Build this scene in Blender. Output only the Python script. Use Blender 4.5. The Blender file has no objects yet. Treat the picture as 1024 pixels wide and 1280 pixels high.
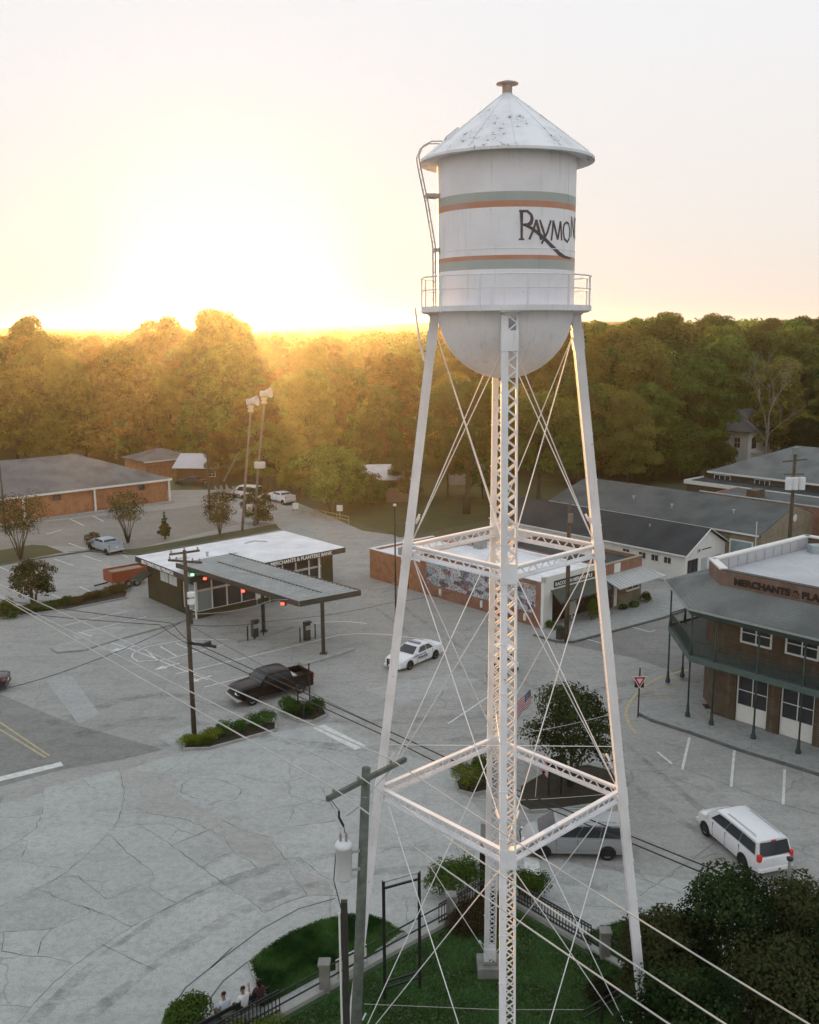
import bpy, bmesh, math, random
import numpy as np
from mathutils import Vector, Matrix
R_ = math.radians
random.seed(7)
rng = np.random.default_rng(7)
S = bpy.context.scene
COL = S.collection

# ---------------------------------------------------------------- camera
FPX, PITCH, ROLL, HCAM = 1201.74, 0.1899, -0.0081, 25.0
cam_d = bpy.data.cameras.new('camera'); cam = bpy.data.objects.new('camera', cam_d); COL.objects.link(cam)
cam_d.sensor_fit = 'VERTICAL'; cam_d.sensor_height = 24.0; cam_d.lens = 24.0*FPX/1280
cam_d.clip_start = 0.5; cam_d.clip_end = 12000
_c, _s = math.cos(ROLL), math.sin(ROLL)
_R0 = Vector((1, 0, 0)); _D0 = Vector((0, -math.sin(PITCH), -math.cos(PITCH))); _F0 = Vector((0, math.cos(PITCH), -math.sin(PITCH)))
_r = _c*_R0 - _s*_D0; _d = _s*_R0 + _c*_D0
cam.matrix_world = Matrix(((_r.x, -_d.x, -_F0.x, 0), (_r.y, -_d.y, -_F0.y, 0), (_r.z, -_d.z, -_F0.z, HCAM), (0, 0, 0, 1)))
S.camera = cam
# ---------------------------------------------------------------- world, sun, exposure
SUN_AZ, SUN_EL = -10.2, 3.5           # degrees, azimuth from +Y towards +X
w = bpy.data.worlds.new('World'); S.world = w; w.use_nodes = True
nt = w.node_tree; nt.nodes.clear()
sky = nt.nodes.new('ShaderNodeTexSky'); sky.sky_type = 'NISHITA'; sky.sun_disc = False
sky.sun_elevation = R_(SUN_EL); sky.sun_rotation = R_(SUN_AZ)
sky.air_density = 1.0; sky.dust_density = 2.5; sky.ozone_density = 1.5
hs = nt.nodes.new('ShaderNodeHueSaturation'); hs.inputs['Saturation'].default_value = 0.6
gm = nt.nodes.new('ShaderNodeGamma'); gm.inputs['Gamma'].default_value = 0.1
bg = nt.nodes.new('ShaderNodeBackground'); bg.inputs['Strength'].default_value = 0.15
wo = nt.nodes.new('ShaderNodeOutputWorld')
nt.links.new(sky.outputs[0], gm.inputs[0]); nt.links.new(gm.outputs[0], hs.inputs['Color'])
wbm = nt.nodes.new('ShaderNodeMix'); wbm.data_type = 'RGBA'; wbm.blend_type = 'MULTIPLY'; wbm.inputs[0].default_value = 1
wbm.inputs[7].default_value = (0.93, 0.99, 1.08, 1)          # camera white balance
nt.links.new(hs.outputs[0], wbm.inputs[6])
EXPOSURE = 2.5
_k = 1/(0.15*2**(EXPOSURE+.08))
wtc = nt.nodes.new('ShaderNodeTexCoord'); wsx = nt.nodes.new('ShaderNodeSeparateXYZ'); nt.links.new(wtc.outputs['Generated'], wsx.inputs[0])
wrp = nt.nodes.new('ShaderNodeValToRGB'); wrp.color_ramp.elements.new(.5); wrp.color_ramp.elements.new(.7)
for _el, (_p, _col) in zip(wrp.color_ramp.elements, ((0.0, (.88, .76, .65)), (.10, (.87, .82, .77)), (.26, (.86, .86, .87)), (.48, (.86, .87, .90)))):
    _el.position = _p; _el.color = (*_col, 1)
nt.links.new(wsx.outputs[2], wrp.inputs[0])
wcs = nt.nodes.new('ShaderNodeMix'); wcs.data_type = 'RGBA'; wcs.blend_type = 'MULTIPLY'; wcs.inputs[0].default_value = 1; wcs.inputs[7].default_value = (_k, _k, _k, 1)
wdt = nt.nodes.new('ShaderNodeVectorMath'); wdt.operation = 'DOT_PRODUCT'; nt.links.new(wtc.outputs['Generated'], wdt.inputs[0])
_sa, _se = R_(SUN_AZ), R_(SUN_EL); wdt.inputs[1].default_value = (math.sin(_sa)*math.cos(_se), math.cos(_sa)*math.cos(_se), math.sin(_se))
wgl = nt.nodes.new('ShaderNodeMapRange'); wgl.interpolation_type = 'SMOOTHERSTEP'; wgl.inputs['From Min'].default_value = math.cos(R_(9)); wgl.inputs['From Max'].default_value = math.cos(R_(1)); nt.links.new(wdt.outputs['Value'], wgl.inputs['Value'])
wgm = nt.nodes.new('ShaderNodeMix'); wgm.data_type = 'RGBA'; nt.links.new(wgl.outputs[0], wgm.inputs[0]); nt.links.new(wrp.outputs[0], wgm.inputs[6]); wgm.inputs[7].default_value = (.97, .94, .88, 1)
nt.links.new(wgm.outputs[2], wcs.inputs[6])
wmn = nt.nodes.new('ShaderNodeMix'); wmn.data_type = 'RGBA'; wmn.blend_type = 'DARKEN'; wmn.inputs[0].default_value = 1    # brightness ceiling of the hazy evening sky
nt.links.new(wbm.outputs[2], wmn.inputs[6]); nt.links.new(wcs.outputs[2], wmn.inputs[7]); nt.links.new(wmn.outputs[2], bg.inputs[0]); nt.links.new(bg.outputs[0], wo.inputs[0])
sun_d = bpy.data.lights.new('sun', 'SUN'); sun = bpy.data.objects.new('sun', sun_d); COL.objects.link(sun)
sun_d.energy = 2.0; sun_d.angle = R_(0.6); sun_d.color = (1.0, 0.54, 0.16)
_a, _e = R_(SUN_AZ), R_(SUN_EL)
_to = Vector((math.sin(_a)*math.cos(_e), math.cos(_a)*math.cos(_e), math.sin(_e)))
sun.rotation_euler = _to.to_track_quat('Z', 'Y').to_euler(); sun.location = (-40, 200, 90)
vs = S.view_settings; vs.view_transform = 'Standard'; vs.look = 'None'; vs.gamma = 1; vs.use_curve_mapping = False
vs.exposure = EXPOSURE + 0.13
S.cycles.volume_bounces = 0; S.cycles.max_bounces = 6; S.cycles.transparent_max_bounces = 8
HAZE_DENSITY, HAZE_G = 0.00012, 0.83

# ---------------------------------------------------------------- measuring helpers (surveyed points -> metres)
def _ray(u, v):
    x, y = u-512, v-640
    a = (_c*x+_s*y)/FPX; b = (-_s*x+_c*y)/FPX
    return a, math.cos(PITCH)-b*math.sin(PITCH), -math.sin(PITCH)-b*math.cos(PITCH)
def P(u, v, z=0.0):
    d = _ray(u, v); t = (z-HCAM)/d[2]
    return Vector((d[0]*t, d[1]*t, z))
def PY(u, v, Y):
    d = _ray(u, v); t = Y/d[1]
    return Vector((d[0]*t, Y, HCAM+d[2]*t))
E1 = Vector((math.sin(R_(49)), math.cos(R_(49)), 0)); E2 = Vector((-E1.y, E1.x, 0)); GRID = R_(41)

# ---------------------------------------------------------------- materials
def _mix(nt, a, b, fac, mode='MIX'):
    m = nt.nodes.new('ShaderNodeMix'); m.data_type = 'RGBA'; m.blend_type = mode
    for sock, val in ((m.inputs[6], a), (m.inputs[7], b)):
        if isinstance(val, tuple): sock.default_value = (*val[:3], 1)
        else: nt.links.new(val, sock)
    if isinstance(fac, (int, float)): m.inputs[0].default_value = fac
    else: nt.links.new(fac, m.inputs[0])
    return m.outputs[2]
def _noise(nt, vec, scale, detail=5, rough=.55, dist=0):
    n = nt.nodes.new('ShaderNodeTexNoise'); n.inputs['Scale'].default_value = scale
    n.inputs['Detail'].default_value = detail; n.inputs['Roughness'].default_value = rough; n.inputs['Distortion'].default_value = dist
    nt.links.new(vec, n.inputs['Vector']); return n.outputs['Fac']
def _ramp(nt, fac, stops, interp='LINEAR'):
    r = nt.nodes.new('ShaderNodeValToRGB'); r.color_ramp.interpolation = interp
    els = r.color_ramp.elements
    els[0].position = stops[0][0]; els[1].position = stops[-1][0]
    for p, c in stops[1:-1]: els.new(p)
    for e, (p, c) in zip(sorted(els, key=lambda e: e.position), stops):
        e.color = (*c, 1) if isinstance(c, tuple) else (c, c, c, 1)
    nt.links.new(fac, r.inputs[0]); return r.outputs[0]
MATS = {}
def base_mat(name, rough=.8, metal=0., spec=.3):
    m = bpy.data.materials.new(name); m.use_nodes = True; nt = m.node_tree
    b = nt.nodes['Principled BSDF']; b.inputs['Roughness'].default_value = rough; b.inputs['Metallic'].default_value = metal
    b.inputs['Specular IOR Level'].default_value = spec
    MATS[name] = m
    tc = nt.nodes.new('ShaderNodeTexCoord')
    return m, nt, b, tc.outputs['Object']
def bump(nt, b, h, strength=.3, dist=.05):
    n = nt.nodes.new('ShaderNodeBump'); n.inputs['Strength'].default_value = strength; n.inputs['Distance'].default_value = dist
    nt.links.new(h, n.inputs['Height']); nt.links.new(n.outputs[0], b.inputs['Normal'])
def M(name, col, rough=.8, var=.25, scale=2., metal=0., spec=.3, bmp=0., col2=None, fine=14., emit=0):
    if name in MATS: return MATS[name]
    m, nt, b, vec = base_mat(name, rough, metal, spec)
    col2 = col2 or tuple(c*(1-var) for c in col)
    f = _ramp(nt, _noise(nt, vec, scale), [(.3, 0.), (.7, 1.)])
    c1 = _mix(nt, col, col2, f)
    f2 = _noise(nt, vec, scale*fine, 3)
    c2 = _mix(nt, c1, tuple(c*(1-var*.8) for c in col), _ramp(nt, f2, [(.45, 0.), (.75, .8)]))
    nt.links.new(c2, b.inputs['Base Color'])
    if bmp: bump(nt, b, f2, bmp, .03)
    if emit:
        b.inputs['Emission Color'].default_value = (*col, 1); b.inputs['Emission Strength'].default_value = emit
    return m
def brick_mat(name, c1, c2, mortar, scale=1., rough=.9):
    if name in MATS: return MATS[name]
    m, nt, b, vec = base_mat(name, rough)
    sx = nt.nodes.new('ShaderNodeSeparateXYZ'); nt.links.new(vec, sx.inputs[0])
    ad = nt.nodes.new('ShaderNodeMath'); nt.links.new(sx.outputs[0], ad.inputs[0]); nt.links.new(sx.outputs[1], ad.inputs[1])
    cb = nt.nodes.new('ShaderNodeCombineXYZ'); nt.links.new(ad.outputs[0], cb.inputs[0]); nt.links.new(sx.outputs[2], cb.inputs[1])
    br = nt.nodes.new('ShaderNodeTexBrick'); nt.links.new(cb.outputs[0], br.inputs['Vector'])
    br.inputs['Color1'].default_value = (*c1, 1); br.inputs['Color2'].default_value = (*c2, 1); br.inputs['Mortar'].default_value = (*mortar, 1)
    br.inputs['Scale'].default_value = scale; br.inputs['Brick Width'].default_value = .22; br.inputs['Row Height'].default_value = .075
    br.inputs['Mortar Size'].default_value = .008
    f = _noise(nt, vec, 1.3)
    c = _mix(nt, br.outputs['Color'], tuple(x*.55 for x in c1), _ramp(nt, f, [(.42, 0.), (.72, .75)]))
    nt.links.new(c, b.inputs['Base Color']); return m
def shingle_mat(name, c1, c2, rough=.9):
    if name in MATS: return MATS[name]
    m, nt, b, vec = base_mat(name, rough, spec=.15)
    f = _noise(nt, vec, 9., 3, .7); g = _noise(nt, vec, .35, 4)
    c = _mix(nt, c1, c2, _ramp(nt, f, [(.35, 0.), (.65, 1.)]))
    c = _mix(nt, c, tuple(x*.62 for x in c1), _ramp(nt, g, [(.4, 0.), (.7, .8)]))
    sx = nt.nodes.new('ShaderNodeSeparateXYZ'); nt.links.new(vec, sx.inputs[0])
    wv = nt.nodes.new('ShaderNodeMath'); wv.operation = 'FRACT'
    mu = nt.nodes.new('ShaderNodeMath'); mu.operation = 'MULTIPLY'; mu.inputs[1].default_value = 9.
    nt.links.new(sx.outputs[2], mu.inputs[0]); nt.links.new(mu.outputs[0], wv.inputs[0])
    c = _mix(nt, c, tuple(x*.5 for x in c1), _ramp(nt, wv.outputs[0], [(.0, .45), (.2, 0.)]))
    nt.links.new(c, b.inputs['Base Color']); bump(nt, b, f, .4, .03); return m
def leaf_mat(name, c1, c2, c3=None, trans=.42, vary=True):
    if name in MATS: return MATS[name]
    m = bpy.data.materials.new(name); m.use_nodes = True; nt = m.node_tree; nt.nodes.clear(); MATS[name] = m
    out = nt.nodes.new('ShaderNodeOutputMaterial'); d = nt.nodes.new('ShaderNodeBsdfDiffuse'); t = nt.nodes.new('ShaderNodeBsdfTranslucent')
    ms = nt.nodes.new('ShaderNodeMixShader'); ms.inputs[0].default_value = trans
    ge = nt.nodes.new('ShaderNodeNewGeometry'); oi = nt.nodes.new('ShaderNodeObjectInfo'); tc = nt.nodes.new('ShaderNodeTexCoord')
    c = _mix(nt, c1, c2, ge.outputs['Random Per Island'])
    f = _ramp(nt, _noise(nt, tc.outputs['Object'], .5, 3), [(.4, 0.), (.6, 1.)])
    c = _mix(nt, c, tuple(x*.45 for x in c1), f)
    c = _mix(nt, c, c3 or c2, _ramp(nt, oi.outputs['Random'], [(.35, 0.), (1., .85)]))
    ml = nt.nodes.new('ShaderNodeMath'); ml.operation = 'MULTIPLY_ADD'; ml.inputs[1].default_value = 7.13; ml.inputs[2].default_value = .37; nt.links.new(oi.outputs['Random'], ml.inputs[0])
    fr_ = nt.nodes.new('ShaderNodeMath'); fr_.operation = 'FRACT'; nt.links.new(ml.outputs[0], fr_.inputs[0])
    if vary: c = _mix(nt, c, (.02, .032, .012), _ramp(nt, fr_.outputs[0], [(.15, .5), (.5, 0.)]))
    nt.links.new(c, d.inputs[0])
    ct = _mix(nt, c, (1.0, .95, .55), .35, 'MULTIPLY'); nt.links.new(ct, t.inputs[0])
    nt.links.new(d.outputs[0], ms.inputs[1]); nt.links.new(t.outputs[0], ms.inputs[2]); nt.links.new(ms.outputs[0], out.inputs[0])
    return m
def glass_mat(name, col=(.02, .025, .03), rough=.08):
    if name in MATS: return MATS[name]
    m, nt, b, vec = base_mat(name, rough, 0, .35)
    c = _mix(nt, col, tuple(x*2.2 for x in col), _noise(nt, vec, .9, 2)); nt.links.new(c, b.inputs['Base Color']); return m

def paved(name, c1, c2, dark, s1=.12, s2=1.6, joints=0.):
    c1, c2, dark = (tuple(x*1.28 for x in c) for c in (c1, c2, dark))
    m, nt, b, vec = base_mat(name, .88, spec=.25)
    a = _noise(nt, vec, s1, 6, .6, .6); f = _noise(nt, vec, s2, 6, .7, .3); g = _noise(nt, vec, 3.2, 6, .8); g3 = _noise(nt, vec, 15., 4, .85)
    mp = nt.nodes.new('ShaderNodeMapping'); mp.inputs['Rotation'].default_value = (0, 0, R_(-41)); mp.inputs['Scale'].default_value = (.10, .9, 1); nt.links.new(vec, mp.inputs[0])
    st = _noise(nt, mp.outputs[0], 1.1, 5, .6, .5)
    c = _mix(nt, c1, c2, _ramp(nt, a, [(.3, 0.), (.7, 1.)]))
    c = _mix(nt, c, dark, _ramp(nt, st, [(.5, 0.), (.75, .6)]))
    c = _mix(nt, c, tuple(x*.9 for x in dark), _ramp(nt, f, [(.48, 0.), (.75, .7)]))
    c = _mix(nt, c, tuple(min(1, x*1.16) for x in c2), _ramp(nt, g, [(.3, .5), (.5, 0.)]))
    c = _mix(nt, c, tuple(x*.66 for x in dark), _ramp(nt, g, [(.5, 0.), (.74, .5)]))
    c = _mix(nt, c, tuple(x*.55 for x in dark), _ramp(nt, g3, [(.52, 0.), (.68, .75)]))
    if joints:   # broken-slab crack network
        wp = nt.nodes.new('ShaderNodeTexNoise'); wp.inputs['Scale'].default_value = .5; wp.inputs['Detail'].default_value = 4
        nt.links.new(vec, wp.inputs['Vector'])
        va = nt.nodes.new('ShaderNodeVectorMath'); va.operation = 'MULTIPLY_ADD'; va.inputs[1].default_value = (1.7, 1.7, 0)
        nt.links.new(wp.outputs['Color'], va.inputs[0]); nt.links.new(vec, va.inputs[2])
        vo = nt.nodes.new('ShaderNodeTexVoronoi'); vo.feature = 'DISTANCE_TO_EDGE'; vo.voronoi_dimensions = '2D'; vo.inputs['Scale'].default_value = joints
        nt.links.new(va.outputs[0], vo.inputs['Vector'])
        k = _noise(nt, vec, .25, 3)
        cr = _ramp(nt, vo.outputs['Distance'], [(.0, .4), (.006, .2), (.012, 0.)])
        mm = nt.nodes.new('ShaderNodeMath'); mm.operation = 'MULTIPLY'; nt.links.new(cr, mm.inputs[0])
        nt.links.new(_ramp(nt, k, [(.42, 0.), (.58, 1.)]), mm.inputs[1])
        c = _mix(nt, c, (.06, .06, .058), mm.outputs[0])
    nt.links.new(c, b.inputs['Base Color']); bump(nt, b, g, .35, .02)
    return m

ASPH = paved('asphalt', (.225, .221, .21), (.285, .281, .268), (.172, .17, .162), .07, .7, .16)
CONC = paved('plaza_concrete', (.27, .275, .27), (.325, .33, .32), (.22, .225, .22), .1, .9, .22)
ROADD = paved('dark_asphalt', (.155, .153, .145), (.205, .202, .192), (.118, .117, .112), .1, 1.)
WALK = paved('sidewalk_concrete', (.22, .23, .225), (.27, .275, .265), (.17, .175, .17), .3, 2.)
PATCH = paved('pale_patch', (.26, .262, .262), (.30, .30, .295), (.22, .22, .215), .4, 2.)
KERB = M('kerb_concrete', (.36, .36, .34), .85, .3, 1.5)
WHITE = M('white_steel_paint', (.80, .79, .83), .55, .10, 1.2, spec=.3)
LINEW = M('road_paint_white', (.70, .70, .68), .8, .35, 3.)
LINEY = M('road_paint_yellow', (.52, .44, .26), .8, .35, 3.)
BLACKM = M('black_iron', (.02, .022, .022), .5, .2, 3.)
DARKG = M('dark_green_iron', (.035, .06, .055), .5, .2, 3.)
WOODP = M('weathered_pole_wood', (.11, .085, .06), .9, .45, 3., bmp=.4)
WOODG = M('greenish_pole_wood', (.16, .18, .16), .9, .5, 4., bmp=.5)
GALV = M('galvanised_steel', (.42, .44, .44), .5, .2, 3., metal=.3)
GLASS = glass_mat('dark_glass')
GLASSB = glass_mat('pale_glass', (.14, .18, .19), .12)
WTRIM = M('white_trim', (.74, .73, .70), .7, .12, 1.5)
RUBBER = M('rubber', (.018, .018, .018), .8, .2, 6.)
RIM = M('alloy_rim', (.55, .56, .58), .35, .15, 6., metal=.6)
REDL = M('red_lens', (.62, .03, .02), .25, .1, 6., spec=.6)
CLEARL = M('clear_lens', (.75, .76, .78), .15, .1, 6., spec=.8)
STONE = M('rough_stone', (.27, .26, .24), .95, .4, 2., bmp=.5)

# ---------------------------------------------------------------- mesh helpers
class MB:
    def __init__(s): s.v = []; s.f = []; s.m = []
    def add(s, vs, fs, mi=0):
        o = len(s.v); s.v += [tuple(v) for v in vs]; s.f += [tuple(i+o for i in f) for f in fs]; s.m += [mi]*len(fs); return s
    def quad(s, a, b, c, d, mi=0): return s.add([a, b, c, d], [(0, 1, 2, 3)], mi)
    def box(s, x0, x1, y0, y1, z0, z1, mi=0):
        return s.add([(x0, y0, z0), (x1, y0, z0), (x1, y1, z0), (x0, y1, z0), (x0, y0, z1), (x1, y0, z1), (x1, y1, z1), (x0, y1, z1)],
                     [(0, 3, 2, 1), (4, 5, 6, 7), (0, 1, 5, 4), (1, 2, 6, 5), (2, 3, 7, 6), (3, 0, 4, 7)], mi)
    def bar(s, a, b, w_, h_, up=(0, 0, 1), mi=0):       # rectangular bar from a to b
        a, b = Vector(a), Vector(b); d = (b-a).normalized(); up = Vector(up)
        x = d.cross(up)
        if x.length < 1e-4: x = d.cross(Vector((1, 0, 0)))
        x.normalize(); y = x.cross(d).normalized()
        x = x*w_/2; y = y*h_/2
        return s.add([a-x-y, a+x-y, a+x+y, a-x+y, b-x-y, b+x-y, b+x+y, b-x+y],
                     [(0, 3, 2, 1), (4, 5, 6, 7), (0, 1, 5, 4), (1, 2, 6, 5), (2, 3, 7, 6), (3, 0, 4, 7)], mi)
    def tube(s, pts, r, n=6, mi=0, cap=True):
        pts = [Vector(p) for p in pts]; rs = r if isinstance(r, (list, tuple)) else [r]*len(pts)
        vs = []; fs = []; ref = None
        for i, p in enumerate(pts):
            d = (pts[min(i+1, len(pts)-1)]-pts[max(i-1, 0)]).normalized()
            if ref is None: ref = Vector((0, 0, 1)) if abs(d.z) < .9 else Vector((1, 0, 0))
            x = d.cross(ref).normalized(); y = d.cross(x).normalized(); ref = x.cross(d) if abs(d.dot(ref)) > .95 else ref
            for k in range(n):
                a = 2*math.pi*k/n; vs.append(p+(x*math.cos(a)+y*math.sin(a))*rs[i])
        for i in range(len(pts)-1):
            for k in range(n):
                fs.append((i*n+k, i*n+(k+1) % n, (i+1)*n+(k+1) % n, (i+1)*n+k))
        if cap: fs += [tuple(range(n))[::-1], tuple(range((len(pts)-1)*n, len(pts)*n))]
        return s.add(vs, fs, mi)
    def lathe(s, prof, n=32, c=(0, 0, 0), mi=0, closed=False):     # prof [(r,z)]
        vs = [(c[0]+r*math.cos(2*math.pi*k/n), c[1]+r*math.sin(2*math.pi*k/n), c[2]+z) for r, z in prof for k in range(n)]
        m_ = len(prof); fs = []
        for i in range(m_ if closed else m_-1):
            j = (i+1) % m_
            for k in range(n): fs.append((i*n+k, i*n+(k+1) % n, j*n+(k+1) % n, j*n+k))
        return s.add(vs, fs, mi)
    def prism(s, poly, z0, z1, mi=0):        # poly of (x,y) or vectors; z0/z1 numbers
        n = len(poly); a = sum(poly[i][0]*poly[(i+1) % n][1]-poly[(i+1) % n][0]*poly[i][1] for i in range(n))
        if a < 0: poly = poly[::-1]
        vs = [(p[0], p[1], z0) for p in poly]+[(p[0], p[1], z1) for p in poly]
        fs = [tuple(range(n))[::-1], tuple(range(n, 2*n))]+[(i, (i+1) % n, n+(i+1) % n, n+i) for i in range(n)]
        return s.add(vs, fs, mi)
    def sheet(s, poly, z, mi=0):
        n = len(poly); a = sum(poly[i][0]*poly[(i+1) % n][1]-poly[(i+1) % n][0]*poly[i][1] for i in range(n))
        if a < 0: poly = poly[::-1]
        return s.add([(p[0], p[1], z) for p in poly], [tuple(range(n))], mi)
    def ribbon(s, pts, w_, z, mi=0):
        pts = [Vector((p[0], p[1], 0)) for p in pts]; vs = []
        for i, p in enumerate(pts):
            d = (pts[min(i+1, len(pts)-1)]-pts[max(i-1, 0)]).normalized(); nrm = Vector((-d.y, d.x, 0))
            ww = w_[i] if isinstance(w_, (list, tuple)) else w_
            vs += [(p.x+nrm.x*ww/2, p.y+nrm.y*ww/2, z), (p.x-nrm.x*ww/2, p.y-nrm.y*ww/2, z)]
        return s.add(vs, [(2*i+1, 2*i+3, 2*i+2, 2*i) for i in range(len(pts)-1)], mi)
    def build(s, name, mat, parent=None, smooth=False, label=None, bevel=0, sub=0, loc=None):
        me = bpy.data.meshes.new(name)
        off = Vector((0, 0, 0))
        if loc is not None: off = Vector(loc)
        me.from_pydata([(v[0]-off.x, v[1]-off.y, v[2]-off.z) for v in s.v], [], s.f); me.update()
        for m_ in (mat if isinstance(mat, (list, tuple)) else [mat]): me.materials.append(m_)
        if any(s.m): me.polygons.foreach_set('material_index', s.m)
        if smooth: me.polygons.foreach_set('use_smooth', [True]*len(me.polygons))
        o = bpy.data.objects.new(name, me); COL.objects.link(o); o.location = off
        if parent: o.parent = parent
        if label: o['label'] = label
        if bevel:
            b = o.modifiers.new('bevel', 'BEVEL'); b.width = bevel; b.segments = 2; b.limit_method = 'ANGLE'
        if sub:
            b = o.modifiers.new('sub', 'SUBSURF'); b.levels = sub; b.render_levels = sub
        return o
def tag(o, label, cat, group=None, kind=None):
    o['label'] = label; o['category'] = cat
    if group: o['group'] = group
    if kind: o['kind'] = kind
    return o
def thing(name, label, cat, loc=(0, 0, 0), rz=0., group=None, kind=None):
    o = bpy.data.objects.new(name, None); COL.objects.link(o); o.location = loc; o.rotation_euler = (0, 0, rz)
    o.empty_display_size = .3
    return tag(o, label, cat, group, kind)
def struct(o): o['kind'] = 'structure'; return o
def kids(o): return KIDS.get(o.name) or [c for c in bpy.data.objects if c.parent == o]
KIDS = {}
def dup(o, parent=None):
    c = o.copy(); COL.objects.link(c); c.parent = parent
    for ch in kids(o): dup(ch, c)
    return c
def text(body, size, mat, parent, loc, rot, extrude=.01, name='lettering', sx=1., bold=0.):
    cu = bpy.data.curves.new(name, 'FONT'); cu.body = body; cu.size = size; cu.extrude = extrude; cu.offset = bold
    t = bpy.data.objects.new(name, cu); COL.objects.link(t)
    me = bpy.data.meshes.new_from_object(t); bpy.data.objects.remove(t)
    me.materials.clear(); me.materials.append(mat)
    o = bpy.data.objects.new(name, me); COL.objects.link(o)
    o.parent = parent; o.location = loc; o.rotation_euler = rot; o.scale = (sx, 1, 1); return o

# ---------------------------------------------------------------- ground, roads
def terrain(x, y):
    t = min(max((y-175)/220, 0), 1); t = t*t*(3-2*t)
    side = min(max((x-20)/90, -.25), 1)
    return t*(3.5+3.2*side)
gx = [-1300, -900, -600, -400, -250]+list(range(-200, 241, 20))+[300, 450, 700, 1000, 1300]
gyy = [-200, -100, 0, 40, 80, 120, 160, 175, 190, 205, 220, 240, 260, 290, 320, 360, 400, 460, 550, 700, 850, 1000, 1200, 1500]
g = MB(); nx = len(gx)
g.add([(x, y, terrain(x, y)) for y in gyy for x in gx],
      [(j*nx+i, j*nx+i+1, (j+1)*nx+i+1, (j+1)*nx+i) for j in range(len(gyy)-1) for i in range(nx-1)])
GROUNDM = M('dirt_and_grass', (.075, .085, .04), .95, .4, .08, col2=(.10, .09, .055), bmp=.4)
struct(g.build('ground', GROUNDM, smooth=True))
town = MB().sheet([(-90, 12), (60, 12), (90, 60), (60, 92), (48, 98), (30, 118), (12, 118), (2, 112.5), (-6, 118), (-13, 132), (-17, 139), (-24, 150), (-40, 150), (-90, 150)], .004)
struct(town.build('street_asphalt', ASPH))
LAYER = [.006]
def layer(name, polys, mat, z=None, prism=0.):
    z = z if z is not None else LAYER[0]
    m_ = MB()
    for p in polys:
        q = [P(*a) if isinstance(a, tuple) else a for a in p]
        if prism: m_.prism([(a.x, a.y) for a in q], -.05, prism)
        else: m_.sheet([(a.x, a.y) for a in q], z)
    return struct(m_.build(name, mat))
# concrete plaza in the foreground
layer('plaza_pavement', [[(-60, 1022), (0, 1005), (75, 986), (150, 965), (228, 940), (262, 937), (350, 914), (420, 903), (470, 930), (560, 962), (600, 1015), (660, 1060), (735, 1085), (860, 1100), (1030, 1140), (1100, 1400), (900, 1500), (-60, 1500)]], CONC, .009)
layer('side_street', [[(695, 803), (757, 793), (830, 773), (900, 745), (980, 800), (889, 858), (850, 850), (838, 838), (790, 822), (740, 812)]], ROADD, .008)
layer('avenue_surface', [[(-80, 905), (0, 868), (90, 905), (205, 937), (150, 950), (78, 962), (-60, 1000), (-80, 1000)]], ROADD, .0105)
layer('pavement_patch', [[(58, 851), (90, 845), (125, 893), (98, 905)], [(90, 792), (150, 782), (205, 800), (150, 815), (100, 812)],
                         [(196, 920), (243, 905), (262, 933), (222, 938)],
                         [(150, 985), (175, 980), (177, 1010), (152, 1014)], [(455, 862), (560, 842), (600, 850), (500, 880)]], PATCH, .013)
layer('left_parking_lot', [[(-60, 640), (60, 652), (215, 636), (260, 630), (300, 655), (170, 686), (58, 682), (-60, 700)]],
      paved('lot_asphalt', (.165, .157, .142), (.21, .2, .18), (.125, .118, .106), .1, 1.), .0085)
# raised pavements with kerbs
def raised(name, pts, h=.13, mat=WALK, kerb=True, kw=.16):
    q = [P(*p) if isinstance(p, tuple) else p for p in pts]
    o = struct(MB().prism([(a.x, a.y) for a in q], -.05, h).build(name, mat)); return o
def kerb(pts, h=.15, w_=.17, name='kerb', closed=False, mat=None):
    q = [P(*p) if isinstance(p, tuple) else Vector(p) for p in pts]
    if closed: q = q+[q[0]]
    m_ = MB()
    for a, b in zip(q, q[1:]):
        d = (b-a).normalized()*w_*.3
        m_.bar((a.x-d.x, a.y-d.y, h/2-.02), (b.x+d.x, b.y+d.y, h/2-.02), w_, h+.04)
    return struct(m_.build(name, mat or KERB))
sw_r = [(799, 894), (815, 902), (862, 917), (930, 941), (980, 956), (1040, 975), (1100, 990), (1100, 900), (1000, 840), (895, 845), (850, 868), (812, 880)]
raised('corner_sidewalk', sw_r, .12); kerb(sw_r[:7], name='corner_kerb', mat=M('worn_kerb', (.15, .155, .15), .9, .4, 2.))
sw_h = [(678, 786), (668, 795), (695, 803), (717, 803.5), (757.5, 792.6), (830, 773), (905, 747), (890, 725), (806, 752)]
raised('shop_sidewalk', sw_h, .12); kerb(sw_h[1:7], name='shop_kerb', mat=MATS['worn_kerb'])
layer('yellow_hatching', [], LINEY) if 0 else None
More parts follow.
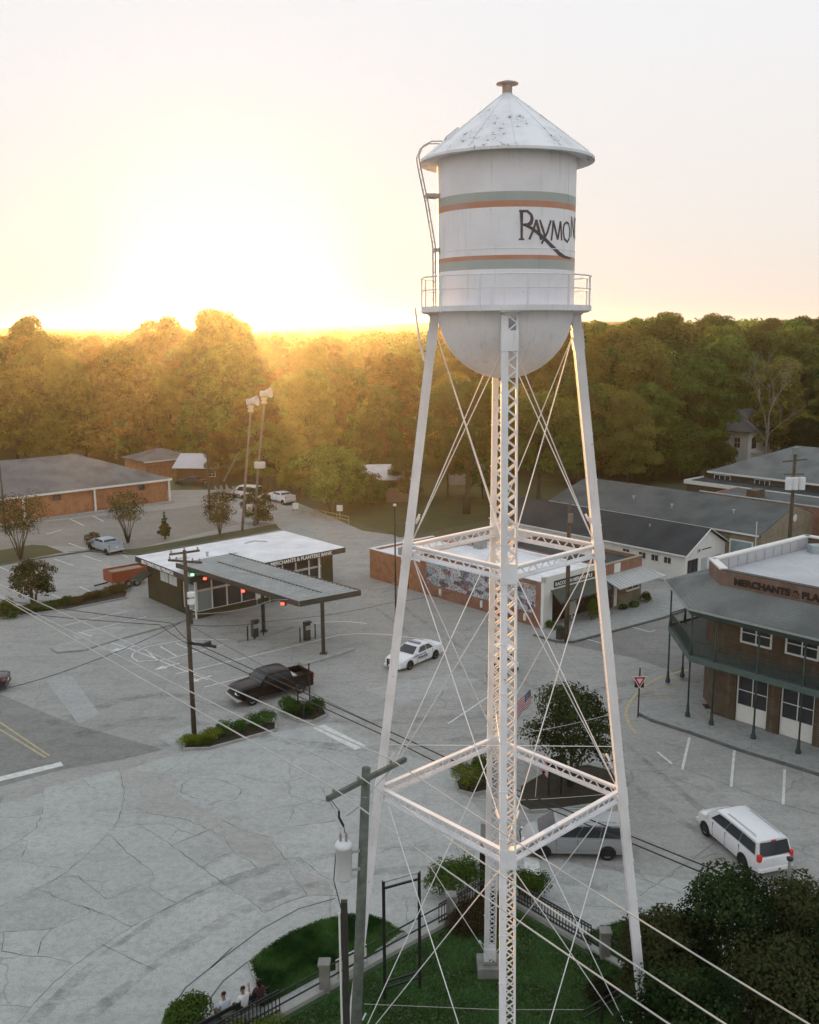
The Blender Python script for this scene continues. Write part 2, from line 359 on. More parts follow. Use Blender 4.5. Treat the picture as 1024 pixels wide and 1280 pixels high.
# painted markings
def lines(name, segs, w_, mat, z=.017):
    w_ *= 1.15
    m_ = MB()
    for i, s_ in enumerate(segs):
        m_.ribbon([P(*p) for p in s_], w_, z+.0012*(i % 3))
    return struct(m_.build(name, mat))
lines('stop_line', [[(-30, 984), (0, 974), (78, 955)]], .55, LINEW)
lines('stop_line', [[(398, 908), (451, 935)]], .75, LINEW)
lines('crosswalk_block', [[(664, 1072), (667.5, 1104)]], .62, LINEW)
lines('centre_line', [[(-40, 880), (0, 903), (62, 945)], [(-40, 890), (0, 912), (57, 947)]], .11, LINEY)
lines('parking_line', [[(862, 922), (853, 962)], [(918, 938), (914, 984)], [(981, 962), (979, 1006)], [(822, 940), (840, 955)]], .13, LINEW)
lines('parking_line', [[(0, 709), (18.5, 717)], [(42.5, 708), (54, 712)], [(68, 699), (92, 707)], [(103, 694), (127, 702)], [(65, 743), (88, 753)],
                       [(99.6, 733.5), (122.7, 743.6)], [(136, 727), (159, 736)], [(152, 693), (160, 697)], [(20, 733), (38, 742)], [(88, 649), (105, 657)], [(116, 645), (130, 652)], [(86, 679), (108, 687)], [(58, 668), (78, 662)]], .13, LINEW)
lines('stall_line', [[(79.7, 782), (159, 764)], [(100, 791), (183, 771)], [(98, 790), (165, 812), (260, 850)], [(220, 842.5), (322, 819)], [(256, 859), (340, 838)], [(285, 800), (236, 799), (182, 809), (166, 817), (165, 822), (173, 827), (206, 825), (280, 806)],
                     [(182, 812), (196, 825)], [(200, 808), (222, 821)], [(220, 804), (244, 815)], [(240, 801), (262, 810)]], .11, LINEW)
lines('lane_curve', [[(392, 779.5), (405, 778), (422, 777), (440, 777.5), (458.7, 779.5)], [(300, 824), (409, 797.7), (425, 793.6), (452, 792), (480, 793), (540, 800)]], .13, LINEW)
lines('kerb_stripe', [[(862, 837), (850, 839.5), (825, 847), (802, 860), (787.5, 877.5), (782, 892), (787, 907), (796, 917)]], .17, LINEY)
lines('hatch_line', [[(830, 850), (862, 845)], [(812, 861), (868, 855)], [(803, 870), (850, 868)]], .08, LINEY)
lines('street_mark', [[(790, 784), (812, 790), (819, 788)], [(732.7, 799), (757, 805.5)], [(615, 868), (560, 905)]], .1, LINEW)
layer('slab_patch', [[(a/2.327, 960+b/2.327) for a, b in [(345,4),(500,20),(520,75),(560,110),(640,140),(790,208),(850,290),(960,330),(965,372),(895,368),(850,330),(770,285),(680,243),(560,150),(400,125),(355,110)]]],
      paved('beige_slab', (.25, .25, .235), (.30, .297, .28), (.21, .21, .2), .3, 2.), .0115)
layer('slab_patch', [[(a/2.327, 960+b/2.327) for a, b in l] for l in ([(390,335),(315,383),(385,462),(500,400),(510,392),(430,345)], [(500,225),(610,180),(680,245),(590,300)], [(0,405),(200,300),(190,318),(245,405),(155,468),(60,475),(0,480)], [(640,335),(750,290),(850,300),(900,368),(770,420),(700,370)])],
      paved('dark_slab', (.25, .255, .25), (.30, .305, .295), (.205, .21, .205), .3, 2.), .0118)
layer('slab_patch', [[(a/2.327, 960+b/2.327) for a, b in l] for l in ([(300,515),(385,462),(640,335),(700,372),(770,420),(640,560),(480,600)], [(795,205),(920,162),(980,155),(1000,250),(960,330),(870,260),(830,265)], [(128,60),(345,4),(360,110),(320,190),(190,293),(110,285),(60,210),(120,140)])],
      paved('pale_slab', (.28, .285, .28), (.335, .34, .33), (.23, .235, .23), .3, 2.), .0118)
ar = MB()
for (u, v) in ((209.7, 833), (249.6, 849), (153, 811)):
    c_ = P(u, v); d1, d2 = -E1, E2
    ar.sheet([tuple((c_+d1*a+d2*b)[:2]) for a, b in ((-1.0, -.1), (.2, -.1), (.2, -.4), (1.1, 0), (.2, .4), (.2, .1), (-1.0, .1))], .0165)
struct(ar.build('lane_arrow', LINEW))
# traced cracks and joints of the old concrete
def zc(l): return [(a/2.327, 960+b/2.327) for a, b in l]
CR = [zc(l) for l in [
 [(0,405),(60,375),(150,330),(200,300),(260,245),(320,190),(345,150),(360,110),(360,60),(345,0)],
 [(395,160),(430,180),(520,240),(640,330),(700,370),(770,420)],
 [(45,745),(100,680),(200,590),(300,515),(385,462),(500,400),(640,335)],
 [(770,420),(820,395),(900,370),(980,372)],
 [(320,195),(370,245),(430,290),(455,320),(400,345),(315,383)],
 [(315,383),(260,340),(230,315),(190,318)], [(430,345),(480,380),(510,392)], [(245,405),(300,425),(385,462)],
 [(110,350),(170,380),(245,405),(265,420),(200,450),(155,468),(60,475),(0,480)],
 [(10,480),(12,530),(70,545),(150,550),(210,572)], [(155,468),(120,505),(108,540)], [(300,515),(360,545),(460,590)],
 [(0,690),(40,692),(85,697)], [(5,145),(60,145),(120,135),(128,100),(128,60)], [(120,140),(100,180),(60,210),(0,245)],
 [(60,210),(85,215),(65,250),(65,265),(0,265)], [(65,270),(110,285),(190,293)],
 [(500,225),(550,205),(610,180),(540,150),(450,135),(395,130)], [(610,180),(650,200),(680,245),(620,265),(590,290)],
 [(680,245),(740,280),(750,290),(640,330)], [(640,150),(700,180),(790,205),(830,265),(870,260),(960,330),(975,350)],
 [(790,205),(810,190),(860,170),(920,162),(980,155)], [(530,50),(525,70),(560,85),(620,98),(680,95),(700,75),(695,55),(640,35),(560,30),(530,50)],
 [(610,110),(640,98)], [(840,290),(870,340),(895,370)], [(930,50),(960,100),(980,140),(1000,170)], [(460,35),(480,15),(500,0)],
 [(240,35),(262,52),(280,62)], [(180,70),(205,60),(225,50)], [(700,20),(760,40),(830,45),(880,30)], [(840,160),(860,110),(920,90),(960,100)]]]
CR += [[(565, 1050), (574, 1065), (575, 1075), (568, 1085), (560, 1095)], [(630, 1085), (650, 1110), (700, 1128), (790, 1138)], [(640, 940), (700, 990)],
       [(560, 905), (640, 900), (710, 880)], [(800, 940), (880, 970), (960, 1000), (1030, 1020)], [(740, 1075), (790, 1095), (860, 1120)],
       [(640, 1120), (700, 1155)], [(905, 1045), (870, 1070), (800, 1120)]]
ck = MB(); rr = random.Random(3)
for l in CR:
    pts = []
    for a, b in zip(l, l[1:]):
        A, B = P(*a), P(*b); n_ = max(2, int((B-A).length/.35))
        for i in range(n_): pts.append(A.lerp(B, i/n_))
    pts.append(P(*l[-1]))
    pts = [p+Vector((rr.gauss(0, .035), rr.gauss(0, .035), 0)) for p in pts]
    ck.ribbon(pts, [.012+.035*rr.random()**2 for _ in pts], .0145)
struct(ck.build('pavement_cracks', M('crack_filler', (.135, .14, .135), .9, .3, 4.)))
gut = MB()
for l in (zc([(470,745),(540,640),(640,560),(760,470),(870,410),(975,380)]), zc([(590,700),(650,620),(720,565)]), [(264, 1210), (290, 1185)]):
    gut.ribbon([P(*p) for p in l], .07, .0147)
tp_ = MB()
for l, w_ in (([(60, 905), (200, 860), (330, 895), (480, 905), (640, 890), (800, 850)], 1.1), ([(60, 930), (200, 890), (330, 925), (480, 940), (640, 915), (820, 865)], 1.0), ([(470, 760), (520, 800), (600, 850), (700, 905), (800, 990), (900, 1060)], .5), ([(500, 755), (560, 800), (640, 845), (750, 900), (850, 990), (950, 1070)], .5),
              ([(100, 1280), (200, 1200), (330, 1120), (480, 1085), (620, 1090), (760, 1110)], .7), ([(40, 1280), (130, 1190), (270, 1100), (450, 1060), (600, 1060), (800, 1090)], .6)):
    q0 = [P(*p) for p in l]; q1 = []
    for a, b in zip(q0, q0[1:]): q1 += [a.lerp(b, i/5) for i in range(5)]
    q1.append(q0[-1])
    for _ in range(4): q1 = [q1[0]]+[(q1[i-1]+q1[i]*2+q1[i+1])/4 for i in range(1, len(q1)-1)]+[q1[-1]]
    tp_.ribbon(q1, [w_*(.5+.5*abs(math.sin(i*.35+w_*7))) for i in range(len(q1))], .0122)
tm = bpy.data.materials.new('tyre_worn_surface'); tm.use_nodes = True; tn = tm.node_tree; tb = tn.nodes['Principled BSDF']; tb.inputs['Roughness'].default_value = .85; tb.inputs['Base Color'].default_value = (.10, .10, .098, 1)
ttc = tn.nodes.new('ShaderNodeTexCoord'); tb_a = _ramp(tn, _noise(tn, ttc.outputs['Object'], .9, 6, .75), [(.42, 0.), (.75, .38)]); tn.links.new(tb_a, tb.inputs['Alpha'])
struct(tp_.build('tyre_marks', tm))
struct(gut.build('gutter_joint', M('gutter_dark', (.13, .14, .135), .9, .3, 4.)))

# lawns
GRASS = M('lawn_grass', (.026, .082, .034), .95, .35, .5, col2=(.075, .08, .035), bmp=.6, fine=30)
DRYG = M('dry_grass', (.075, .075, .03), .95, .35, .4, col2=(.05, .06, .025), bmp=.5, fine=20)
FCOR = Vector((3.82, 39.0, 0))     # far corner of the fenced yard
def F1(t, o=0.): return FCOR-E1*t+E2*o     # along the left-going fence
def F2(t, o=0.): return FCOR-E2*t+E1*o     # along the right-going fence
inner = [F1(0)-E1*.1-E2*.1, F1(18, -.1), F1(18, -.1)-E2*18, F2(18, -.1)]
lw = struct(MB().sheet([(p.x, p.y) for p in inner], .05).build('lawn', GRASS))
lawn_l = [(312.6, 1204.8), (329, 1190), (363, 1168), (402, 1152.5), (434, 1145.5), (458, 1145), (480, 1152), (505, 1168), (470, 1192), (400, 1222), (330, 1260)]
raised('verge_lawn', lawn_l, .10, GRASS); kerb(lawn_l[:9], .13, .13, 'verge_kerb')
kerb([(312.6, 1204.8), (316, 1216), (322, 1232)], .13, .13, 'verge_kerb')
lawn_r = [(722, 1178), (735, 1168), (752, 1161), (775, 1154), (800, 1149), (850, 1149), (900, 1190), (900, 1260), (800, 1260)]
raised('verge_lawn', lawn_r, .10, GRASS); kerb(lawn_r[:6], .14, .14, 'verge_kerb')
raised('yard_path', [F1(3, .2), F1(17, .2), F1(17, .85), F1(3, .85)], .06, WALK)
layer('far_lawn', [[(436, 650), (470, 661), (500, 672), (640, 645), (760, 622), (745, 605), (640, 598), (500, 596), (440, 612), (400, 628)]], DRYG, .012)
layer('verge_grass', [[(-40, 693), (0, 688), (40, 681), (58, 682), (80, 690.5), (40, 698), (0, 707), (-40, 712)], [(80, 690), (170, 686), (345, 655), (350, 661), (170, 694), (111, 690)]], DRYG, .012)
kerb([(-20, 711), (0, 707), (60, 697), (111, 689.5), (175, 694), (350, 662)], .15, .2, 'lot_kerb', mat=MATS['worn_kerb'])

# short grass blades over the yard (uncountable)
def blades(name, poly, n, z, h, mat, seed):
    g_ = np.random.default_rng(seed); A = np.array([(p.x, p.y) for p in poly]); lo, hi = A.min(0), A.max(0); pts = []
    xy = lo+(hi-lo)*g_.random((n*2, 2)); ins = np.zeros(len(xy), bool)
    for i in range(len(A)):
        a, b = A[i], A[(i+1) % len(A)]; c_ = ((a[1] > xy[:, 1]) != (b[1] > xy[:, 1])) & (xy[:, 0] < (b[0]-a[0])*(xy[:, 1]-a[1])/(b[1]-a[1]+1e-9)+a[0]); ins ^= c_
    xy = xy[ins][:n]; n = len(xy); an = g_.random(n)*6.283; hh = h*(.4+g_.random(n)); w_ = .02+.03*g_.random(n)
    lx, ly = np.cos(an), np.sin(an); le = (g_.random((n, 2))-.5)*h*1.4
    v = np.zeros((n, 3, 3)); v[:, 0, :2] = xy-np.stack([lx, ly], 1)*w_[:, None]; v[:, 1, :2] = xy+np.stack([lx, ly], 1)*w_[:, None]; v[:, 0, 2] = v[:, 1, 2] = z; v[:, 2, :2] = xy+le; v[:, 2, 2] = z+hh
    me = bpy.data.meshes.new(name); me.vertices.add(3*n); me.vertices.foreach_set('co', v.ravel().astype(np.float32)); me.loops.add(3*n); me.loops.foreach_set('vertex_index', np.arange(3*n, dtype=np.int32))
    me.polygons.add(n); me.polygons.foreach_set('loop_start', np.arange(0, 3*n, 3, dtype=np.int32)); me.update(calc_edges=True); me.materials.append(mat)
    o = bpy.data.objects.new(name, me); COL.objects.link(o); o['kind'] = 'stuff'; o['label'] = 'short mown grass of the tower yard'; o['category'] = 'grass'; return o
BLADE = leaf_mat('grass_blade', (.05, .15, .04), (.12, .21, .06), (.08, .17, .05), .3, False)
yard = [F1(.4)-E2*.35-E1*0, F1(14)-E2*.35, F1(14)-E2*9, F2(9)-E1*9, F2(12)-E1*.35, F2(.6)-E1*.35]
blades('grass', [F1(.35, -.35), F1(15, -.35), F1(15, -14), F1(.35, -14)], 120000, .045, .07, BLADE, 5)
blades('verge_grass_blades', [P(*p) for p in lawn_l], 30000, .10, .07, BLADE, 6)
blades('verge_grass_blades', [P(*p) for p in lawn_r], 18000, .10, .07, BLADE, 7)

# ---------------------------------------------------------------- haze
hz = MB().box(-1400, 1400, -230, 1560, -1.2, 38)
hm = bpy.data.materials.new('haze_air'); hm.use_nodes = True; hn = hm.node_tree; hn.nodes.clear()
ho = hn.nodes.new('ShaderNodeOutputMaterial'); hv = hn.nodes.new('ShaderNodeVolumePrincipled')
hv.inputs['Color'].default_value = (1., .93, .84, 1); hv.inputs['Density'].default_value = HAZE_DENSITY; hv.inputs['Anisotropy'].default_value = HAZE_G
hn.links.new(hv.outputs[0], ho.inputs['Volume'])
hazeo = hz.build('haze', hm); hazeo['kind'] = 'stuff'
# distant hills
hl = MB(); n_ = 90
for row, (Y, amp, ph) in enumerate(((1400, 4.5, .3), (1150, 2.5, 2.1))):
    pr_ = []
    for i in range(n_+1):
        x = -1000+2000*i/n_
        h_ = (28.5 if row == 0 else 23)+amp*(.5*math.sin(x*.004+ph)+.3*math.sin(x*.011+ph*2)+.2*math.sin(x*.03))
        pr_.append((x, h_))
    vs = []
    for x, h_ in pr_: vs += [(x, Y-150, 0), (x, Y-40, h_*.8), (x, Y, h_), (x, Y+90, 0)]
    hl.add(vs, [(4*i+k, 4*i+4+k, 4*i+5+k, 4*i+1+k) for i in range(n_) for k in range(3)])
struct(hl.build('hills', M('far_woods_green', (.06, .075, .04), .95, .3, .02), smooth=True))


# ---------------------------------------------------------------- water tower
TX, TY = 2.83, 28.64
TW = thing('water_tower', 'tall white steel water tower with conical roof, striped tank and four lattice legs', 'water tower', (TX, TY, 0))
def lr(z): return 2.087+.1225*(25-z)
TH = -.036
def dirs(k):
    a = TH+k*math.pi/2; rad = Vector((math.sin(a), -math.cos(a), 0)); return rad, Vector((rad.y*-1, rad.x, 0))
def lp(k, z):
    rad, _ = dirs(k); return rad*lr(z)+Vector((0, 0, z))
# weathered steel paint of the legs
def steel_paint():
    m, nt, b, vec = base_mat('tower_steel_paint', .55, spec=.3)
    c = _mix(nt, (.80, .79, .83), (.66, .65, .68), _ramp(nt, _noise(nt, vec, .8, 5), [(.4, 0.), (.7, 1.)]))
    mp = nt.nodes.new('ShaderNodeMapping'); mp.inputs['Scale'].default_value = (9, 9, .8); nt.links.new(vec, mp.inputs[0])
    c = _mix(nt, c, (.42, .37, .34), _ramp(nt, _noise(nt, mp.outputs[0], 1.5, 5, .7), [(.56, 0.), (.78, .6)]))
    c = _mix(nt, c, (.26, .13, .07), _ramp(nt, _noise(nt, vec, 5.5, 6, .75), [(.64, 0.), (.70, .8)]))
    nt.links.new(c, b.inputs['Base Color']); return m
STEEL = steel_paint()
# weathered tank paint with bands
def tank_paint():
    m, nt, b, vec = base_mat('tank_paint', .55, spec=.3)
    sx = nt.nodes.new('ShaderNodeSeparateXYZ'); nt.links.new(vec, sx.inputs[0])
    mr = nt.nodes.new('ShaderNodeMapRange'); mr.inputs['From Min'].default_value = 26; mr.inputs['From Max'].default_value = 29
    nt.links.new(sx.outputs[2], mr.inputs['Value'])
    Z = lambda z: (z-26)/3
    wht, gry, org = (.84, .82, .87), (.38, .42, .41), (.52, .23, .14)
    c = _ramp(nt, mr.outputs[0], [(0., wht), (Z(26.52), gry), (Z(26.77), org), (Z(26.89), wht), (Z(28.13), org), (Z(28.29), gry), (Z(28.52), wht)], 'CONSTANT')
    f = _noise(nt, vec, .9, 6, .6); g_ = _noise(nt, vec, 7, 6, .7)
    mp = nt.nodes.new('ShaderNodeMapping'); mp.inputs['Scale'].default_value = (5, 5, .35); nt.links.new(vec, mp.inputs[0])
    st = _noise(nt, mp.outputs[0], 1.6, 4)
    c = _mix(nt, c, (.52, .50, .50), _ramp(nt, f, [(.45, 0.), (.8, .4)]))
    c = _mix(nt, c, (.40, .36, .34), _ramp(nt, st, [(.58, 0.), (.8, .45)]))
    c = _mix(nt, c, (.30, .25, .22), _ramp(nt, g_, [(.66, 0.), (.72, .5)]))
    nt.links.new(c, b.inputs['Base Color']); return m
def roof_paint():
    m, nt, b, vec = base_mat('tank_roof_paint', .6)
    f = _noise(nt, vec, 1.1, 3, .6); g_ = _noise(nt, vec, 6.5, 6, .75, .4)
    c = _mix(nt, (.82, .82, .85), (.64, .64, .67), _ramp(nt, f, [(.4, 0.), (.7, 1.)]))
    mm = nt.nodes.new('ShaderNodeMath'); mm.operation = 'MULTIPLY'
    nt.links.new(_ramp(nt, g_, [(.575, 0.), (.60, 1.)]), mm.inputs[0]); nt.links.new(_ramp(nt, f, [(.47, 0.), (.56, 1.)]), mm.inputs[1])
    c = _mix(nt, c, (.13, .085, .065), mm.outputs[0])
    nt.links.new(c, b.inputs['Base Color']); return m
TP = tank_paint(); RT = 1.97
tk = MB().lathe([(RT-.01, 25.45), (RT, 25.5), (RT, 27.055), (RT+.012, 27.06), (RT+.012, 27.075), (RT, 27.08), (RT, 29.64)], 72)
for k in range(6):      # vertical seams
    a = .42+k*math.pi/3
    for r0, z0, z1 in ((RT+.003, 25.5, 27.0), (RT+.003, 28.3, 29.6)):
        aa = a+(0 if z0 > 26 else .5)
        p = Vector((math.cos(aa)*r0, math.sin(aa)*r0, 0)); tk.bar(p+Vector((0, 0, z0)), p+Vector((0, 0, z1)), .025, .012, up=p)
tk.build('tank', TP, TW, smooth=False)
for p in bpy.data.objects['tank'].data.polygons: p.use_smooth = True
bpy.data.objects['tank'].modifiers.new('es', 'EDGE_SPLIT').split_angle = R_(30)
bw = [(RT*math.cos(t), 25.47-1.97*math.sin(t)) for t in [i*math.pi/2/14 for i in range(14)]]+[(.02, 23.5)]
bwl = MB().lathe(bw[::-1], 72)
for k in range(8):
    a = .3+k*math.pi/4
    bwl.tube([(math.cos(a)*(r+.0), math.sin(a)*(r+.0), z) for r, z in bw[:-1]], .012, 4)
bwl.build('bowl', TP, TW, smooth=True)
ca = MB().lathe([(RT-.02, 29.60), (2.44, 29.52), (2.47, 29.53), (2.47, 29.60), (2.30, 29.74), (.16, 31.36), (.16, 31.40)], 64)
for k in range(12):
    a = k*math.pi/6; ca.bar((math.cos(a)*2.42, math.sin(a)*2.42, 29.665), (math.cos(a)*.2, math.sin(a)*.2, 31.34), .03, .02)
rf = ca.build('tank_roof', roof_paint(), TW, smooth=True)
rf.modifiers.new('es', 'EDGE_SPLIT').split_angle = R_(30)
vt = MB().lathe([(.14, 31.3), (.14, 31.62), (.31, 31.64), (.31, 31.67), (.05, 31.75), (0.001, 31.76)], 20)
vt.build('roof_vent', M('rusty_white', (.55, .42, .38), .8, .4, 4.), TW)
hb = MB(); d_ = Vector((-.86, -.2, 0)).normalized()
hb.box(-.22, .22, -.22, .22, 0, .10); hh = hb.build('roof_hatch', WHITE, TW); hh.location = (-1.55, -.5, 30.17); hh.rotation_euler = (R_(-8), R_(-37), R_(12))
# lettering painted on the tank, traced as strokes
def tcyl(u, v, r=RT+.006):
    d = Vector(_ray(u, v)); o = Vector((-TX, -TY, HCAM))
    A = d.x**2+d.y**2; B = 2*(o.x*d.x+o.y*d.y); C_ = o.x**2+o.y**2-r*r; D = max(B*B-4*A*C_, 0)
    t = (-B-math.sqrt(D))/(2*A); p = o+d*t; return math.atan2(p.y, p.x), p.z
def z10(x, y): return (630+x/10.24, 240+y/10.24)
def stroke(mb, pts, ws):
    # pts in (phi,z); widths in metres
    r = RT+.006; out = []; ws = [w_*1.25 for w_ in ws]
    q = []
    for (a, b) in zip(pts, pts[1:]):
        for i in range(6): t = i/6; q.append((a[0]+(b[0]-a[0])*t, a[1]+(b[1]-a[1])*t))
    q.append(pts[-1]); n = len(q); vs = []
    for i, (ph, z) in enumerate(q):
        a, b = q[max(i-1, 0)], q[min(i+1, n-1)]; dx, dz = (b[0]-a[0])*r, b[1]-a[1]; l = math.hypot(dx, dz) or 1
        t = i/(n-1); k = t*(len(ws)-1); j = min(int(k), len(ws)-2); ww = ws[j]+(ws[j+1]-ws[j])*(k-j)
        for sgn in (1, -1):
            pp, zz = ph+sgn*(-dz/l)*ww/2/r, z+sgn*(dx/l)*ww/2
            vs.append((r*math.cos(pp), r*math.sin(pp), zz))
    mb.add(vs, [(2*i, 2*i+1, 2*i+3, 2*i+2) for i in range(n-1)])
T_ = lambda l: [tcyl(*z10(*p)) for p in l]
let = MB()
stroke(let, T_([(225, 240), (228, 420), (228, 600)]), [.075, .055, .055])
stroke(let, T_([(195, 245), (300, 245), (350, 290), (362, 340), (345, 400), (300, 420), (240, 418)]), [.05, .06, .085, .05])
stroke(let, T_([(190, 605), (262, 605)]), [.035, .035])
stroke(let, T_([(270, 425), (350, 460), (480, 560), (600, 680), (710, 790), (780, 830), (860, 850)]), [.045, .07, .075, .085, .09, .06, .03])
stroke(let, T_([(418, 355), (380, 480), (325, 608)]), [.05, .055, .05]); stroke(let, T_([(412, 355), (445, 480), (478, 615)]), [.06, .07, .05])
stroke(let, T_([(460, 355), (490, 450), (530, 580)]), [.04, .06, .05]); stroke(let, T_([(602, 362), (555, 520), (482, 662)]), [.05, .05, .05])
stroke(let, T_([(632, 365), (625, 480), (607, 622)]), [.05, .05, .045]); stroke(let, T_([(632, 368), (690, 610)]), [.06, .05])
stroke(let, T_([(725, 375), (692, 608)]), [.05, .05]); stroke(let, T_([(728, 375), (740, 620)]), [.05, .05])
stroke(let, T_([(800, 385), (770, 420), (760, 510), (775, 600), (810, 640), (835, 600), (845, 500), (830, 410), (800, 385)]), [.045, .055, .05, .05, .045])
# remaining letters continue round the tank
p0, zt = tcyl(*z10(855, 400)); zb_ = tcyl(*z10(855, 655))[1]; zt = p0 and 27.97; zb_ = 27.42
def ltr(l): return [(p0+.03+x/RT, zb_+y*(zt-zb_)) for x, y in l]
stroke(let, ltr([(0, 0), (0, 1)]), [.05, .05]); stroke(let, ltr([(0, 1), (.28, 0)]), [.06, .05]); stroke(let, ltr([(.28, 0), (.28, 1)]), [.05, .05])
stroke(let, ltr([(.42, 0), (.42, 1), (.60, .9), (.68, .5), (.60, .1), (.42, 0)]), [.05, .06, .06, .05])
let.build('lettering', M('letter_paint', (.13, .11, .12), .7, .5, 9., fine=4), TW)
# balcony
bal = MB().lathe([(RT-.02, 25.50), (2.47, 25.50), (2.47, 25.44), (2.47, 25.57), (2.49, 25.57), (2.49, 25.42), (2.40, 25.42), (2.40, 25.47), (RT-.02, 25.47)], 24)
for k in range(4):
    rad, tan = dirs(k)
    bal.bar(rad*1.9+Vector((0, 0, 25.36)), rad*2.40+Vector((0, 0, 25.42)), .5, .08)
    bal.add([rad*1.95+Vector((0, 0, 25.42))+tan*.2, rad*1.95+Vector((0, 0, 25.42))-tan*.2, rad*2.3+Vector((0, 0, 25.42))-tan*.2, rad*2.3+Vector((0, 0, 25.42))+tan*.2, rad*1.97+Vector((0, 0, 25.0))+tan*.12, rad*1.97+Vector((0, 0, 25.0))-tan*.12],
            [(3, 2, 5, 4), (0, 3, 4), (1, 5, 2), (0, 4, 5, 1)])
bal.build('balcony', STEEL, TW)
rl = MB()
for z, t in ((26.38, .022), (26.02, .016)):
    rl.tube([(2.46*math.cos(a), 2.46*math.sin(a), z) for a in [i*2*math.pi/24 for i in range(25)]], t, 5)
for k in range(12):
    a = k*math.pi/6+.15; rl.bar((2.46*math.cos(a), 2.46*math.sin(a), 25.40), (2.46*math.cos(a), 2.46*math.sin(a), 26.38), .045, .045, up=(math.cos(a), math.sin(a), 0))
rl.build('handrail', STEEL, TW)
# ladder on the left with curved top
ld = MB(); lu = Vector((-.985, -.17, 0)).normalized(); lt = Vector((-lu.y, lu.x, 0))
prof = [(2.10, 25.5), (2.10, 27.25), (2.28, 28.4), (2.50, 29.45), (2.45, 29.85), (2.15, 30.03), (1.75, 30.08)]
prof = [(2.09, 25.5), (2.10, 27.25), (2.30, 28.4), (2.52, 29.4), (2.56, 29.65), (2.45, 29.92), (2.2, 30.05), (1.9, 30.06)]
for s_ in (-.18, .18): ld.tube([lu*r+lt*s_+Vector((0, 0, z)) for r, z in prof], .02, 5)
for i in range(14):
    z = 25.7+i*.28; r = 2.09 if z < 27.25 else 2.09+(z-27.25)*.196
    ld.tube([lu*r-lt*.18+Vector((0, 0, z)), lu*r+lt*.18+Vector((0, 0, z))], .012, 4)
for z, r in ((27.15, 2.10), (28.62, 2.34)): ld.bar(lu*RT+Vector((0, 0, z)), lu*r+Vector((0, 0, z)), .4, .10)
ld.build('ladder', M('ladder_paint', (.58, .50, .48), .6, .3, 4.), TW)
pp = MB().tube([(-2.62, -.15, 25.55), (-2.50, -.15, 24.6), (-2.38, -.15, 24.05), (-2.25, -.12, 24.0)], .03, 5); pp.build('drain_pipe', STEEL, TW)
# legs: two channels with flat lacing
def lacing(mb, A, B, tx, w0, n, th=.012, wd=.045, double=False, up=None):
    # zigzag between edge lines A->B offset by tx*w0 either side
    A, B = Vector(A), Vector(B)
    for i in range(n):
        a = A.lerp(B, i/n); b = A.lerp(B, (i+1)/n); s_ = 1 if i % 2 else -1
        mb.bar(a+tx*w0*s_, b-tx*w0*s_, wd, th, up=up)
        if double: mb.bar(a-tx*w0*s_, b+tx*w0*s_, wd, th, up=up)
for k in range(4):
    rad, tan = dirs(k)
    if k in (2, ): tan = -tan
    t_ = tan if k in (0, 2) else tan
    zb, zt_ = .55, 25.3
    a, b = lp(k, zb), lp(k, zt_)
    mb = MB(); pl = -1 if k in (0,) else 1
    sg = -1. if k == 0 else 1.
    # tan for k=0 points to +x
    mb.bar(a+tan*(-.135), b+tan*(-.135), .19, .27, up=rad)
    mb.bar(a+tan*(.20), b+tan*(.20), .055, .27, up=rad)
    if k in (1, 3): mb.bar(a+tan*.08, b+tan*.08, .2, .012, up=rad)
    lg = mb.build('leg', STEEL, TW)
    n_ = 118
    for o in (.13, -.13):
        lc = MB(); lacing(lc, a+rad*o+tan*.065, b+rad*o+tan*.065, tan, .13, n_, up=rad)
        lc.build('lacing', STEEL, lg)
    for z in (18.3, 10.3, 24.6, 1.0):
        h_ = .55 if z != 1.0 else .45; p = lp(k, z-h_/2); q = lp(k, z+h_/2)
        MB().bar(p, q, .47, .31, up=rad).build('gusset_plate', STEEL, lg)
    for i in range(18):
        p = a.lerp(b, (i+.5)/18); rv = MB()
        for sgn in (1, ): rv.bar(p+tan*(-.135)+rad*.13*sgn-Vector((0, 0, .02)), p+tan*(-.135)+rad*.13*sgn+Vector((0, 0, .02)), .24, .03, up=rad)
        rv.build('batten_plate', STEEL, lg)
    pr_ = MB(); f = lp(k, .0); pr_.box(f.x-.5, f.x+.5, f.y-.5, f.y+.5, -.1, .5); pr_.box(f.x-.28, f.x+.28, f.y-.28, f.y+.28, .5, .62)
    pr_.build('concrete_footing', M('old_concrete', (.25, .25, .24), .9, .4, 2., bmp=.4), TW, bevel=.03)
# girders
for z in (18.45, 10.44):
    for k in range(4):
        a, b = lp(k, z), lp((k+1) % 4, z); d = (b-a).normalized(); a, b = a+d*.2, b-d*.2
        nrm = Vector((0, 0, 1)).cross(d); mb = MB(); dep = .34
        mb.bar(a, b, .15, .05); mb.bar(a-Vector((0, 0, dep)), b-Vector((0, 0, dep)), .15, .05)
        mb.bar(a-Vector((0, 0, .06)), b-Vector((0, 0, .06)), .02, .08); mb.bar(a-Vector((0, 0, dep-.06)), b-Vector((0, 0, dep-.06)), .02, .08)
        L = (b-a).length; n_ = int(L/.27)
        lacing(mb, a+nrm*.012-Vector((0, 0, dep/2)), b+nrm*.012-Vector((0, 0, dep/2)), Vector((0, 0, 1)), dep/2, n_, wd=.045, up=nrm)
        mb.build('girder', STEEL, TW)
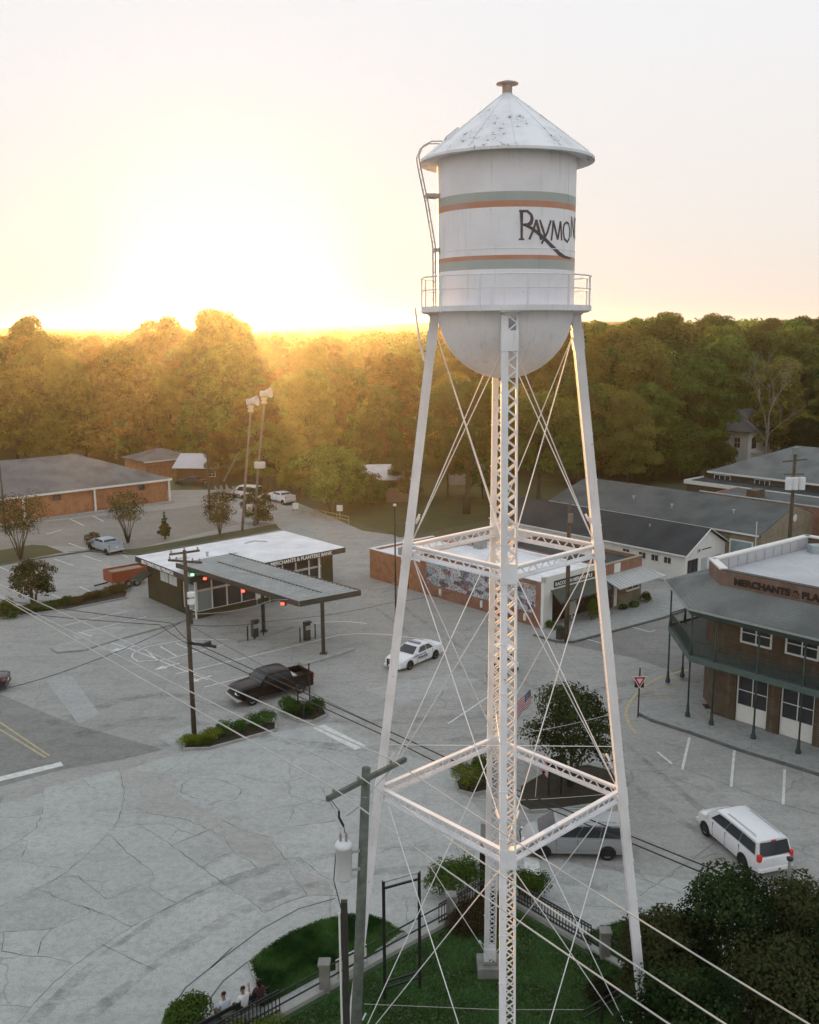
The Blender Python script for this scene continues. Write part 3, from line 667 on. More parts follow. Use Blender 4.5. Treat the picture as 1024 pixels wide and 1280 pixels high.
# tie rods with turnbuckles
for z0, z1 in ((24.75, 18.65), (18.1, 10.65), (10.1, .8)):
    for k in range(4):
        for a, b in ((lp(k, z0), lp((k+1) % 4, z1)), (lp((k+1) % 4, z0), lp(k, z1))):
            a, b = Vector(a), Vector(b); ca_, cb_ = Vector((a.x, a.y, 0))*.06, Vector((b.x, b.y, 0))*.05
            mb = MB().tube([a-ca_, b-cb_], .018, 5); q = b.lerp(a, .10); d = (a-b).normalized(); mb.tube([q-d*.12, q+d*.12], .032, 6)
            mb.build('tie_rod', STEEL, TW)
# thin service line and steady rods inside the tower
for z in (11.9, ):
    mb = MB()
    for k in (0, 1):
        mb.tube([lp(k, z), lp(k+2, z)], .012, 4)
    mb.build('sway_rod', STEEL, TW)

# ---------------------------------------------------------------- leaf-clump foliage
def leaves_mesh(name, lobes, n, size, mat, seed, squash=.75, solid=.35):
    g_ = np.random.default_rng(seed); L = np.array(lobes, float)
    wts = (L[:, 3]*L[:, 4]*L[:, 5])**(2/3); idx = g_.choice(len(L), n, p=wts/wts.sum())
    d = g_.normal(size=(n, 3)); d /= np.linalg.norm(d, axis=1)[:, None]
    d[:, 2] = np.where(d[:, 2] < -.4, -d[:, 2]*.6, d[:, 2])
    rad = np.where(g_.random(n) < solid, g_.random(n)**.5, .82+.26*g_.random(n))[:, None]
    c = L[idx, :3]+d*rad*L[idx, 3:6]
    nrm = d*1.25+np.array([0, 0, .35])+g_.normal(size=(n, 3))*.5; nrm /= np.linalg.norm(nrm, axis=1)[:, None]
    t = np.cross(nrm, g_.normal(size=(n, 3))); t /= np.linalg.norm(t, axis=1)[:, None]; b = np.cross(nrm, t)
    s = (size*(.6+.8*g_.random(n)))[:, None]*.5
    v = np.stack([c-t*s, c-b*s*squash+nrm*s*.15, c+t*s, c+b*s*squash+nrm*s*.15], 1).reshape(-1, 3)
    me = bpy.data.meshes.new(name); me.vertices.add(4*n); me.vertices.foreach_set('co', v.ravel().astype(np.float32))
    me.loops.add(4*n); me.loops.foreach_set('vertex_index', np.arange(4*n, dtype=np.int32))
    me.polygons.add(n); me.polygons.foreach_set('loop_start', np.arange(0, 4*n, 4, dtype=np.int32))
    me.update(calc_edges=True); me.materials.append(mat); return me
def crown_lobes(r, h0, h1, k, seed, shape='round'):
    q = random.Random(seed); out = []
    for i in range(k):
        t = (i+.5)/k; z = h0+(h1-h0)*(.12+.86*t)
        if shape == 'round': env = math.sqrt(max(0, 1-((t-.42)/.62)**2))
        elif shape == 'cone': env = 1.02-t*.95
        elif shape == 'vase': env = .35+.75*t if t < .8 else .9-(t-.8)*1.5
        else: env = 1
        a = i*2.39996+q.uniform(-.4, .4); rr_ = r*env*(q.uniform(.35, .8) if shape != 'cone' else q.uniform(.1, .55))
        lr_ = r*q.uniform(.24, .42)*(1 if shape != 'cone' else max(.25, env))
        out.append((rr_*math.cos(a), rr_*math.sin(a), z, lr_, lr_, lr_*q.uniform(.6, .85)))
    return out
def trunk_mesh(r0, h, lobes, seed, name='trunk', stems=1, spread=.3):
    mb = MB(); q = random.Random(seed)
    tops = []
    for s_ in range(stems):
        a = s_*6.283/stems+q.uniform(-.3, .3); sp = spread*(stems > 1)
        top = (math.cos(a)*sp*h, math.sin(a)*sp*h, h)
        mb.tube([(math.cos(a)*r0*.8*(stems > 1), math.sin(a)*r0*.8*(stems > 1), -.15), (top[0]*.35+q.uniform(-.05, .05)*h, top[1]*.35+q.uniform(-.05, .05)*h, h*.5), top], [r0*1.25, r0*.85, r0*.5], 7)
        tops.append(Vector(top))
    for l in lobes[::max(1, len(lobes)//10)]:
        t = min(tops, key=lambda p: (p-Vector(l[:3])).length); b = t*q.uniform(.6, 1.); e = Vector(l[:3])
        mid = b.lerp(e, .5)+Vector((0, 0, .06*h)); mb.tube([b, mid, e], [r0*.38, r0*.22, r0*.07], 5)
    return mb
BARK = M('bark', (.10, .08, .06), .95, .4, 3., bmp=.5)
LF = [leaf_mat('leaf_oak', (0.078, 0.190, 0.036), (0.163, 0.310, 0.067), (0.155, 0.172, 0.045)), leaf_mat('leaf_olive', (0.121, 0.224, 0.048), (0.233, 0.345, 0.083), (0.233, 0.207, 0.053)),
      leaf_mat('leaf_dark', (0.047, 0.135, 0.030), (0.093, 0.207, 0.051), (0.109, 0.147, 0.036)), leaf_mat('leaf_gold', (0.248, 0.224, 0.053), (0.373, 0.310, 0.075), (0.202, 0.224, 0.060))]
LF += [leaf_mat('leaf_orange', (.17, .12, .035), (.27, .19, .05), (.2, .12, .04))]  # orange flare glow over the left wood, put into the leaf colour
NV = 9; FV = []
for i in range(NV):
    shape = 'cone' if i == 8 else 'round'
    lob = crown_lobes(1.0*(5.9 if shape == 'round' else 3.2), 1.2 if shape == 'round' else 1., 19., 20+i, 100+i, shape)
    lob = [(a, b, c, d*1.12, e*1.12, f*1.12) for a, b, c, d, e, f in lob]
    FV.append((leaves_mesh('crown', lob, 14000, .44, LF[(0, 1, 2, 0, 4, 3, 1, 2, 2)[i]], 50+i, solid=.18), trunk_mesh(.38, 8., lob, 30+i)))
FT = []
for i, (cm, tm) in enumerate(FV):
    FT.append((cm, None, tm))
ftr = [None]*NV
def forest_tree(i, x, y, s, rz, label, group):
    z = terrain(x, y)
    if ftr[i] is None:
        r = thing('tree', label, 'tree', (x, y, z), rz, group)
        FT[i][2].build('trunk', BARK, r, smooth=True)
        c = bpy.data.objects.new('crown', FT[i][0]); COL.objects.link(c); c.parent = r
        ftr[i] = (r, [c, bpy.data.objects[[q.name for q in bpy.data.objects if q.parent == r and q.name.startswith('trunk')][0]]])
    else:
        r = ftr[i][0].copy(); COL.objects.link(r); r.location = (x, y, z); r.rotation_euler = (0, 0, rz); r['label'] = label; r['group'] = group
        for ch in ftr[i][1]:
            c = ch.copy(); COL.objects.link(c); c.parent = r
    r.scale = (s*random.uniform(.92, 1.1), s*random.uniform(.92, 1.1), s)
    return r
FRONT = [(-250, 180), (0, 172), (150, 172), (200, 178), (250, 172), (290, 156), (370, 145), (425, 146), (440, 152), (520, 152), (560, 162), (640, 160), (700, 145), (830, 148), (890, 160), (915, 190), (955, 190), (970, 172), (1100, 168), (1300, 170)]
def front(x, y):
    u = 512+FPX*x/(y*.98); 
    for (a, b), (c, d) in zip(FRONT, FRONT[1:]):
        if a <= u <= c: return b+(d-b)*(u-a)/(c-a)
    return 195
q = random.Random(21); placed = []
tries = 0
while len(placed) < 285 and tries < 60000:
    tries += 1
    y = 140+(q.random()**1.25)*190; hw = y*.43+16; x = q.uniform(-hw, hw)
    if y < front(x, y): continue
    md = 8.3+(y-150)*.02
    if any((x-a)**2+(y-b)**2 < md*md for a, b, _ in placed): continue
    placed.append((x, y, 0))
for n_, (x, y, _) in enumerate(placed):
    u = 512+FPX*x/(y*.98); f = y-front(x, y)
    s = q.uniform(.80, 1.2)*(1.0 if f > 14 else .86)
    if 300 < u < 540: s *= .90
    elif u > 700: s *= 1.06
    if 225 < u < 300 and y > 215: s *= 1.12
    i = q.choice((4, 5, 5, 4, 1, 6, 0, 2)) if u < 500 else q.choice((0, 1, 2, 3, 6, 7, 5, 1))  # left wood weighted to orange and gold leaves, painting in the sun glow
    if q.random() < .06: i = 8
    look = ('olive', 'yellow-green', 'dark green', 'olive', 'orange', 'golden', 'yellow-green', 'dark green', 'slim conical')[i]
    row = 'front edge' if f < 14 else ('second rank' if f < 32 else ('middle' if f < 62 else ('upper ranks' if f < 100 else 'farthest ranks')))
    reg = next(n for lim, n in ((0, 'at the far left edge'), (75, 'behind the left end of the brick office'), (150, 'behind the brick office'), (215, 'behind the grey-roofed annexe'), (280, 'behind the tin-roofed cabin'), (335, 'behind the siren poles'), (400, 'right of the siren poles'), (460, 'above the pale olive trees'), (525, 'behind the left tower leg'), (585, 'left of the tower column'), (640, 'behind the tower column'), (700, 'right of the tower column'), (760, 'behind the right tower leg'), (820, 'behind the long brick hall'), (880, 'left of the white house'), (950, 'behind the white house'), (1010, 'right of the bare tree'), (9999, 'at the far right edge')) if u < lim)
    lab = '%s tree, %s of the wood, %s' % (look, row, reg); gr = 'trees of the wood'
    forest_tree(i, x, y, s, q.uniform(0, 6.28), lab, gr)
# the far woods read as one mass
lob = []
for i in range(900):
    y = 320+(q.random()**1.3)*700; hw = y*.47+20; x = q.uniform(-hw, hw); r = q.uniform(4.5, 8.5); h_ = q.uniform(15.5, 20.5)
    lob.append((x, y, terrain(x, y)+h_-r*.8, r, r, r*.9))
fm = leaves_mesh('distant_woods', lob, 130000, 1.7, LF[1], 77, solid=.1)
fw = bpy.data.objects.new('distant_woods', fm); COL.objects.link(fw); fw['kind'] = 'stuff'; fw['label'] = 'far woods merging towards the horizon'; fw['category'] = 'woods'
# tall standout crowns on the skyline
for (u, v, Y, i, s, lab) in ((268, 392, 205, 1, 1.30, 'broad round tree rising above the skyline under the sun'), (203, 396, 215, 4, 1.28, 'open-crowned tree above the skyline, left of the broad round one'),
                          (30, 398, 230, 2, 1.24, 'tree standing above the skyline at the far left'), (900, 396, 260, 3, 1.32, 'dark round crown topping the green wood on the right'),
                          (820, 402, 200, 7, 1.18, 'tall ragged tree in the green wood behind the dark shingled roof'), (1000, 404, 235, 0, 1.2, 'tall tree on the skyline above the white house')):
    p = PY(u, v, Y); z = terrain(p.x, Y); sc = (p.z-z)/19.3; t = forest_tree(i, p.x, Y, sc, q.uniform(0, 6), lab, 'skyline trees'); t.scale = (sc*.9, sc*.9, sc)
    del t['group']
def small_tree(label, base, h, r, leaf, n, size, seed, stems=1, shape='round', h0=.25, tr=.12, name='tree', group=None, nl=24):
    b = P(*base) if isinstance(base, tuple) else base
    t = thing(name, label, 'tree' if 'tree' in name else 'shrub', b, 0, group)
    lob = crown_lobes(r, h*h0, h, nl, seed, shape)
    c = bpy.data.objects.new('crown', leaves_mesh('crown', lob, n, size, leaf, seed)); COL.objects.link(c); c.parent = t
    trunk_mesh(tr, h*.55, lob, seed, stems=stems, spread=.35).build('trunk', BARK, t, smooth=True)
    return t
CM = leaf_mat('leaf_myrtle', (.075, .085, .03), (.13, .125, .045), (.13, .10, .04), vary=False); DK = leaf_mat('leaf_deep', (.030, .060, .024), (.065, .10, .036), (.075, .08, .035), vary=False)
GR = leaf_mat('leaf_fresh', (.045, .09, .02), (.09, .15, .035), vary=False); YL = leaf_mat('leaf_yellow_green', (.16, .22, .03), (.24, .28, .05), vary=False); CO = leaf_mat('leaf_conifer', (.03, .055, .025), (.05, .08, .03))
small_tree('bronze crape myrtle with many bare stems on the grass verge at the left edge', (26, 699), 6.8, 4.0, CM, 4200, .17, 1, stems=11, shape='vase', h0=.40, tr=.06, nl=44)
small_tree('bronze multi-stemmed crape myrtle in front of the brick wall', (160, 679), 5.8, 3.0, CM, 3400, .16, 2, stems=9, shape='vase', h0=.4, tr=.06, nl=36)
small_tree('low bushy tree between the siren poles and the grey-green conifer', (275, 668), 4.9, 2.6, CM, 4000, .17, 3, stems=9, shape='vase', h0=.2, tr=.05, nl=34)
small_tree('small dark conical conifer beside the white-roofed bank', (207, 674), 3.4, 1.25, CO, 5000, .14, 4, shape='cone', h0=.02, name='conifer_tree', nl=30)
small_tree('dense bronze bush at the foot of the siren poles', (322, 655), 4.6, 2.3, CM, 5000, .2, 5, h0=.02, name='shrub')
small_tree('dark green small tree in the parking island by the left edge', (42, 757), 4.0, 2.3, CO, 6500, .16, 6, stems=3, h0=.2)
small_tree('round bush behind the pale blue pickup', (118, 687), 2.0, 1.1, CM, 1800, .14, 8, h0=.02, name='shrub')
small_tree('wide olive tree in front of the tin-roofed shed', (415, 640), 8.6, 5.4, LF[1], 11000, .32, 9, stems=2, h0=.08)
small_tree('pale olive tree left of the tin-roofed shed', (375, 622), 7.5, 4.2, LF[1], 7000, .32, 10, h0=.08)
small_tree('low olive tree behind the yellow railing', (455, 633), 4.4, 3.6, LF[0], 6000, .28, 11, h0=.05)
small_tree('olive tree just left of the tin-roofed shed', (438, 630), 6.4, 3.0, LF[0], 6500, .28, 91, h0=.06)
small_tree('small dark tree hiding the right end of the tin-roofed shed', (508, 627), 7.2, 3.2, LF[2], 7000, .28, 92, h0=.1)
small_tree('green tree standing in front of the pale outbuilding', (560, 622), 9.5, 3.6, LF[1], 7500, .3, 93, h0=.3)
small_tree('bushy tree between the pale outbuilding and the tower column', (604, 624), 8.5, 4.2, LF[0], 8000, .3, 94, h0=.1)
small_tree('pale yellow-green tree above the left half of the brick office roof', (70, 585), 9.2, 4.6, LF[1], 8500, .32, 95, h0=.1)
small_tree('olive tree behind the right part of the brick office roof', (160, 586), 8.6, 4.2, LF[0], 8000, .32, 96, h0=.1)
small_tree('leafy tree at the right side of the tin-roofed cabin', (276, 604), 8.2, 3.6, LF[4], 7500, .3, 97, h0=.1)
small_tree('leafy tree behind the white vans and the siren poles', (335, 612), 10.5, 4.8, LF[1], 9500, .32, 98, h0=.08)
small_tree('dark tree at the corner of the hip-roofed building', (893, 600), 8.5, 3.6, LF[2], 7500, .3, 99, h0=.1)
small_tree('autumn-gold tree at the back of the dark shingled roof', (725, 598), 7.2, 4.2, LF[3], 8000, .34, 12, h0=.15)
small_tree('round green tree behind the grey shingled roof', (790, 602), 9.0, 6.0, leaf_mat('leaf_green', (.05, .085, .02), (.09, .13, .03)), 11000, .36, 13, h0=.06)
small_tree('green tree between the shingled roof and the white cornice', (850, 600), 9.5, 5.5, LF[2], 9000, .36, 14, h0=.06)
small_tree('dark tree beside the white house, right of it', Vector((70, 150, 0)), 12.0, 6.2, CO, 12000, .38, 15, h0=.1)
small_tree('dark tree overlapping the roof of the white house', Vector((67.5, 163, 0)), 9.0, 4.2, CO, 10000, .38, 16, h0=.1)
small_tree('lone yard tree with a pale trunk standing on the far lawn', (583, 642), 17.0, 7.0, LF[0], 12000, .45, 17, h0=.38, tr=.42)
small_tree('yard tree leaning over the far lawn behind the tower', (672, 640), 15.5, 6.5, LF[2], 11000, .45, 18, h0=.3, tr=.3)
small_tree('dark leafy tree with flags around it on the traffic island', (713, 984), 5.3, 2.9, DK, 9000, .15, 19, stems=5, h0=.30, tr=.08, nl=34)
for j, (x, y, h_, r_, lab) in enumerate(((8.9, 30.6, 4.2, 1.9, 'dark myrtle behind the lower end of the right tower leg'), (11.2, 31.2, 5.3, 2.4, 'tall dark myrtle behind the short grey post, lower right'), (14.1, 31.4, 4.9, 2.4, 'dark myrtle cut off by the right edge of the view'),
                          (11.9, 27.6, 4.9, 2.6, 'dark myrtle at the bottom edge, below the grey post'), (8.4, 26.3, 5.0, 2.2, 'dark myrtle in front of the right tower leg, hiding its lower end'), (14.6, 28.2, 4.8, 2.4, 'dark myrtle in the very corner, lower right'))):
    small_tree(lab, Vector((x, y, 0)), h_, r_, DK, 15000, .12, 60+j, stems=6, h0=.25, tr=.07, nl=34)
# bare tree
bt = thing('bare_tree', 'leafless pale tree standing out in front of the green wood', 'tree', (58.3, 157, 0))
mb = MB(); qq = random.Random(5)
def branch(p, d, l, r, dep):
    b1 = p+d*l*.5+Vector((qq.uniform(-.12, .12), qq.uniform(-.12, .12), 0))*l; e = p+d*l+Vector((qq.uniform(-.1, .1), qq.uniform(-.1, .1), .05))*l
    mb.tube([p, b1, e], [r*.7, r*.52, r*.38], 5)
    if dep == 0: return
    for k_ in range(qq.choice((2, 3, 3))):
        nd = (d*.9+Vector((qq.uniform(-.75, .75), qq.uniform(-.75, .75), qq.uniform(-.1, .5)))).normalized(); st_ = b1.lerp(e, qq.uniform(.3, 1)); branch(st_, nd, l*qq.uniform(.5, .85), r*.6, dep-1)
branch(Vector((0, 0, -.3)), Vector((.05, 0, 1)), 9., .36, 0)
branch(Vector((.4, 0, 7.5)), Vector((-.25, 0, 1)).normalized(), 6., .20, 4); branch(Vector((.4, 0, 8.3)), Vector((.3, .1, 1)).normalized(), 5.2, .2, 4); branch(Vector((.3, 0, 6.)), Vector((-.6, .1, .7)).normalized(), 4., .14, 3); branch(Vector((.3, 0, 6.8)), Vector((.65, -.1, .6)).normalized(), 3.6, .13, 3)
mb.build('trunk', M('pale_bark', (.22, .19, .16), .9, .25, 3.), bt)
# shrubs and hedges
def shrub(label, pts, h, r, leaf, size, seed, dens=1300, cat='shrub', name='shrub'):
    ps = [P(*p) if isinstance(p, tuple) else p for p in pts]; c0 = sum(ps, Vector((0, 0, 0)))/len(ps); c0.z = 0
    q_ = random.Random(seed); lob = []
    for p in ps:
        for _ in range(5): lob.append((p.x-c0.x+q_.uniform(-.5, .5)*r, p.y-c0.y+q_.uniform(-.5, .5)*r, h*q_.uniform(.35, .62), r*q_.uniform(.5, .8), r*q_.uniform(.5, .8), h*q_.uniform(.38, .5)))
    t = thing(name, label, cat, c0)
    c = bpy.data.objects.new('foliage', leaves_mesh('foliage', lob, int(dens*len(ps)), size, leaf, seed)); COL.objects.link(c); c.parent = t
    m_ = MB()
    for l in lob[::2]: m_.tube([(l[0]*.9, l[1]*.9, 0), (l[0], l[1], l[2])], [.03, .012], 4)
    m_.build('stems', BARK, t); return t
shrub('bright green ground shrub at the foot of the left utility pole', [(240, 930), (255, 930), (268, 924)], .7, .75, YL, .09, 31)
shrub('ragged dark shrub row in the bed right of the bright green one', [(283, 920), (300, 916), (318, 912), (335, 906)], 1.0, .6, LF[2], .09, 32)
shrub('dark shrub patch with two posts beside the black pickup', [(358, 890), (370, 893), (383, 896), (396, 892)], 1.1, .75, LF[2], .10, 33)
shrub('clipped yellow-green bush in the round kerbed bed', [(581, 984), (590, 987)], 1.5, .8, YL, .09, 34, 2200)
shrub('clipped dark green bush in the round kerbed bed', [(600, 982), (606, 977)], 1.6, .8, GR, .09, 35, 2200)
shrub('green shrub behind the far corner of the yard fence, left of the tower column', [(555, 1122), (572, 1112), (590, 1108)], 1.5, .8, GR, .09, 36, 2200)
shrub('green shrub right of the tower column behind the picket fence', [(652, 1118), (668, 1120)], 1.3, .7, GR, .09, 37, 2200)
shrub('dark brown shrubbery inside the far corner of the yard', [(585, 1150), (602, 1162), (575, 1160), (612, 1140)], .9, .8, leaf_mat('leaf_brown', (.035, .04, .02), (.07, .055, .03)), .09, 38, 2000)
shrub('grassy green tuft at the bottom left behind the bench', [(232, 1286), (245, 1282)], 1.2, .7, GR, .10, 39, 2600)
shrub('low yellowish shrubs below the picket fence at the bottom', [(300, 1300), (330, 1290)], .6, .7, LF[1], .08, 40, 1500)
shrub('long dark green hedge along the parking island', [(12, 772), (28, 769), (45, 766), (62, 762), (80, 757)], .8, .9, GR, .13, 41, 900, 'hedge', 'hedge')
shrub('tan low shrubs along the kerb beside the bank', [(95, 754), (110, 750), (125, 747), (140, 743), (152, 740)], .8, .85, CM, .13, 42, 800)
shrub('squat olive bush at the left edge below the parking island', [(3, 772), (9, 768)], 1.6, .8, LF[1], .13, 43, 1200)
shrub('green shrub against the brick shop wall', [(808, 752)], 1.0, .7, LF[2], .10, 44)
shrub('dark climbing shrub beside the white shop door', [(741, 777), (746, 774)], 2.3, .5, LF[2], .10, 45, 2000)
shrub('leafy potted plants at the foot of the white shop corner', [(685, 786), (692, 788)], .8, .4, GR, .09, 46, 700)
shrub('ivy-dark shrub below the shop window', [(780, 763), (793, 760)], .6, .5, LF[2], .1, 47)
shrub('dark red-brown bush by the right tower foot', [(748, 1255), (756, 1248)], .9, .6, MATS['leaf_brown'], .08, 48)
# kerbed beds
def bed(label_mat, pts, name='planting_bed'):
    raised(name, pts, .10, label_mat); kerb(pts, .16, .13, 'bed_kerb', closed=True)
MULCH = M('dark_mulch', (.045, .04, .028), .95, .4, 3., bmp=.5)
bed(MULCH, [(228, 938), (262, 937), (345, 914), (345, 905), (325, 903), (240, 924)])
bed(MULCH, [(350, 890), (372, 903), (392, 903), (409, 895), (402, 882), (368, 876)])
bed(MULCH, [(570, 980), (573, 990), (592, 995), (612, 990), (612, 972), (585, 966)])
bed(MULCH, [(650, 985), (648, 1008), (662, 1016), (700, 1014), (760, 1005), (775, 985), (765, 965), (735, 958), (690, 962)])
bed(MULCH, [(-20, 776), (85, 763), (158, 748), (160, 741), (150, 736), (90, 748), (-20, 766)])
def island(pts, h=.14): raised('traffic_island', pts, h, KERB)
island([(64, 812), (72, 807), (100, 801), (215, 774), (222, 773), (226, 779), (150, 800), (105, 814), (72, 817)])
island([(291, 799), (330, 792), (362, 783), (367, 785), (330, 797), (296, 803)])
island([(328, 811), (350, 804), (395, 792), (400, 795), (350, 808), (330, 814)], .05)
island([(372, 829), (385, 822), (420, 814), (440, 811), (444, 813), (430, 818), (380, 833)])

# ---------------------------------------------------------------- buildings
BRK = brick_mat('red_brick', (.30, .12, .075), (.22, .09, .06), (.30, .26, .22))
BRKD = brick_mat('dark_brick', (.115, .08, .05), (.08, .055, .036), (.14, .125, .10))
BRKT = brick_mat('tan_brick', (.26, .215, .15), (.20, .165, .11), (.26, .24, .2))
BRKO = brick_mat('orange_brick', (.40, .15, .07), (.33, .12, .06), (.36, .28, .2))
SH_G = shingle_mat('grey_green_shingles', (.14, .152, .152), (.185, .198, .196)); SH_D = shingle_mat('dark_shingles', (.032, .042, .05), (.055, .065, .072))
SH_M = shingle_mat('mid_grey_shingles', (.085, .095, .098), (.125, .135, .135)); SH_B = shingle_mat('brown_grey_shingles', (.125, .135, .145), (.175, .185, .195))
ROOFW = M('white_roof_membrane', (.80, .80, .83), .6, .16, .5, col2=(.55, .55, .58), fine=9)
ROOFG = M('grey_roof_membrane', (.50, .50, .53), .7, .25, .35, col2=(.40, .40, .42), fine=8)
DGREEN = M('dark_green_stucco', (.05, .052, .03), .9, .45, .9, col2=(.035, .034, .02), bmp=.3)
BRONZE = M('bronze_fascia', (.05, .052, .046), .6, .3, 2.)
METALR = M('ribbed_metal_roof', (.36, .385, .395), .5, .3, .5, metal=.1, col2=(.24, .26, .265))
def win(parent, x, z, w_, h_, face='y0', at=0., cols=2, rows=2, fr=.07, glass=GLASS, trim=None, sill=False, name='window'):
    """window on a wall plane; x along wall, at = wall plane coordinate; face y0 looks to -y, x0 looks to -x"""
    trim = trim or WTRIM; f = MB(); g_ = MB()
    def bx(mb, a0, a1, z0, z1, d0, d1):
        if face == 'y0': mb.box(a0, a1, at-d1, at-d0, z0, z1)
        elif face == 'x0': mb.box(at-d1, at-d0, a0, a1, z0, z1)
        elif face == 'x1': mb.box(at+d0, at+d1, a0, a1, z0, z1)
    e = .003
    bx(f, x, x+w_, z, z+fr, e, .07); bx(f, x, x+w_, z+h_-fr, z+h_, e, .07); bx(f, x, x+fr, z+fr, z+h_-fr, e, .07); bx(f, x+w_-fr, x+w_, z+fr, z+h_-fr, e, .07)
    for i in range(1, cols): c = x+w_*i/cols; bx(f, c-fr*.35, c+fr*.35, z+fr, z+h_-fr, e, .058)
    for j in range(1, rows): c = z+h_*j/rows; bx(f, x+fr, x+w_-fr, c-fr*.3, c+fr*.3, e, .048)
    if sill: bx(f, x-.06, x+w_+.06, z-.09, z, e, .12)
    fo = f.build(name, trim, parent)
    bx(g_, x+fr*.5, x+w_-fr*.5, z+fr*.5, z+h_-fr*.5, .002, .03); g_.build('pane', glass, fo); return fo
def door(parent, x, z, w_, h_, mat, face='y0', at=0., name='door'):
    m_ = MB()
    if face == 'y0': m_.box(x, x+w_, at-.06, at-.002, z, z+h_)
    else: m_.box(at-.06, at-.002, x, x+w_, z, z+h_)
    o = m_.build(name, mat, parent); k = MB()
    if face == 'y0': k.box(x+w_*.85, x+w_*.9, at-.11, at-.062, z+.95, z+1.1)
    else: k.box(at-.11, at-.062, x+w_*.85, x+w_*.9, z+.95, z+1.1)
    k.build('handle', GALV, o); return o
def hip_roof(mb, x0, x1, y0, y1, z, zr, thick=.15):
    w_ = min(x1-x0, y1-y0)/2
    if x1-x0 > y1-y0: a, b = (x0+w_, (y0+y1)/2, zr), (x1-w_, (y0+y1)/2, zr)
    else: a, b = ((x0+x1)/2, y0+w_, zr), ((x0+x1)/2, y1-w_, zr)
    c = [(x0, y0, z), (x1, y0, z), (x1, y1, z), (x0, y1, z)]; cb = [(x, y, z-thick) for x, y, _ in c]
    v = c+cb+[a, b]
    fs = [(4, 7, 6, 5)]+[(i, 4+i, 4+(i+1) % 4, (i+1) % 4) for i in range(4)]
    if x1-x0 > y1-y0: fs += [(0, 1, 9, 8), (1, 2, 9), (2, 3, 8, 9), (3, 0, 8)]
    else: fs += [(0, 1, 8), (1, 2, 9, 8), (2, 3, 9), (3, 0, 8, 9)]
    return mb.add(v, fs)
def gable_roof(mb, x0, x1, y0, y1, z, zr, thick=.12, axis='y'):      # ridge along y
    xm = (x0+x1)/2
    pts = [(x0, z), (xm, zr), (x1, z), (x1, z-thick), (xm, zr-thick*1.3), (x0, z-thick)]
    v = [(x, y0, zz) for x, zz in pts]+[(x, y1, zz) for x, zz in pts]
    fs = [(0, 1, 7, 6), (1, 2, 8, 7), (2, 3, 9, 8), (3, 4, 10, 9), (4, 5, 11, 10), (5, 0, 6, 11), (5, 4, 1, 0), (4, 3, 2, 1), (6, 7, 10, 11), (7, 8, 9, 10)]
    return mb.add(v, fs)
def walls(mb, x0, x1, y0, y1, z1, t=.25, z0=0.):
    mb.box(x0, x1, y0, y0+t, z0, z1); mb.box(x0, x1, y1-t, y1, z0, z1); mb.box(x0, x0+t, y0+t, y1-t, z0, z1); mb.box(x1-t, x1, y0+t, y1-t, z0, z1); return mb

# --- drive-through bank branch
bk = thing('bank_branch', 'low white-roofed bank building with bronze fascia and big front windows', 'bank', (-18.75, 81.1, 0), GRID)
BX, BY, BZ = 14.9, 9.2, 3.55
MB().box(.0, .35, .35, BY, 0, BZ).box(0, BX, BY-.3, BY+.0, 0, BZ+.0).build('wall', DGREEN, bk) if 0 else None
wl = MB(); wl.box(0, .3, 2.6, BY, 0, BZ); wl.box(.3, BX, BY-.3, BY, 0, BZ); wl.box(BX-.3, BX, .3, BY-.3, 0, BZ); wl.box(0, BX, 0, .3, 0, .55); wl.box(0, BX, 0, .3, 3.3, BZ); wl.box(0, .3, .3, 2.6, 0, .55); wl.box(0, .3, .3, 2.6, 3.0, BZ)
wl.box(BX-1.2, BX, .0, .3, .55, 3.3)
wl.build('wall', DGREEN, bk)
MB().box(.3, BX-.3, .3, BY-.3, .004, .06).box(4, 7, 2, 2.6, .06, 1.1).box(9, 11, 3.5, 4.1, .06, 1.1).box(2.0, 13, 6.2, 6.4, .06, 3.3).build('interior', M('bank_interior', (.12, .07, .045), .8, .4, 1.), bk)
rm = MB(); rm.box(-.75, BX+1.0, -.65, BY+.7, BZ+.12, BZ+.52); rm.build('roof', ROOFW, bk)
fa = MB(); fa.box(-.80, BX+1.05, -.70, -.653, BZ, BZ+.50); fa.box(-.80, -.753, -.65, BY+.7, BZ, BZ+.50); fa.box(BX+1.003, BX+1.05, -.65, BY+.7, BZ, BZ+.5); fa.box(-.75, BX+1.0, -.65, BY+.7, BZ, BZ+.10)
fa.build('fascia', BRONZE, bk)
LETW = M('sign_letter_white', (.78, .78, .76), .6, .1, 4.)
text('MERCHANTS & PLANTERS BANK', .46, LETW, bk, (7.35, -.71, BZ+.09), (R_(90), 0, 0), sx=1.04, bold=.012)
text('SELF DRIVE-THRU BRANCH', .44, LETW, bk, (-.81, 8.6, BZ+.1), (R_(90), 0, R_(-90)), sx=1.16, bold=.02)
for i in range(9):
    x = .25+i*1.5; 
    if x+1.5 > BX-1.1: break
    if i == 4: continue
    win(bk, x, .55, 1.5, 1.85, at=.28, cols=1, rows=1, glass=GLASSB if i in (0, 5) else GLASS, fr=.06); win(bk, x, 2.45, 1.5, .85, at=.28, cols=1, rows=1, fr=.06)
door(bk, 6.35, .05, 1.1, 2.3, WTRIM, at=.25); MB().box(-.06, .06, -.02, .1, 0, 3.5).box(6.15, 6.3, .0, .12, 0, 3.5).box(7.5, 7.65, 0, .12, 0, 3.5).box(13.2, 13.4, -.02, .1, 0, 3.5).build('post', WTRIM, bk)
win(bk, .35, .55, 2.2, 2.45, 'x0', .25, cols=1, rows=1, glass=GLASSB)
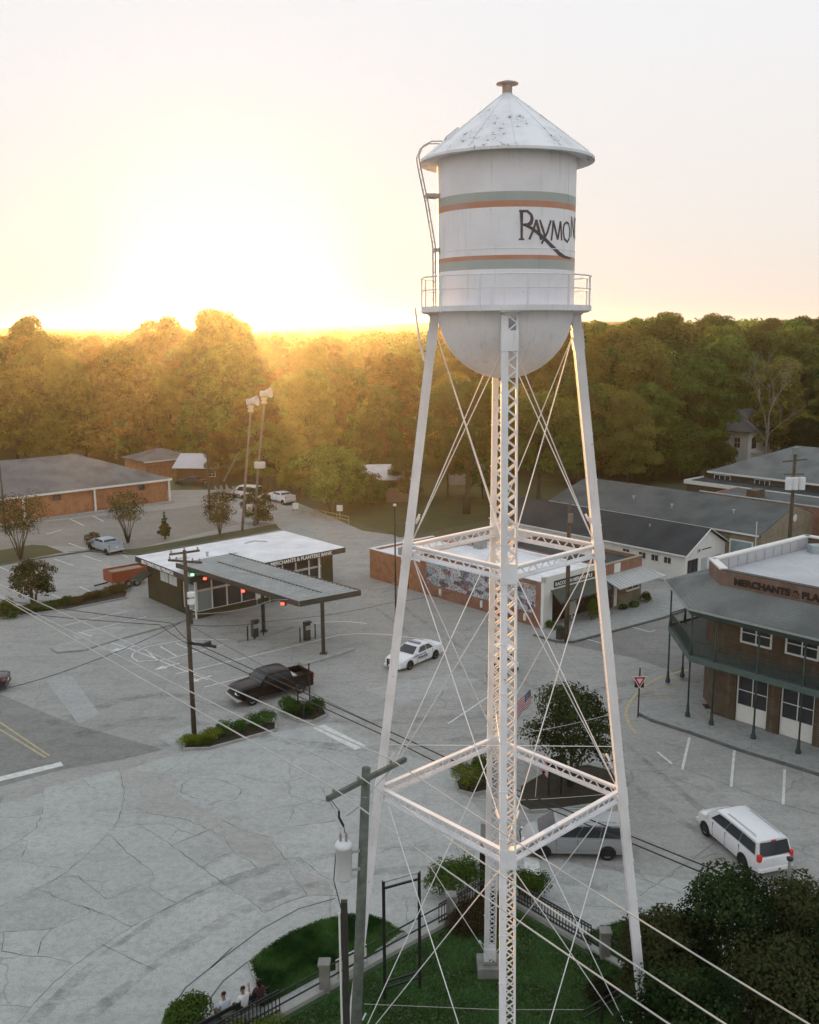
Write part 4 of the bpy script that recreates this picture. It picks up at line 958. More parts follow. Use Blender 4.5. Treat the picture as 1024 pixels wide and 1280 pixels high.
for i in range(4): win(bk, 3.3+i*.75+(.15 if i > 1 else 0), 2.3, .66, .85, 'x0', 0, 1, 1, .05, glass=M('lit_blind', (.55, .58, .56), .5, .1, 3.))  # panes take a plain pale blind colour
aw = MB().add([(0, 8.2, 2.6), (-1.3, 8.2, 2.0), (-1.3, 9.9, 2.0), (0, 9.9, 2.6), (0, 8.2, 2.5), (-1.3, 8.2, 1.9), (-1.3, 9.9, 1.9), (0, 9.9, 2.5)], [(0, 1, 2, 3), (7, 6, 5, 4), (1, 0, 4, 5), (2, 1, 5, 6), (3, 2, 6, 7)])
aw.build('awning', M('dark_canvas', (.05, .06, .045), .9, .3, 3.), bk)
ru = MB().lathe([(.001, .42), (.14, .42), (.16, .3), (.1, .3), (.1, 0)], 12, (4.2, 5.2, BZ+.52)); ru.box(5.3, 6.9, 4.2, 4.6, BZ+.525, BZ+.56); ru.box(1.2, 2.6, 5.6, 6.4, BZ+.525, BZ+.56); ru.tube([(9.5, 7.2, BZ+.6), (10.8, 7.6, BZ+.6), (11.6, 6.4, BZ+.6)], .05, 5)
ru.build('roof_vent', GALV, bk)
# --- drive-through canopy
cn = thing('drive_through_canopy', 'flat ribbed metal canopy on dark posts reaching out from the bank', 'canopy', P(404.6, 819))
cc = [P(220.7, 704.7, 4.75), P(286, 692.5, 4.75), P(450.4, 739, 4.55), P(374, 753, 4.55)]
o_ = cn.location; loc = lambda p: Vector(p)-o_
def lerp4(a, b, z=0): 
    A = cc[0].lerp(cc[3], a); B = cc[1].lerp(cc[2], a); return A.lerp(B, b)+Vector((0, 0, z))
sl = MB(); v = [loc(c_) for c_ in cc]
sl.add([tuple(x) for x in v]+[(x.x, x.y, x.z-.3) for x in v], [(0, 3, 2, 1), (4, 5, 6, 7), (0, 1, 5, 4), (1, 2, 6, 5), (2, 3, 7, 6), (3, 0, 4, 7)]); sl.build('deck', METALR, cn)
rb = MB()
for i in range(34):
    t = (i+.5)/34; rb.bar(loc(lerp4(t, .015, .04)), loc(lerp4(t, .985, .04)), .10, .09)
rb.build('ribs', M('rib_metal', (.50, .53, .54), .5, .3, 1., metal=.1), cn)
gt = MB(); gt.bar(loc(lerp4(.12, .52, .07)), loc(lerp4(.93, .52, .07)), .16, .05); gt.build('duct', M('dark_seam', (.08, .09, .09), .7, .3, 4.), cn)
gt = MB(); gt.bar(loc(lerp4(0, -.01, -.12)), loc(lerp4(1, -.01, -.12)), .06, .42); gt.bar(loc(lerp4(1.003, 0, -.12)), loc(lerp4(1.003, 1, -.12)), .06, .42); gt.bar(loc(lerp4(0, 1.01, -.12)), loc(lerp4(1, 1.01, -.12)), .06, .42); gt.build('fascia', BRONZE, cn)
for u, v_ in ((404.6, 819), (330, 791)):
    p = loc(P(u, v_)); MB().box(p.x-.14, p.x+.14, p.y-.14, p.y+.14, .0, 4.3).box(p.x-.3, p.x+.3, p.y-.3, p.y+.3, .0, .17).build('post', M('dark_post', (.045, .045, .035), .6, .3, 3.), cn)
SIGR = M('signal_red', (1, .06, .03), .4, 0, 1, emit=.9); SIGG = M('signal_green', (.15, 1, .25), .4, 0, 1, emit=.9)
for t, mt in ((.17, SIGG), (.28, SIGR), (.60, SIGR), (.90, SIGR)):
    p = loc(lerp4(t, -.02, -.38)); h_ = MB().box(p.x-.2, p.x+.2, p.y-.14, p.y+.1, p.z-.16, p.z+.16).build('signal_box', BLACKM, cn)
    d = Vector((-E1.x, -E1.y, 0)); l_ = MB(); c_ = p+d*.12+Vector((0, -.06, 0)); l_.box(c_.x-.13, c_.x+.13, c_.y-.1, c_.y-.05, c_.z-.09, c_.z+.09); l_.build('signal_lamp', mt, h_)
for u, v_, lab in ((319, 798, 'teller kiosk with guard posts on the inner drive-through island'), (384, 800, 'teller kiosk with guard posts on the outer drive-through island')):
    t = thing('teller_kiosk', lab, 'kiosk', P(u, v_), GRID); MB().box(-.25, .25, -.18, .18, 0, 1.45).build('cabinet', BRONZE, t, bevel=.02)
    MB().box(-.3, .3, -.3, .1, 1.45, 1.6).build('hood', BLACKM, t)
    for x in (-.75, .75):
        MB().tube([(x, -.1, 0), (x, -.1, 1.25)], .055, 8).build('guard_post', BLACKM, t)
    MB().box(-.22, .22, -.21, -.182, .9, 1.25).build('teller_screen', GALV, t)
# --- shop with mural
hw = thing('mural_shop', 'white-roofed corner shop with a painted mural along its long brick side', 'shop', (11.15, 77.4, 0), GRID)
wl = MB(); wl.box(0, .3, .31, 15.5, 0, 4.0); wl.box(.3, 8.6, 15.2, 15.5, 0, 4.0); wl.build('side_wall', BRK, hw)
wf = MB(); wf.box(-.02, 1.1, 0, .3, 0, 4.45); wf.box(1.1, 7.6, 0, .3, 3.05, 4.45); wf.box(7.3, 7.6, 0, .3, 0, 3.05); wf.box(1.1, 7.3, .9, 1.1, 0, 3.0); wf.box(-.02, .28, -.0, .3, 4.0, 4.5)
wf.build('front_wall', WTRIM, hw)
rr_ = MB(); rr_.box(.3, 7.6, .3, 15.2, 3.75, 3.85); rr_.box(-.03, .33, .31, 15.5, 4.0, 4.08); rr_.box(.33, 7.6, 15.17, 15.53, 4.0, 4.08); rr_.box(7.3, 7.6, .3, 15.17, 3.85, 4.08); rr_.build('roof', ROOFW, hw)
# mural: an abstract patchwork of street-scene colours (a plain stand-in for the painted picture)
def mural_mat():
    m, nt, b, vec = base_mat('mural_paint', .85)
    vo = nt.nodes.new('ShaderNodeTexVoronoi'); vo.inputs['Scale'].default_value = 1.5
    mp = nt.nodes.new('ShaderNodeMapping'); mp.inputs['Scale'].default_value = (1, .75, 1.5); nt.links.new(vec, mp.inputs[0])
    n2 = nt.nodes.new('ShaderNodeTexNoise'); n2.inputs['Scale'].default_value = 1.6; n2.inputs['Detail'].default_value = 6; nt.links.new(vec, n2.inputs['Vector'])
    va = nt.nodes.new('ShaderNodeVectorMath'); va.operation = 'MULTIPLY_ADD'; va.inputs[1].default_value = (.9, .9, .9); nt.links.new(n2.outputs['Color'], va.inputs[0]); nt.links.new(mp.outputs[0], va.inputs[2])
    nt.links.new(va.outputs[0], vo.inputs['Vector'])
    sx = nt.nodes.new('ShaderNodeSeparateColor'); nt.links.new(vo.outputs['Color'], sx.inputs[0])
    c = _ramp(nt, sx.outputs[0], [(0., (.09, .09, .12)), (.15, (.46, .46, .50)), (.38, (.30, .13, .12)), (.5, (.28, .36, .38)), (.68, (.54, .54, .56)), (.84, (.16, .16, .20)), (.93, (.40, .34, .30))], 'CONSTANT')
    f = _noise(nt, vec, 2.2, 6, .65)
    c = _mix(nt, c, (.40, .41, .45), _ramp(nt, f, [(.5, 0.), (.66, .6)])); f3 = _noise(nt, vec, 5., 5, .7)
    c = _mix(nt, c, (.05, .05, .07), _ramp(nt, f3, [(.50, 0.), (.60, .8)]))
    nt.links.new(c, b.inputs['Base Color']); return m
MB().box(-.03, -.003, .9, 14.6, 1.15, 3.6).build('mural', mural_mat(), hw)
sb = MB().box(1.25, 7.25, -.06, -.003, 3.38, 3.95).build('sign_board', M('sign_green_black', (.03, .045, .04), .6, .2, 3.), hw)
text('RACCOON MERCANTILE', .43, LETW, hw, (1.35, -.07, 3.5), (R_(90), 0, 0), sx=1.02, bold=.01)
aw = MB().add([(.9, 0, 3.25), (7.6, 0, 3.25), (7.6, -1.3, 2.45), (.7, -1.3, 2.45), (.9, 0, 3.15), (7.6, 0, 3.15), (7.6, -1.3, 2.3), (.7, -1.3, 2.3)], [(0, 3, 2, 1), (4, 5, 6, 7), (0, 4, 7, 3), (3, 7, 6, 2), (2, 6, 5, 1)])
aw.build('awning', M('dark_green_canvas', (.07, .085, .075), .85, .3, 3.), hw)
MB().box(.9, 7.6, -.04, -.003, 3.22, 3.34).build('awning_rail', WTRIM, hw)
win(hw, 1.3, .6, 2.2, 2.1, at=.9, cols=2, rows=2, trim=BLACKM); door(hw, 4.3, .12, 1.05, 2.3, WTRIM, at=.9); win(hw, 5.6, .6, 1.5, 2.1, at=.9, trim=BLACKM)
MB().box(1.1, 7.3, .86, .899, .0, 2.9).build('shopfront', M('shopfront_dark', (.035, .028, .022), .7, .4, 1.5), hw)
for x in (3.0, 3.7): MB().box(x, x+.09, .0, .09, .12, 3.05).build('post', WTRIM, hw)
# rear wing
wl = MB(); walls(wl, 0, 8.6, 15.53, 23.2, 3.0); wl.build('rear_wall', BRKO, hw); MB().box(.25, 8.35, 15.8, 22.9, 2.7, 2.8).box(-.04, .29, 15.54, 23.24, 3.0, 3.07).box(.29, 8.64, 22.91, 23.24, 3.0, 3.07).build('rear_roof', ROOFW, hw)
door(hw, 17.2, .0, 1., 2.1, M('rust_door', (.18, .07, .04), .7, .3, 3.), 'x0', 0)
hr = []
for u, v in ((568, 684), (577, 681), (590, 686), (600, 690), (500, 688)):
    d_ = P(u, v, 3.6)-hw.location; hr.append((min(max(d_.dot(E1), .6), 6.6), min(max(d_.dot(E2), 1), 22)))
for i, (x, y) in enumerate(hr):
    zb = 2.8 if y > 15.5 else 3.85; a_ = MB().box(x, x+1.0, y, y+.9, zb, zb+.85).build('roof_unit', M('unit_grey', (.34, .35, .35), .6, .3, 2.), hw, bevel=.02); MB().lathe([(.36, 0), (.36, .04), (.3, .05), (.06, .05), (.001, .05)], 16, (x+.5, y+.45, zb+.852)).build('fan_grille', BLACKM, a_)
for y, lab in ((7.1, ''), (1.9, ''), (12.5, '')):
    MB().box(-.16, -.003, y, y+.22, .35, .95).build('meter_box', WTRIM, hw)
# --- brick shop with metal awning
bs = thing('brick_shop', 'small brick shop with a pale metal awning beside the white corner shop', 'shop', tuple(Vector((11.15, 77.4, 0))+E1*7.75), GRID)
wl = MB(); walls(wl, 0, 5.9, 0, 12.5, 4.1, .25); wl.build('wall', BRK, bs)
MB().box(.25, 5.65, .25, 12.25, 3.75, 3.82).build('roof', SH_D, bs); MB().box(-.03, 5.95, -.04, .3, 4.1, 4.18).box(5.6, 5.95, .3, 12.5, 4.1, 4.18).build('coping', M('coping_tan', (.30, .26, .2), .8, .2, 2.), bs)
aw = MB().add([(-.1, -.01, 3.15), (6.0, -.01, 3.15), (6.9, -2.0, 2.45), (-.1, -2.0, 2.45), (-.1, -.01, 3.07), (6.0, -.01, 3.07), (6.9, -2.0, 2.37), (-.1, -2.0, 2.37)], [(0, 3, 2, 1), (4, 5, 6, 7), (0, 4, 7, 3), (3, 7, 6, 2), (2, 6, 5, 1), (1, 5, 4, 0)])
for i in range(16):
    x = -.05+i*.43; aw.bar((min(x, 5.95+.0), -.02, 3.18), (x+.0, -1.99, 2.48), .05, .05)
aw.build('metal_awning', M('pale_metal', (.52, .53, .53), .5, .2, .8, metal=.2), bs)
MB().box(1.7, 2.6, -.03, -.003, 3.2, 4.05).build('white_panel', WTRIM, bs)
win(bs, 3.6, 1.2, 1.9, 1.05, cols=2, rows=1, sill=True); door(bs, .6, .1, .95, 2.2, M('dark_door', (.05, .05, .045), .6, .2, 3.), at=0); MB().box(1.75, 2.15, -.08, -.003, .1, 2.6).build('pilaster', WTRIM, bs)
MB().box(2.4, 5.88, -.04, -.003, .0, .95).build('base_brick', BRKT, bs)
# --- white gabled hall
gb = thing('white_gabled_hall', 'long white hall with a dark shingled gable roof', 'hall', (26.9, 91.4, 0), GRID)
wl = MB(); walls(wl, 0, 7.6, 0, 26, 2.9, .25)
wl.add([(0, 0, 2.9), (7.6, 0, 2.9), (3.8, 0, 4.95), (0, .25, 2.9), (7.6, .25, 2.9), (3.8, .25, 4.95)], [(0, 1, 2), (5, 4, 3), (0, 3, 4, 1), (1, 4, 5, 2), (2, 5, 3, 0)]); wl.build('wall', WTRIM, gb)
gable_roof(MB(), -.4, 8.0, -.35, 26.3, 2.95, 5.12).build('roof', SH_D, gb)
MB().bar((-.42, -.37, 2.86), (3.8, -.37, 5.08), .05, .16, up=(0, 1, 0)).bar((3.8, -.37, 5.08), (8.02, -.37, 2.86), .05, .16, up=(0, 1, 0)).bar((-.43, -.35, 2.87), (-.43, 26.3, 2.87), .05, .14).build('trim_board', WTRIM, gb)
win(gb, .5, .5, 1.7, 1.75, cols=2, rows=1, trim=BLACKM, fr=.05); win(gb, 4.7, .9, 1.7, 1.1, cols=2, rows=1, trim=BLACKM, fr=.05); door(gb, 2.9, 0, .95, 2.1, M('pale_door', (.42, .46, .48), .6, .1, 3.), at=0)
MB().box(2.1, 2.65, -.05, -.003, 2.75, 3.25).build('sign_plaque', M('plaque_white', (.6, .6, .6), .6, .1, 2.), gb); MB().lathe([(.001, .0), (.14, 0)], 12).build('emblem', BLACKM, gb).location = (2.37, -.055, 3.0); bpy.data.objects['emblem'].rotation_euler = (R_(90), 0, 0)
text('COMMUNITY HALL', .26, BLACKM, gb, (2.8, -.012, 2.93), (R_(90), 0, 0), sx=.8) if 0 else MB().box(2.9, 4.6, -.03, -.003, 2.95, 3.05).build('sign_strip', BLACKM, gb)
for x, w_ in ((.5, 'left'), (1.2, 'middle'), (1.9, 'right')): shrub('potted shrub below the dark window of the white hall, the %s one of three' % w_, [Vector((26.9, 91.4, 0))+E1*x-E2*.5], .6, .3, DK, .09, 80+int(x*10), 400)['group'] = 'potted shrubs by the white hall'
for y in (1.5, 3.0, 4.5, 6.5): win(gb, y, 1.7, .9, .7, 'x0', 0, 2, 1, .05)
# --- long tan brick building behind
lb = thing('long_brick_hall', 'long tan brick hall with a grey shingled gable roof behind the white hall', 'hall', (34.9, 93.2, 0), GRID)
wl = MB(); walls(wl, 0, 13.2, 0, 27, 4.4, .3); wl.add([(0, 0, 4.4), (13.2, 0, 4.4), (6.6, 0, 6.5), (0, .3, 4.4), (13.2, .3, 4.4), (6.6, .3, 6.5)], [(0, 1, 2), (5, 4, 3), (0, 3, 4, 1), (1, 4, 5, 2), (2, 5, 3, 0)]); wl.build('wall', BRKT, lb)
gable_roof(MB(), -.35, 13.5, .05, 27.3, 4.42, 6.55).build('roof', SH_M, lb)
MB().box(-.38, -.352, .05, 27.3, 4.28, 4.44).build('gutter', WTRIM, lb)
MB().lathe([(.001, 0), (.38, 0), (.38, .04), (.3, .05)], 20).build('round_window', WTRIM, lb, loc=None).location = (6.6, -.01, 5.3); bpy.data.objects['round_window'].rotation_euler = (R_(90), 0, 0)
win(lb, .8, .6, 2.6, 3.0, 'x0', 0, 1, 1, .14, glass=GLASSB)
MB().lathe([(.001, .35), (.1, .35), (.1, 0)], 10, (1.0, 22, 5.0)).build('roof_vent', GALV, lb)
for x, y, z in ((3.2, 5, 5.45), (2.4, 12, 5.2), (3.0, 17.5, 5.35)):
    MB().lathe([(.001, .5), (.16, .5), (.18, .42), (.1, .42), (.1, -.2)], 10, (x, y, z)).build('roof_vent', GALV, lb)
for x, y, z in ((2.6, 6, 4.35), (2.2, 14, 4.15)): MB().lathe([(.001, .4), (.12, .4), (.12, .34), (.07, .34), (.07, -.2)], 10, (x, y, z)).build('roof_vent', GALV, gb)
# --- flat brick block behind
fb = thing('flat_brick_block', 'flat-roofed red brick block with a pale coping at the right edge', 'building', (46.6, 95.9, 0), GRID)
wl = MB(); wl.box(0, .3, -3, 19.5, 0, 5.9); wl.box(.3, 8.5, -3, -2.7, 0, 5.6); wl.box(.3, 8.5, 19.2, 19.5, 0, 5.45); wl.box(8.2, 8.5, -2.7, 19.2, 0, 5.3); wl.build('wall', BRK, fb); MB().box(.3, 8.5, -2.7, 19.2, 5.3, 5.4).build('roof', SH_M, fb); MB().box(-.05, .35, -3, 19.5, 5.9, 6.0).build('coping', KERB, fb)
MB().box(3, 5, 14, 15.2, 5.4, 6.3).build('chimney', BRKD, fb)
# --- hip roofed building
hp = thing('hip_roofed_building', 'brick building with a wide grey-green hip roof and white eaves', 'building', (58.9, 125.3, 0), GRID)
wl = MB(); walls(wl, .5, 17.5, .5, 21.5, 3.4, .3); wl.build('wall', BRKD, hp); hip_roof(MB(), 0, 18, 0, 22, 3.6, 7.4).build('roof', SH_G, hp)
MB().box(-.06, -.003, -.06, 22.06, 3.35, 3.62).box(-.003, 18, -.06, -.003, 3.35, 3.62).build('eaves', WTRIM, hp)
for y, w_ in ((18.4, 2.7), (12.2, 2.4), (8.6, 1.3)): win(hp, y, 2.0, w_, 1.2, 'x0', .5, 3 if w_ > 2 else 2, 1, .12)
wl = MB(); wl.box(-4.6, .45, -2, 22.5, 0, 2.45); wl.build('porch_wing', BRKD, hp); MB().box(-4.8, .48, -2.2, 22.7, 2.45, 2.52).build('porch_roof', SH_D, hp); MB().box(-4.9, -4.8, -2.2, 22.8, 2.2, 2.75).box(-4.9, .3, 22.7, 22.8, 2.2, 2.75).build('white_parapet', WTRIM, hp)
# --- white house
wh = thing('white_house', 'tall white house with a grey hip roof half hidden by trees', 'house', (61.0, 172.0, -1), GRID)
wl = MB(); walls(wl, 0, 13, 0, 9, 7.0, .3); wl.build('wall', WTRIM, wh); hip_roof(MB(), -.8, 13.8, -.8, 9.8, 7.1, 10.6).build('roof', SH_M, wh)
win(wh, 1.2, 3.9, 1.5, 2.0, trim=DARKG); win(wh, 5.2, 3.9, 1.5, 2.0); win(wh, 1.5, 4.0, 1.3, 1.9, 'x0', 0); win(wh, 5.5, 4.0, 1.3, 1.9, 'x0', 0)
MB().box(1.0, 3.3, -.9, -.003, 3.2, 3.4).build('balcony', WTRIM, wh)
# --- left brick building
le = thing('brick_office', 'long low orange brick building with a grey hip roof on the left', 'building', (-34.9, 139.6, 0), GRID+math.pi/2)
# local x -> E2 (back-left), local y -> -E1 (towards left-front)
wl = MB(); walls(wl, .5, 19.5, .5, 44, 3.25, .3); wl.build('wall', BRKO, le); hip_roof(MB(), 0, 20, 0, 44.5, 3.45, 7.1).build('roof', SH_B, le)
MB().box(-.06, -.003, -.06, 44.5, 3.2, 3.47).box(-.003, 20, -.06, -.003, 3.2, 3.47).build('eaves', WTRIM, le)
for y in (.25, 11.6, 21.4, 31): MB().box(.05, .28, y, y+.22, 0, 3.2).build('column', WTRIM, le)
for y in (4, 16.4, 26): win(le, y, 2.2, 1.0, .8, 'x0', .5, 1, 1, .06, trim=BRONZE)
MB().box(-.9, .45, .2, 44, .0, .14).build('walk_slab', KERB, le)
an = thing('office_annexe', 'small grey-roofed annexe with pale eaves behind the brick office', 'building', (-44.5, 161, 0), GRID)
wl = MB(); walls(wl, 0, 9, 0, 8, 3.0); wl.build('wall', BRKO, an); hip_roof(MB(), -.5, 9.5, -.5, 8.5, 3.1, 4.6).build('roof', SH_B, an); MB().box(-.56, 9.5, -.56, -.503, 2.9, 3.12).box(9.503, 9.56, -.5, 8.5, 2.9, 3.12).build('eaves', WTRIM, an)
cb = thing('tin_roofed_cabin', 'brown cabin with a pale tin gable roof behind the brick office', 'cabin', (-38.6, 158, 0), R_(-8))
wl = MB(); walls(wl, 0, 8.5, 0, 7, 2.6); wl.build('wall', M('brown_boards', (.16, .085, .05), .9, .3, 1.), cb)
rf_ = MB().add([(-.5, -.8, 2.5), (9, -.8, 2.5), (9, 3.5, 4.4), (-.5, 3.5, 4.4), (9, 7.8, 2.5), (-.5, 7.8, 2.5), (-.5, -.8, 2.4), (9, -.8, 2.4), (9, 7.8, 2.4), (-.5, 7.8, 2.4)], [(0, 1, 2, 3), (3, 2, 4, 5), (6, 9, 8, 7), (0, 6, 7, 1), (4, 8, 9, 5), (0, 3, 5, 9, 6), (1, 7, 8, 4, 2)])
rf_.build('roof', M('pale_tin', (.50, .50, .54), .45, .15, .7, metal=.3), cb); win(cb, 5.5, 1.0, 1.2, 1.0)
sd = thing('tin_roofed_shed', 'tan shed with a whitish tin roof among the trees beyond the avenue', 'shed', (-6.6, 137.5, 0), R_(4))
wl = MB(); walls(wl, 0, 7.2, 0, 7, 3.5); wl.build('wall', M('tan_boards', (.25, .17, .11), .9, .3, 1.), sd)
gr_ = MB(); gr_.add([(-.5, -.5, 3.4), (7.7, -.5, 3.4), (7.7, 3.5, 5.1), (-.5, 3.5, 5.1), (7.7, 7.5, 3.4), (-.5, 7.5, 3.4), (-.5, -.5, 3.3), (7.7, -.5, 3.3), (7.7, 7.5, 3.3), (-.5, 7.5, 3.3)], [(0, 1, 2, 3), (3, 2, 4, 5), (6, 9, 8, 7), (0, 6, 7, 1), (4, 8, 9, 5), (0, 3, 5, 9, 6), (1, 7, 8, 4, 2)])
gr_.build('roof', M('whitish_tin', (.60, .60, .64), .5, .2, .8, col2=(.42, .38, .36)), sd); door(sd, .5, 0, 1.1, 2.2, WTRIM); MB().box(3.2, 6.4, -.05, -.003, 0, 2.7).build('garage_door', M('tan_door', (.30, .22, .16), .8, .2, 1.), sd)
pw = thing('pale_outbuilding', 'low pale outbuilding behind the lone yard tree', 'outbuilding', (6.5, 152.5, 0), R_(2))
wl = MB(); walls(wl, 0, 7.5, 0, 5, 2.5); wl.build('wall', M('pale_boards', (.34, .30, .25), .9, .25, 1.), pw); hip_roof(MB(), -.4, 7.9, -.4, 5.4, 2.6, 3.7).build('roof', SH_B, pw); door(pw, 3, 0, 1, 2, BRONZE)
# --- two-storey corner bank with wrap-around gallery
cbk = thing('corner_bank', 'two-storey brick corner building with a green wrap-around gallery and a white flat roof', 'bank building', (0, 0, 0))
B_ = Vector((19.75, 59.15, 0))
dS = Vector((math.cos(R_(-48)), math.sin(R_(-48)), 0)); dN = Vector((-dS.y, dS.x, 0))                       # dN points to the back right
C2 = B_+dS*16; dL = E1.copy()
A_ = Vector((19.9, 61.95, 0)); dL = Vector((math.sin(R_(52.9)), math.cos(R_(52.9)), 0)); Bk = A_+dL*11.5
foot = [B_, C2, C2+dN*14, Bk+dS*2, Bk, A_]; HT = 9.72
def wallseg(mb, a, b, z0, z1, t=.3, off=0.):
    d = (b-a).normalized(); n = Vector((-d.y, d.x, 0)); a = a+n*off; b = b+n*off
    return mb.add([(a.x, a.y, z0), (b.x, b.y, z0), (b.x+n.x*t, b.y+n.y*t, z0), (a.x+n.x*t, a.y+n.y*t, z0), (a.x, a.y, z1), (b.x, b.y, z1), (b.x+n.x*t, b.y+n.y*t, z1), (a.x+n.x*t, a.y+n.y*t, z1)],
                  [(0, 3, 2, 1), (4, 5, 6, 7), (0, 1, 5, 4), (1, 2, 6, 5), (2, 3, 7, 6), (3, 0, 4, 7)])
wl = MB()
wallseg(wl, B_, C2, 0, HT); wallseg(wl, A_, B_, 0, HT); wallseg(wl, Bk, A_, 0, HT); wallseg(wl, C2+dN*14, Bk, 0, HT)
for i in range(5):
    t = (.75+i*2.95) if i else 0.; a = B_+dS*(t); wallseg(wl, a, a+dS*(.8 if i else 1.55), 0, 3.75, .2, -.2)
wl.build('wall', BRKD, cbk)
tp = MB(); 
pb = brick_mat('parapet_brick', (.20, .12, .09), (.15, .095, .075), (.19, .165, .14)); wallseg(tp, B_, C2, 8.7, HT+.0, .05, -.055); wallseg(tp, A_, B_, 8.7, HT, .05, -.055); wallseg(tp, Bk, A_, 8.7, HT, .05, -.055); tp.build('parapet', pb, cbk)
cp = MB(); wallseg(cp, Bk, A_, HT, HT+.12, .45, -.08); wallseg(cp, A_, B_, HT, HT+.12, .5, -.08); wallseg(cp, C2+dN*14, Bk, HT, HT+.12, .45, -.08); cp.build('coping', WTRIM, cbk)
cp = MB(); wallseg(cp, B_, C2, HT, HT+.05, .4, -.06); cp.build('coping', BRONZE, cbk)
inn = MB(); wallseg(inn, Bk, A_, 8.8, HT-.02, .04, .31)
for i in range(11):
    p = Bk.lerp(A_, (i+.5)/11); n = Vector((dS.x, dS.y, 0)); inn.bar((p+n*.38)+Vector((0, 0, 8.8)), (p+n*.38)+Vector((0, 0, HT-.1)), .05, .05)
inn.build('parapet_lining', ROOFG, cbk)
rf_ = MB().sheet([((p.x), (p.y)) for p in [B_+dN*.3+dS*.1, C2+dN*.3, C2+dN*13.7, Bk+dS*.4, A_+dS*.4+dL*.2]], 8.92); rf_.build('roof', ROOFG, cbk)
u_ = MB().box(28.6, 29.4, 66.6, 67.4, 8.92, 9.5); u_.build('roof_hatch', M('hatch_blue_grey', (.36, .42, .43), .6, .2, 2.), cbk)
# gallery: outer line offset 3 m from walls
ow = 1.85
nS = -dN; nC = (A_-B_).normalized(); nC = Vector((-nC.y, nC.x, 0))
if nC.dot(Vector((-1, -1, 0))) < 0: nC = -nC
nL = Vector((-E1.y, E1.x, 0)); nL = nL if nL.dot(dS) < 0 else -nL
def isect(p, d, q_, e):
    den = d.x*e.y-d.y*e.x; t = ((q_.x-p.x)*e.y-(q_.y-p.y)*e.x)/den; return p+d*t
def gal(o):
    dC = (B_-A_).normalized()
    oL = o*1.75 if o > .2 else o
    return [Bk+nL*oL, isect(A_+nC*o, dC, A_+nL*oL, dL), isect(B_+nS*o, dS, B_+nC*o, dC), C2+nS*o]
inn0, out0 = gal(0.), gal(ow); outE = gal(ow+.35); inr = gal(.0)
def band(mb, I, O, zi, zo, th):
    for i in range(3):
        a, b, c_, d = I[i], I[i+1], O[i+1], O[i]
        mb.add([(a.x, a.y, zi), (b.x, b.y, zi), (c_.x, c_.y, zo), (d.x, d.y, zo), (a.x, a.y, zi-th), (b.x, b.y, zi-th), (c_.x, c_.y, zo-th), (d.x, d.y, zo-th)],
               [(0, 1, 2, 3), (7, 6, 5, 4), (3, 2, 6, 7)]+([(0, 3, 7, 4)] if i == 0 else [])+([(1, 5, 6, 2)] if i == 2 else []))
    return mb
band(MB(), gal(.062), outE, 8.75, 7.5, .12).build('gallery_roof', SH_G, cbk)
gt = MB(); 
for i in range(3):
    a, b = outE[i], outE[i+1]; gt.bar((a.x, a.y, 7.41), (b.x, b.y, 7.41), .1, .13)
gt.build('gutter', M('pale_gutter', (.30, .34, .33), .6, .2, 2.), cbk)
bm = MB()
for i in range(3):
    a, b = out0[i], out0[i+1]; bm.bar((a.x, a.y, 7.12), (b.x, b.y, 7.12), .16, .32)
bm.build('gallery_beam', DARKG, cbk)
band(MB(), gal(.002), out0, 4.28, 4.22, .16).build('gallery_floor', M('floor_green_grey', (.11, .14, .135), .7, .3, 1.), cbk)
bm = MB()
for i in range(3):
    a, b = gal(ow+.05)[i], gal(ow+.05)[i+1]; bm.bar((a.x, a.y, 4.1), (b.x, b.y, 4.1), .08, .42)
bm.build('floor_fascia', M('fascia_green', (.085, .125, .12), .6, .25, 1.5), cbk)
rl = MB(); on = gal(ow-.06)
for i in range(3):
    a, b = on[i], on[i+1]; L = (b-a).length
    for z, h_ in ((5.28, .05), (4.42, .04)): rl.bar((a.x, a.y, z), (b.x, b.y, z), .05, h_)
    n_ = int(L/.12)
    for j in range(n_): p = a.lerp(b, j/n_); rl.bar((p.x, p.y, 4.42), (p.x, p.y, 5.28), .018, .018)
rl.build('railing', DARKG, cbk)
cols_ = []
for i, ts in ((0, [.55, .85]), (1, [0., .98]), (2, [.1, .27, .44, .61, .78, .95])):
    for t in ts: cols_.append(gal(ow-.02)[i].lerp(gal(ow-.02)[i+1], t))
for p in cols_:
    m_ = MB().tube([(p.x, p.y, .12), (p.x, p.y, 7.1)], .06, 8); m_.lathe([(.17, .12), (.17, .3), (.11, .45), (.09, .9), (.06, 1.)], 10, (p.x, p.y, 0)); m_.lathe([(.13, 4.25), (.11, 4.5), (.06, 5.0)], 10, (p.x, p.y, 0)); m_.lathe([(.06, 6.8), (.11, 7.05)], 10, (p.x, p.y, 0)); m_.build('iron_column', DARKG, cbk, smooth=True)
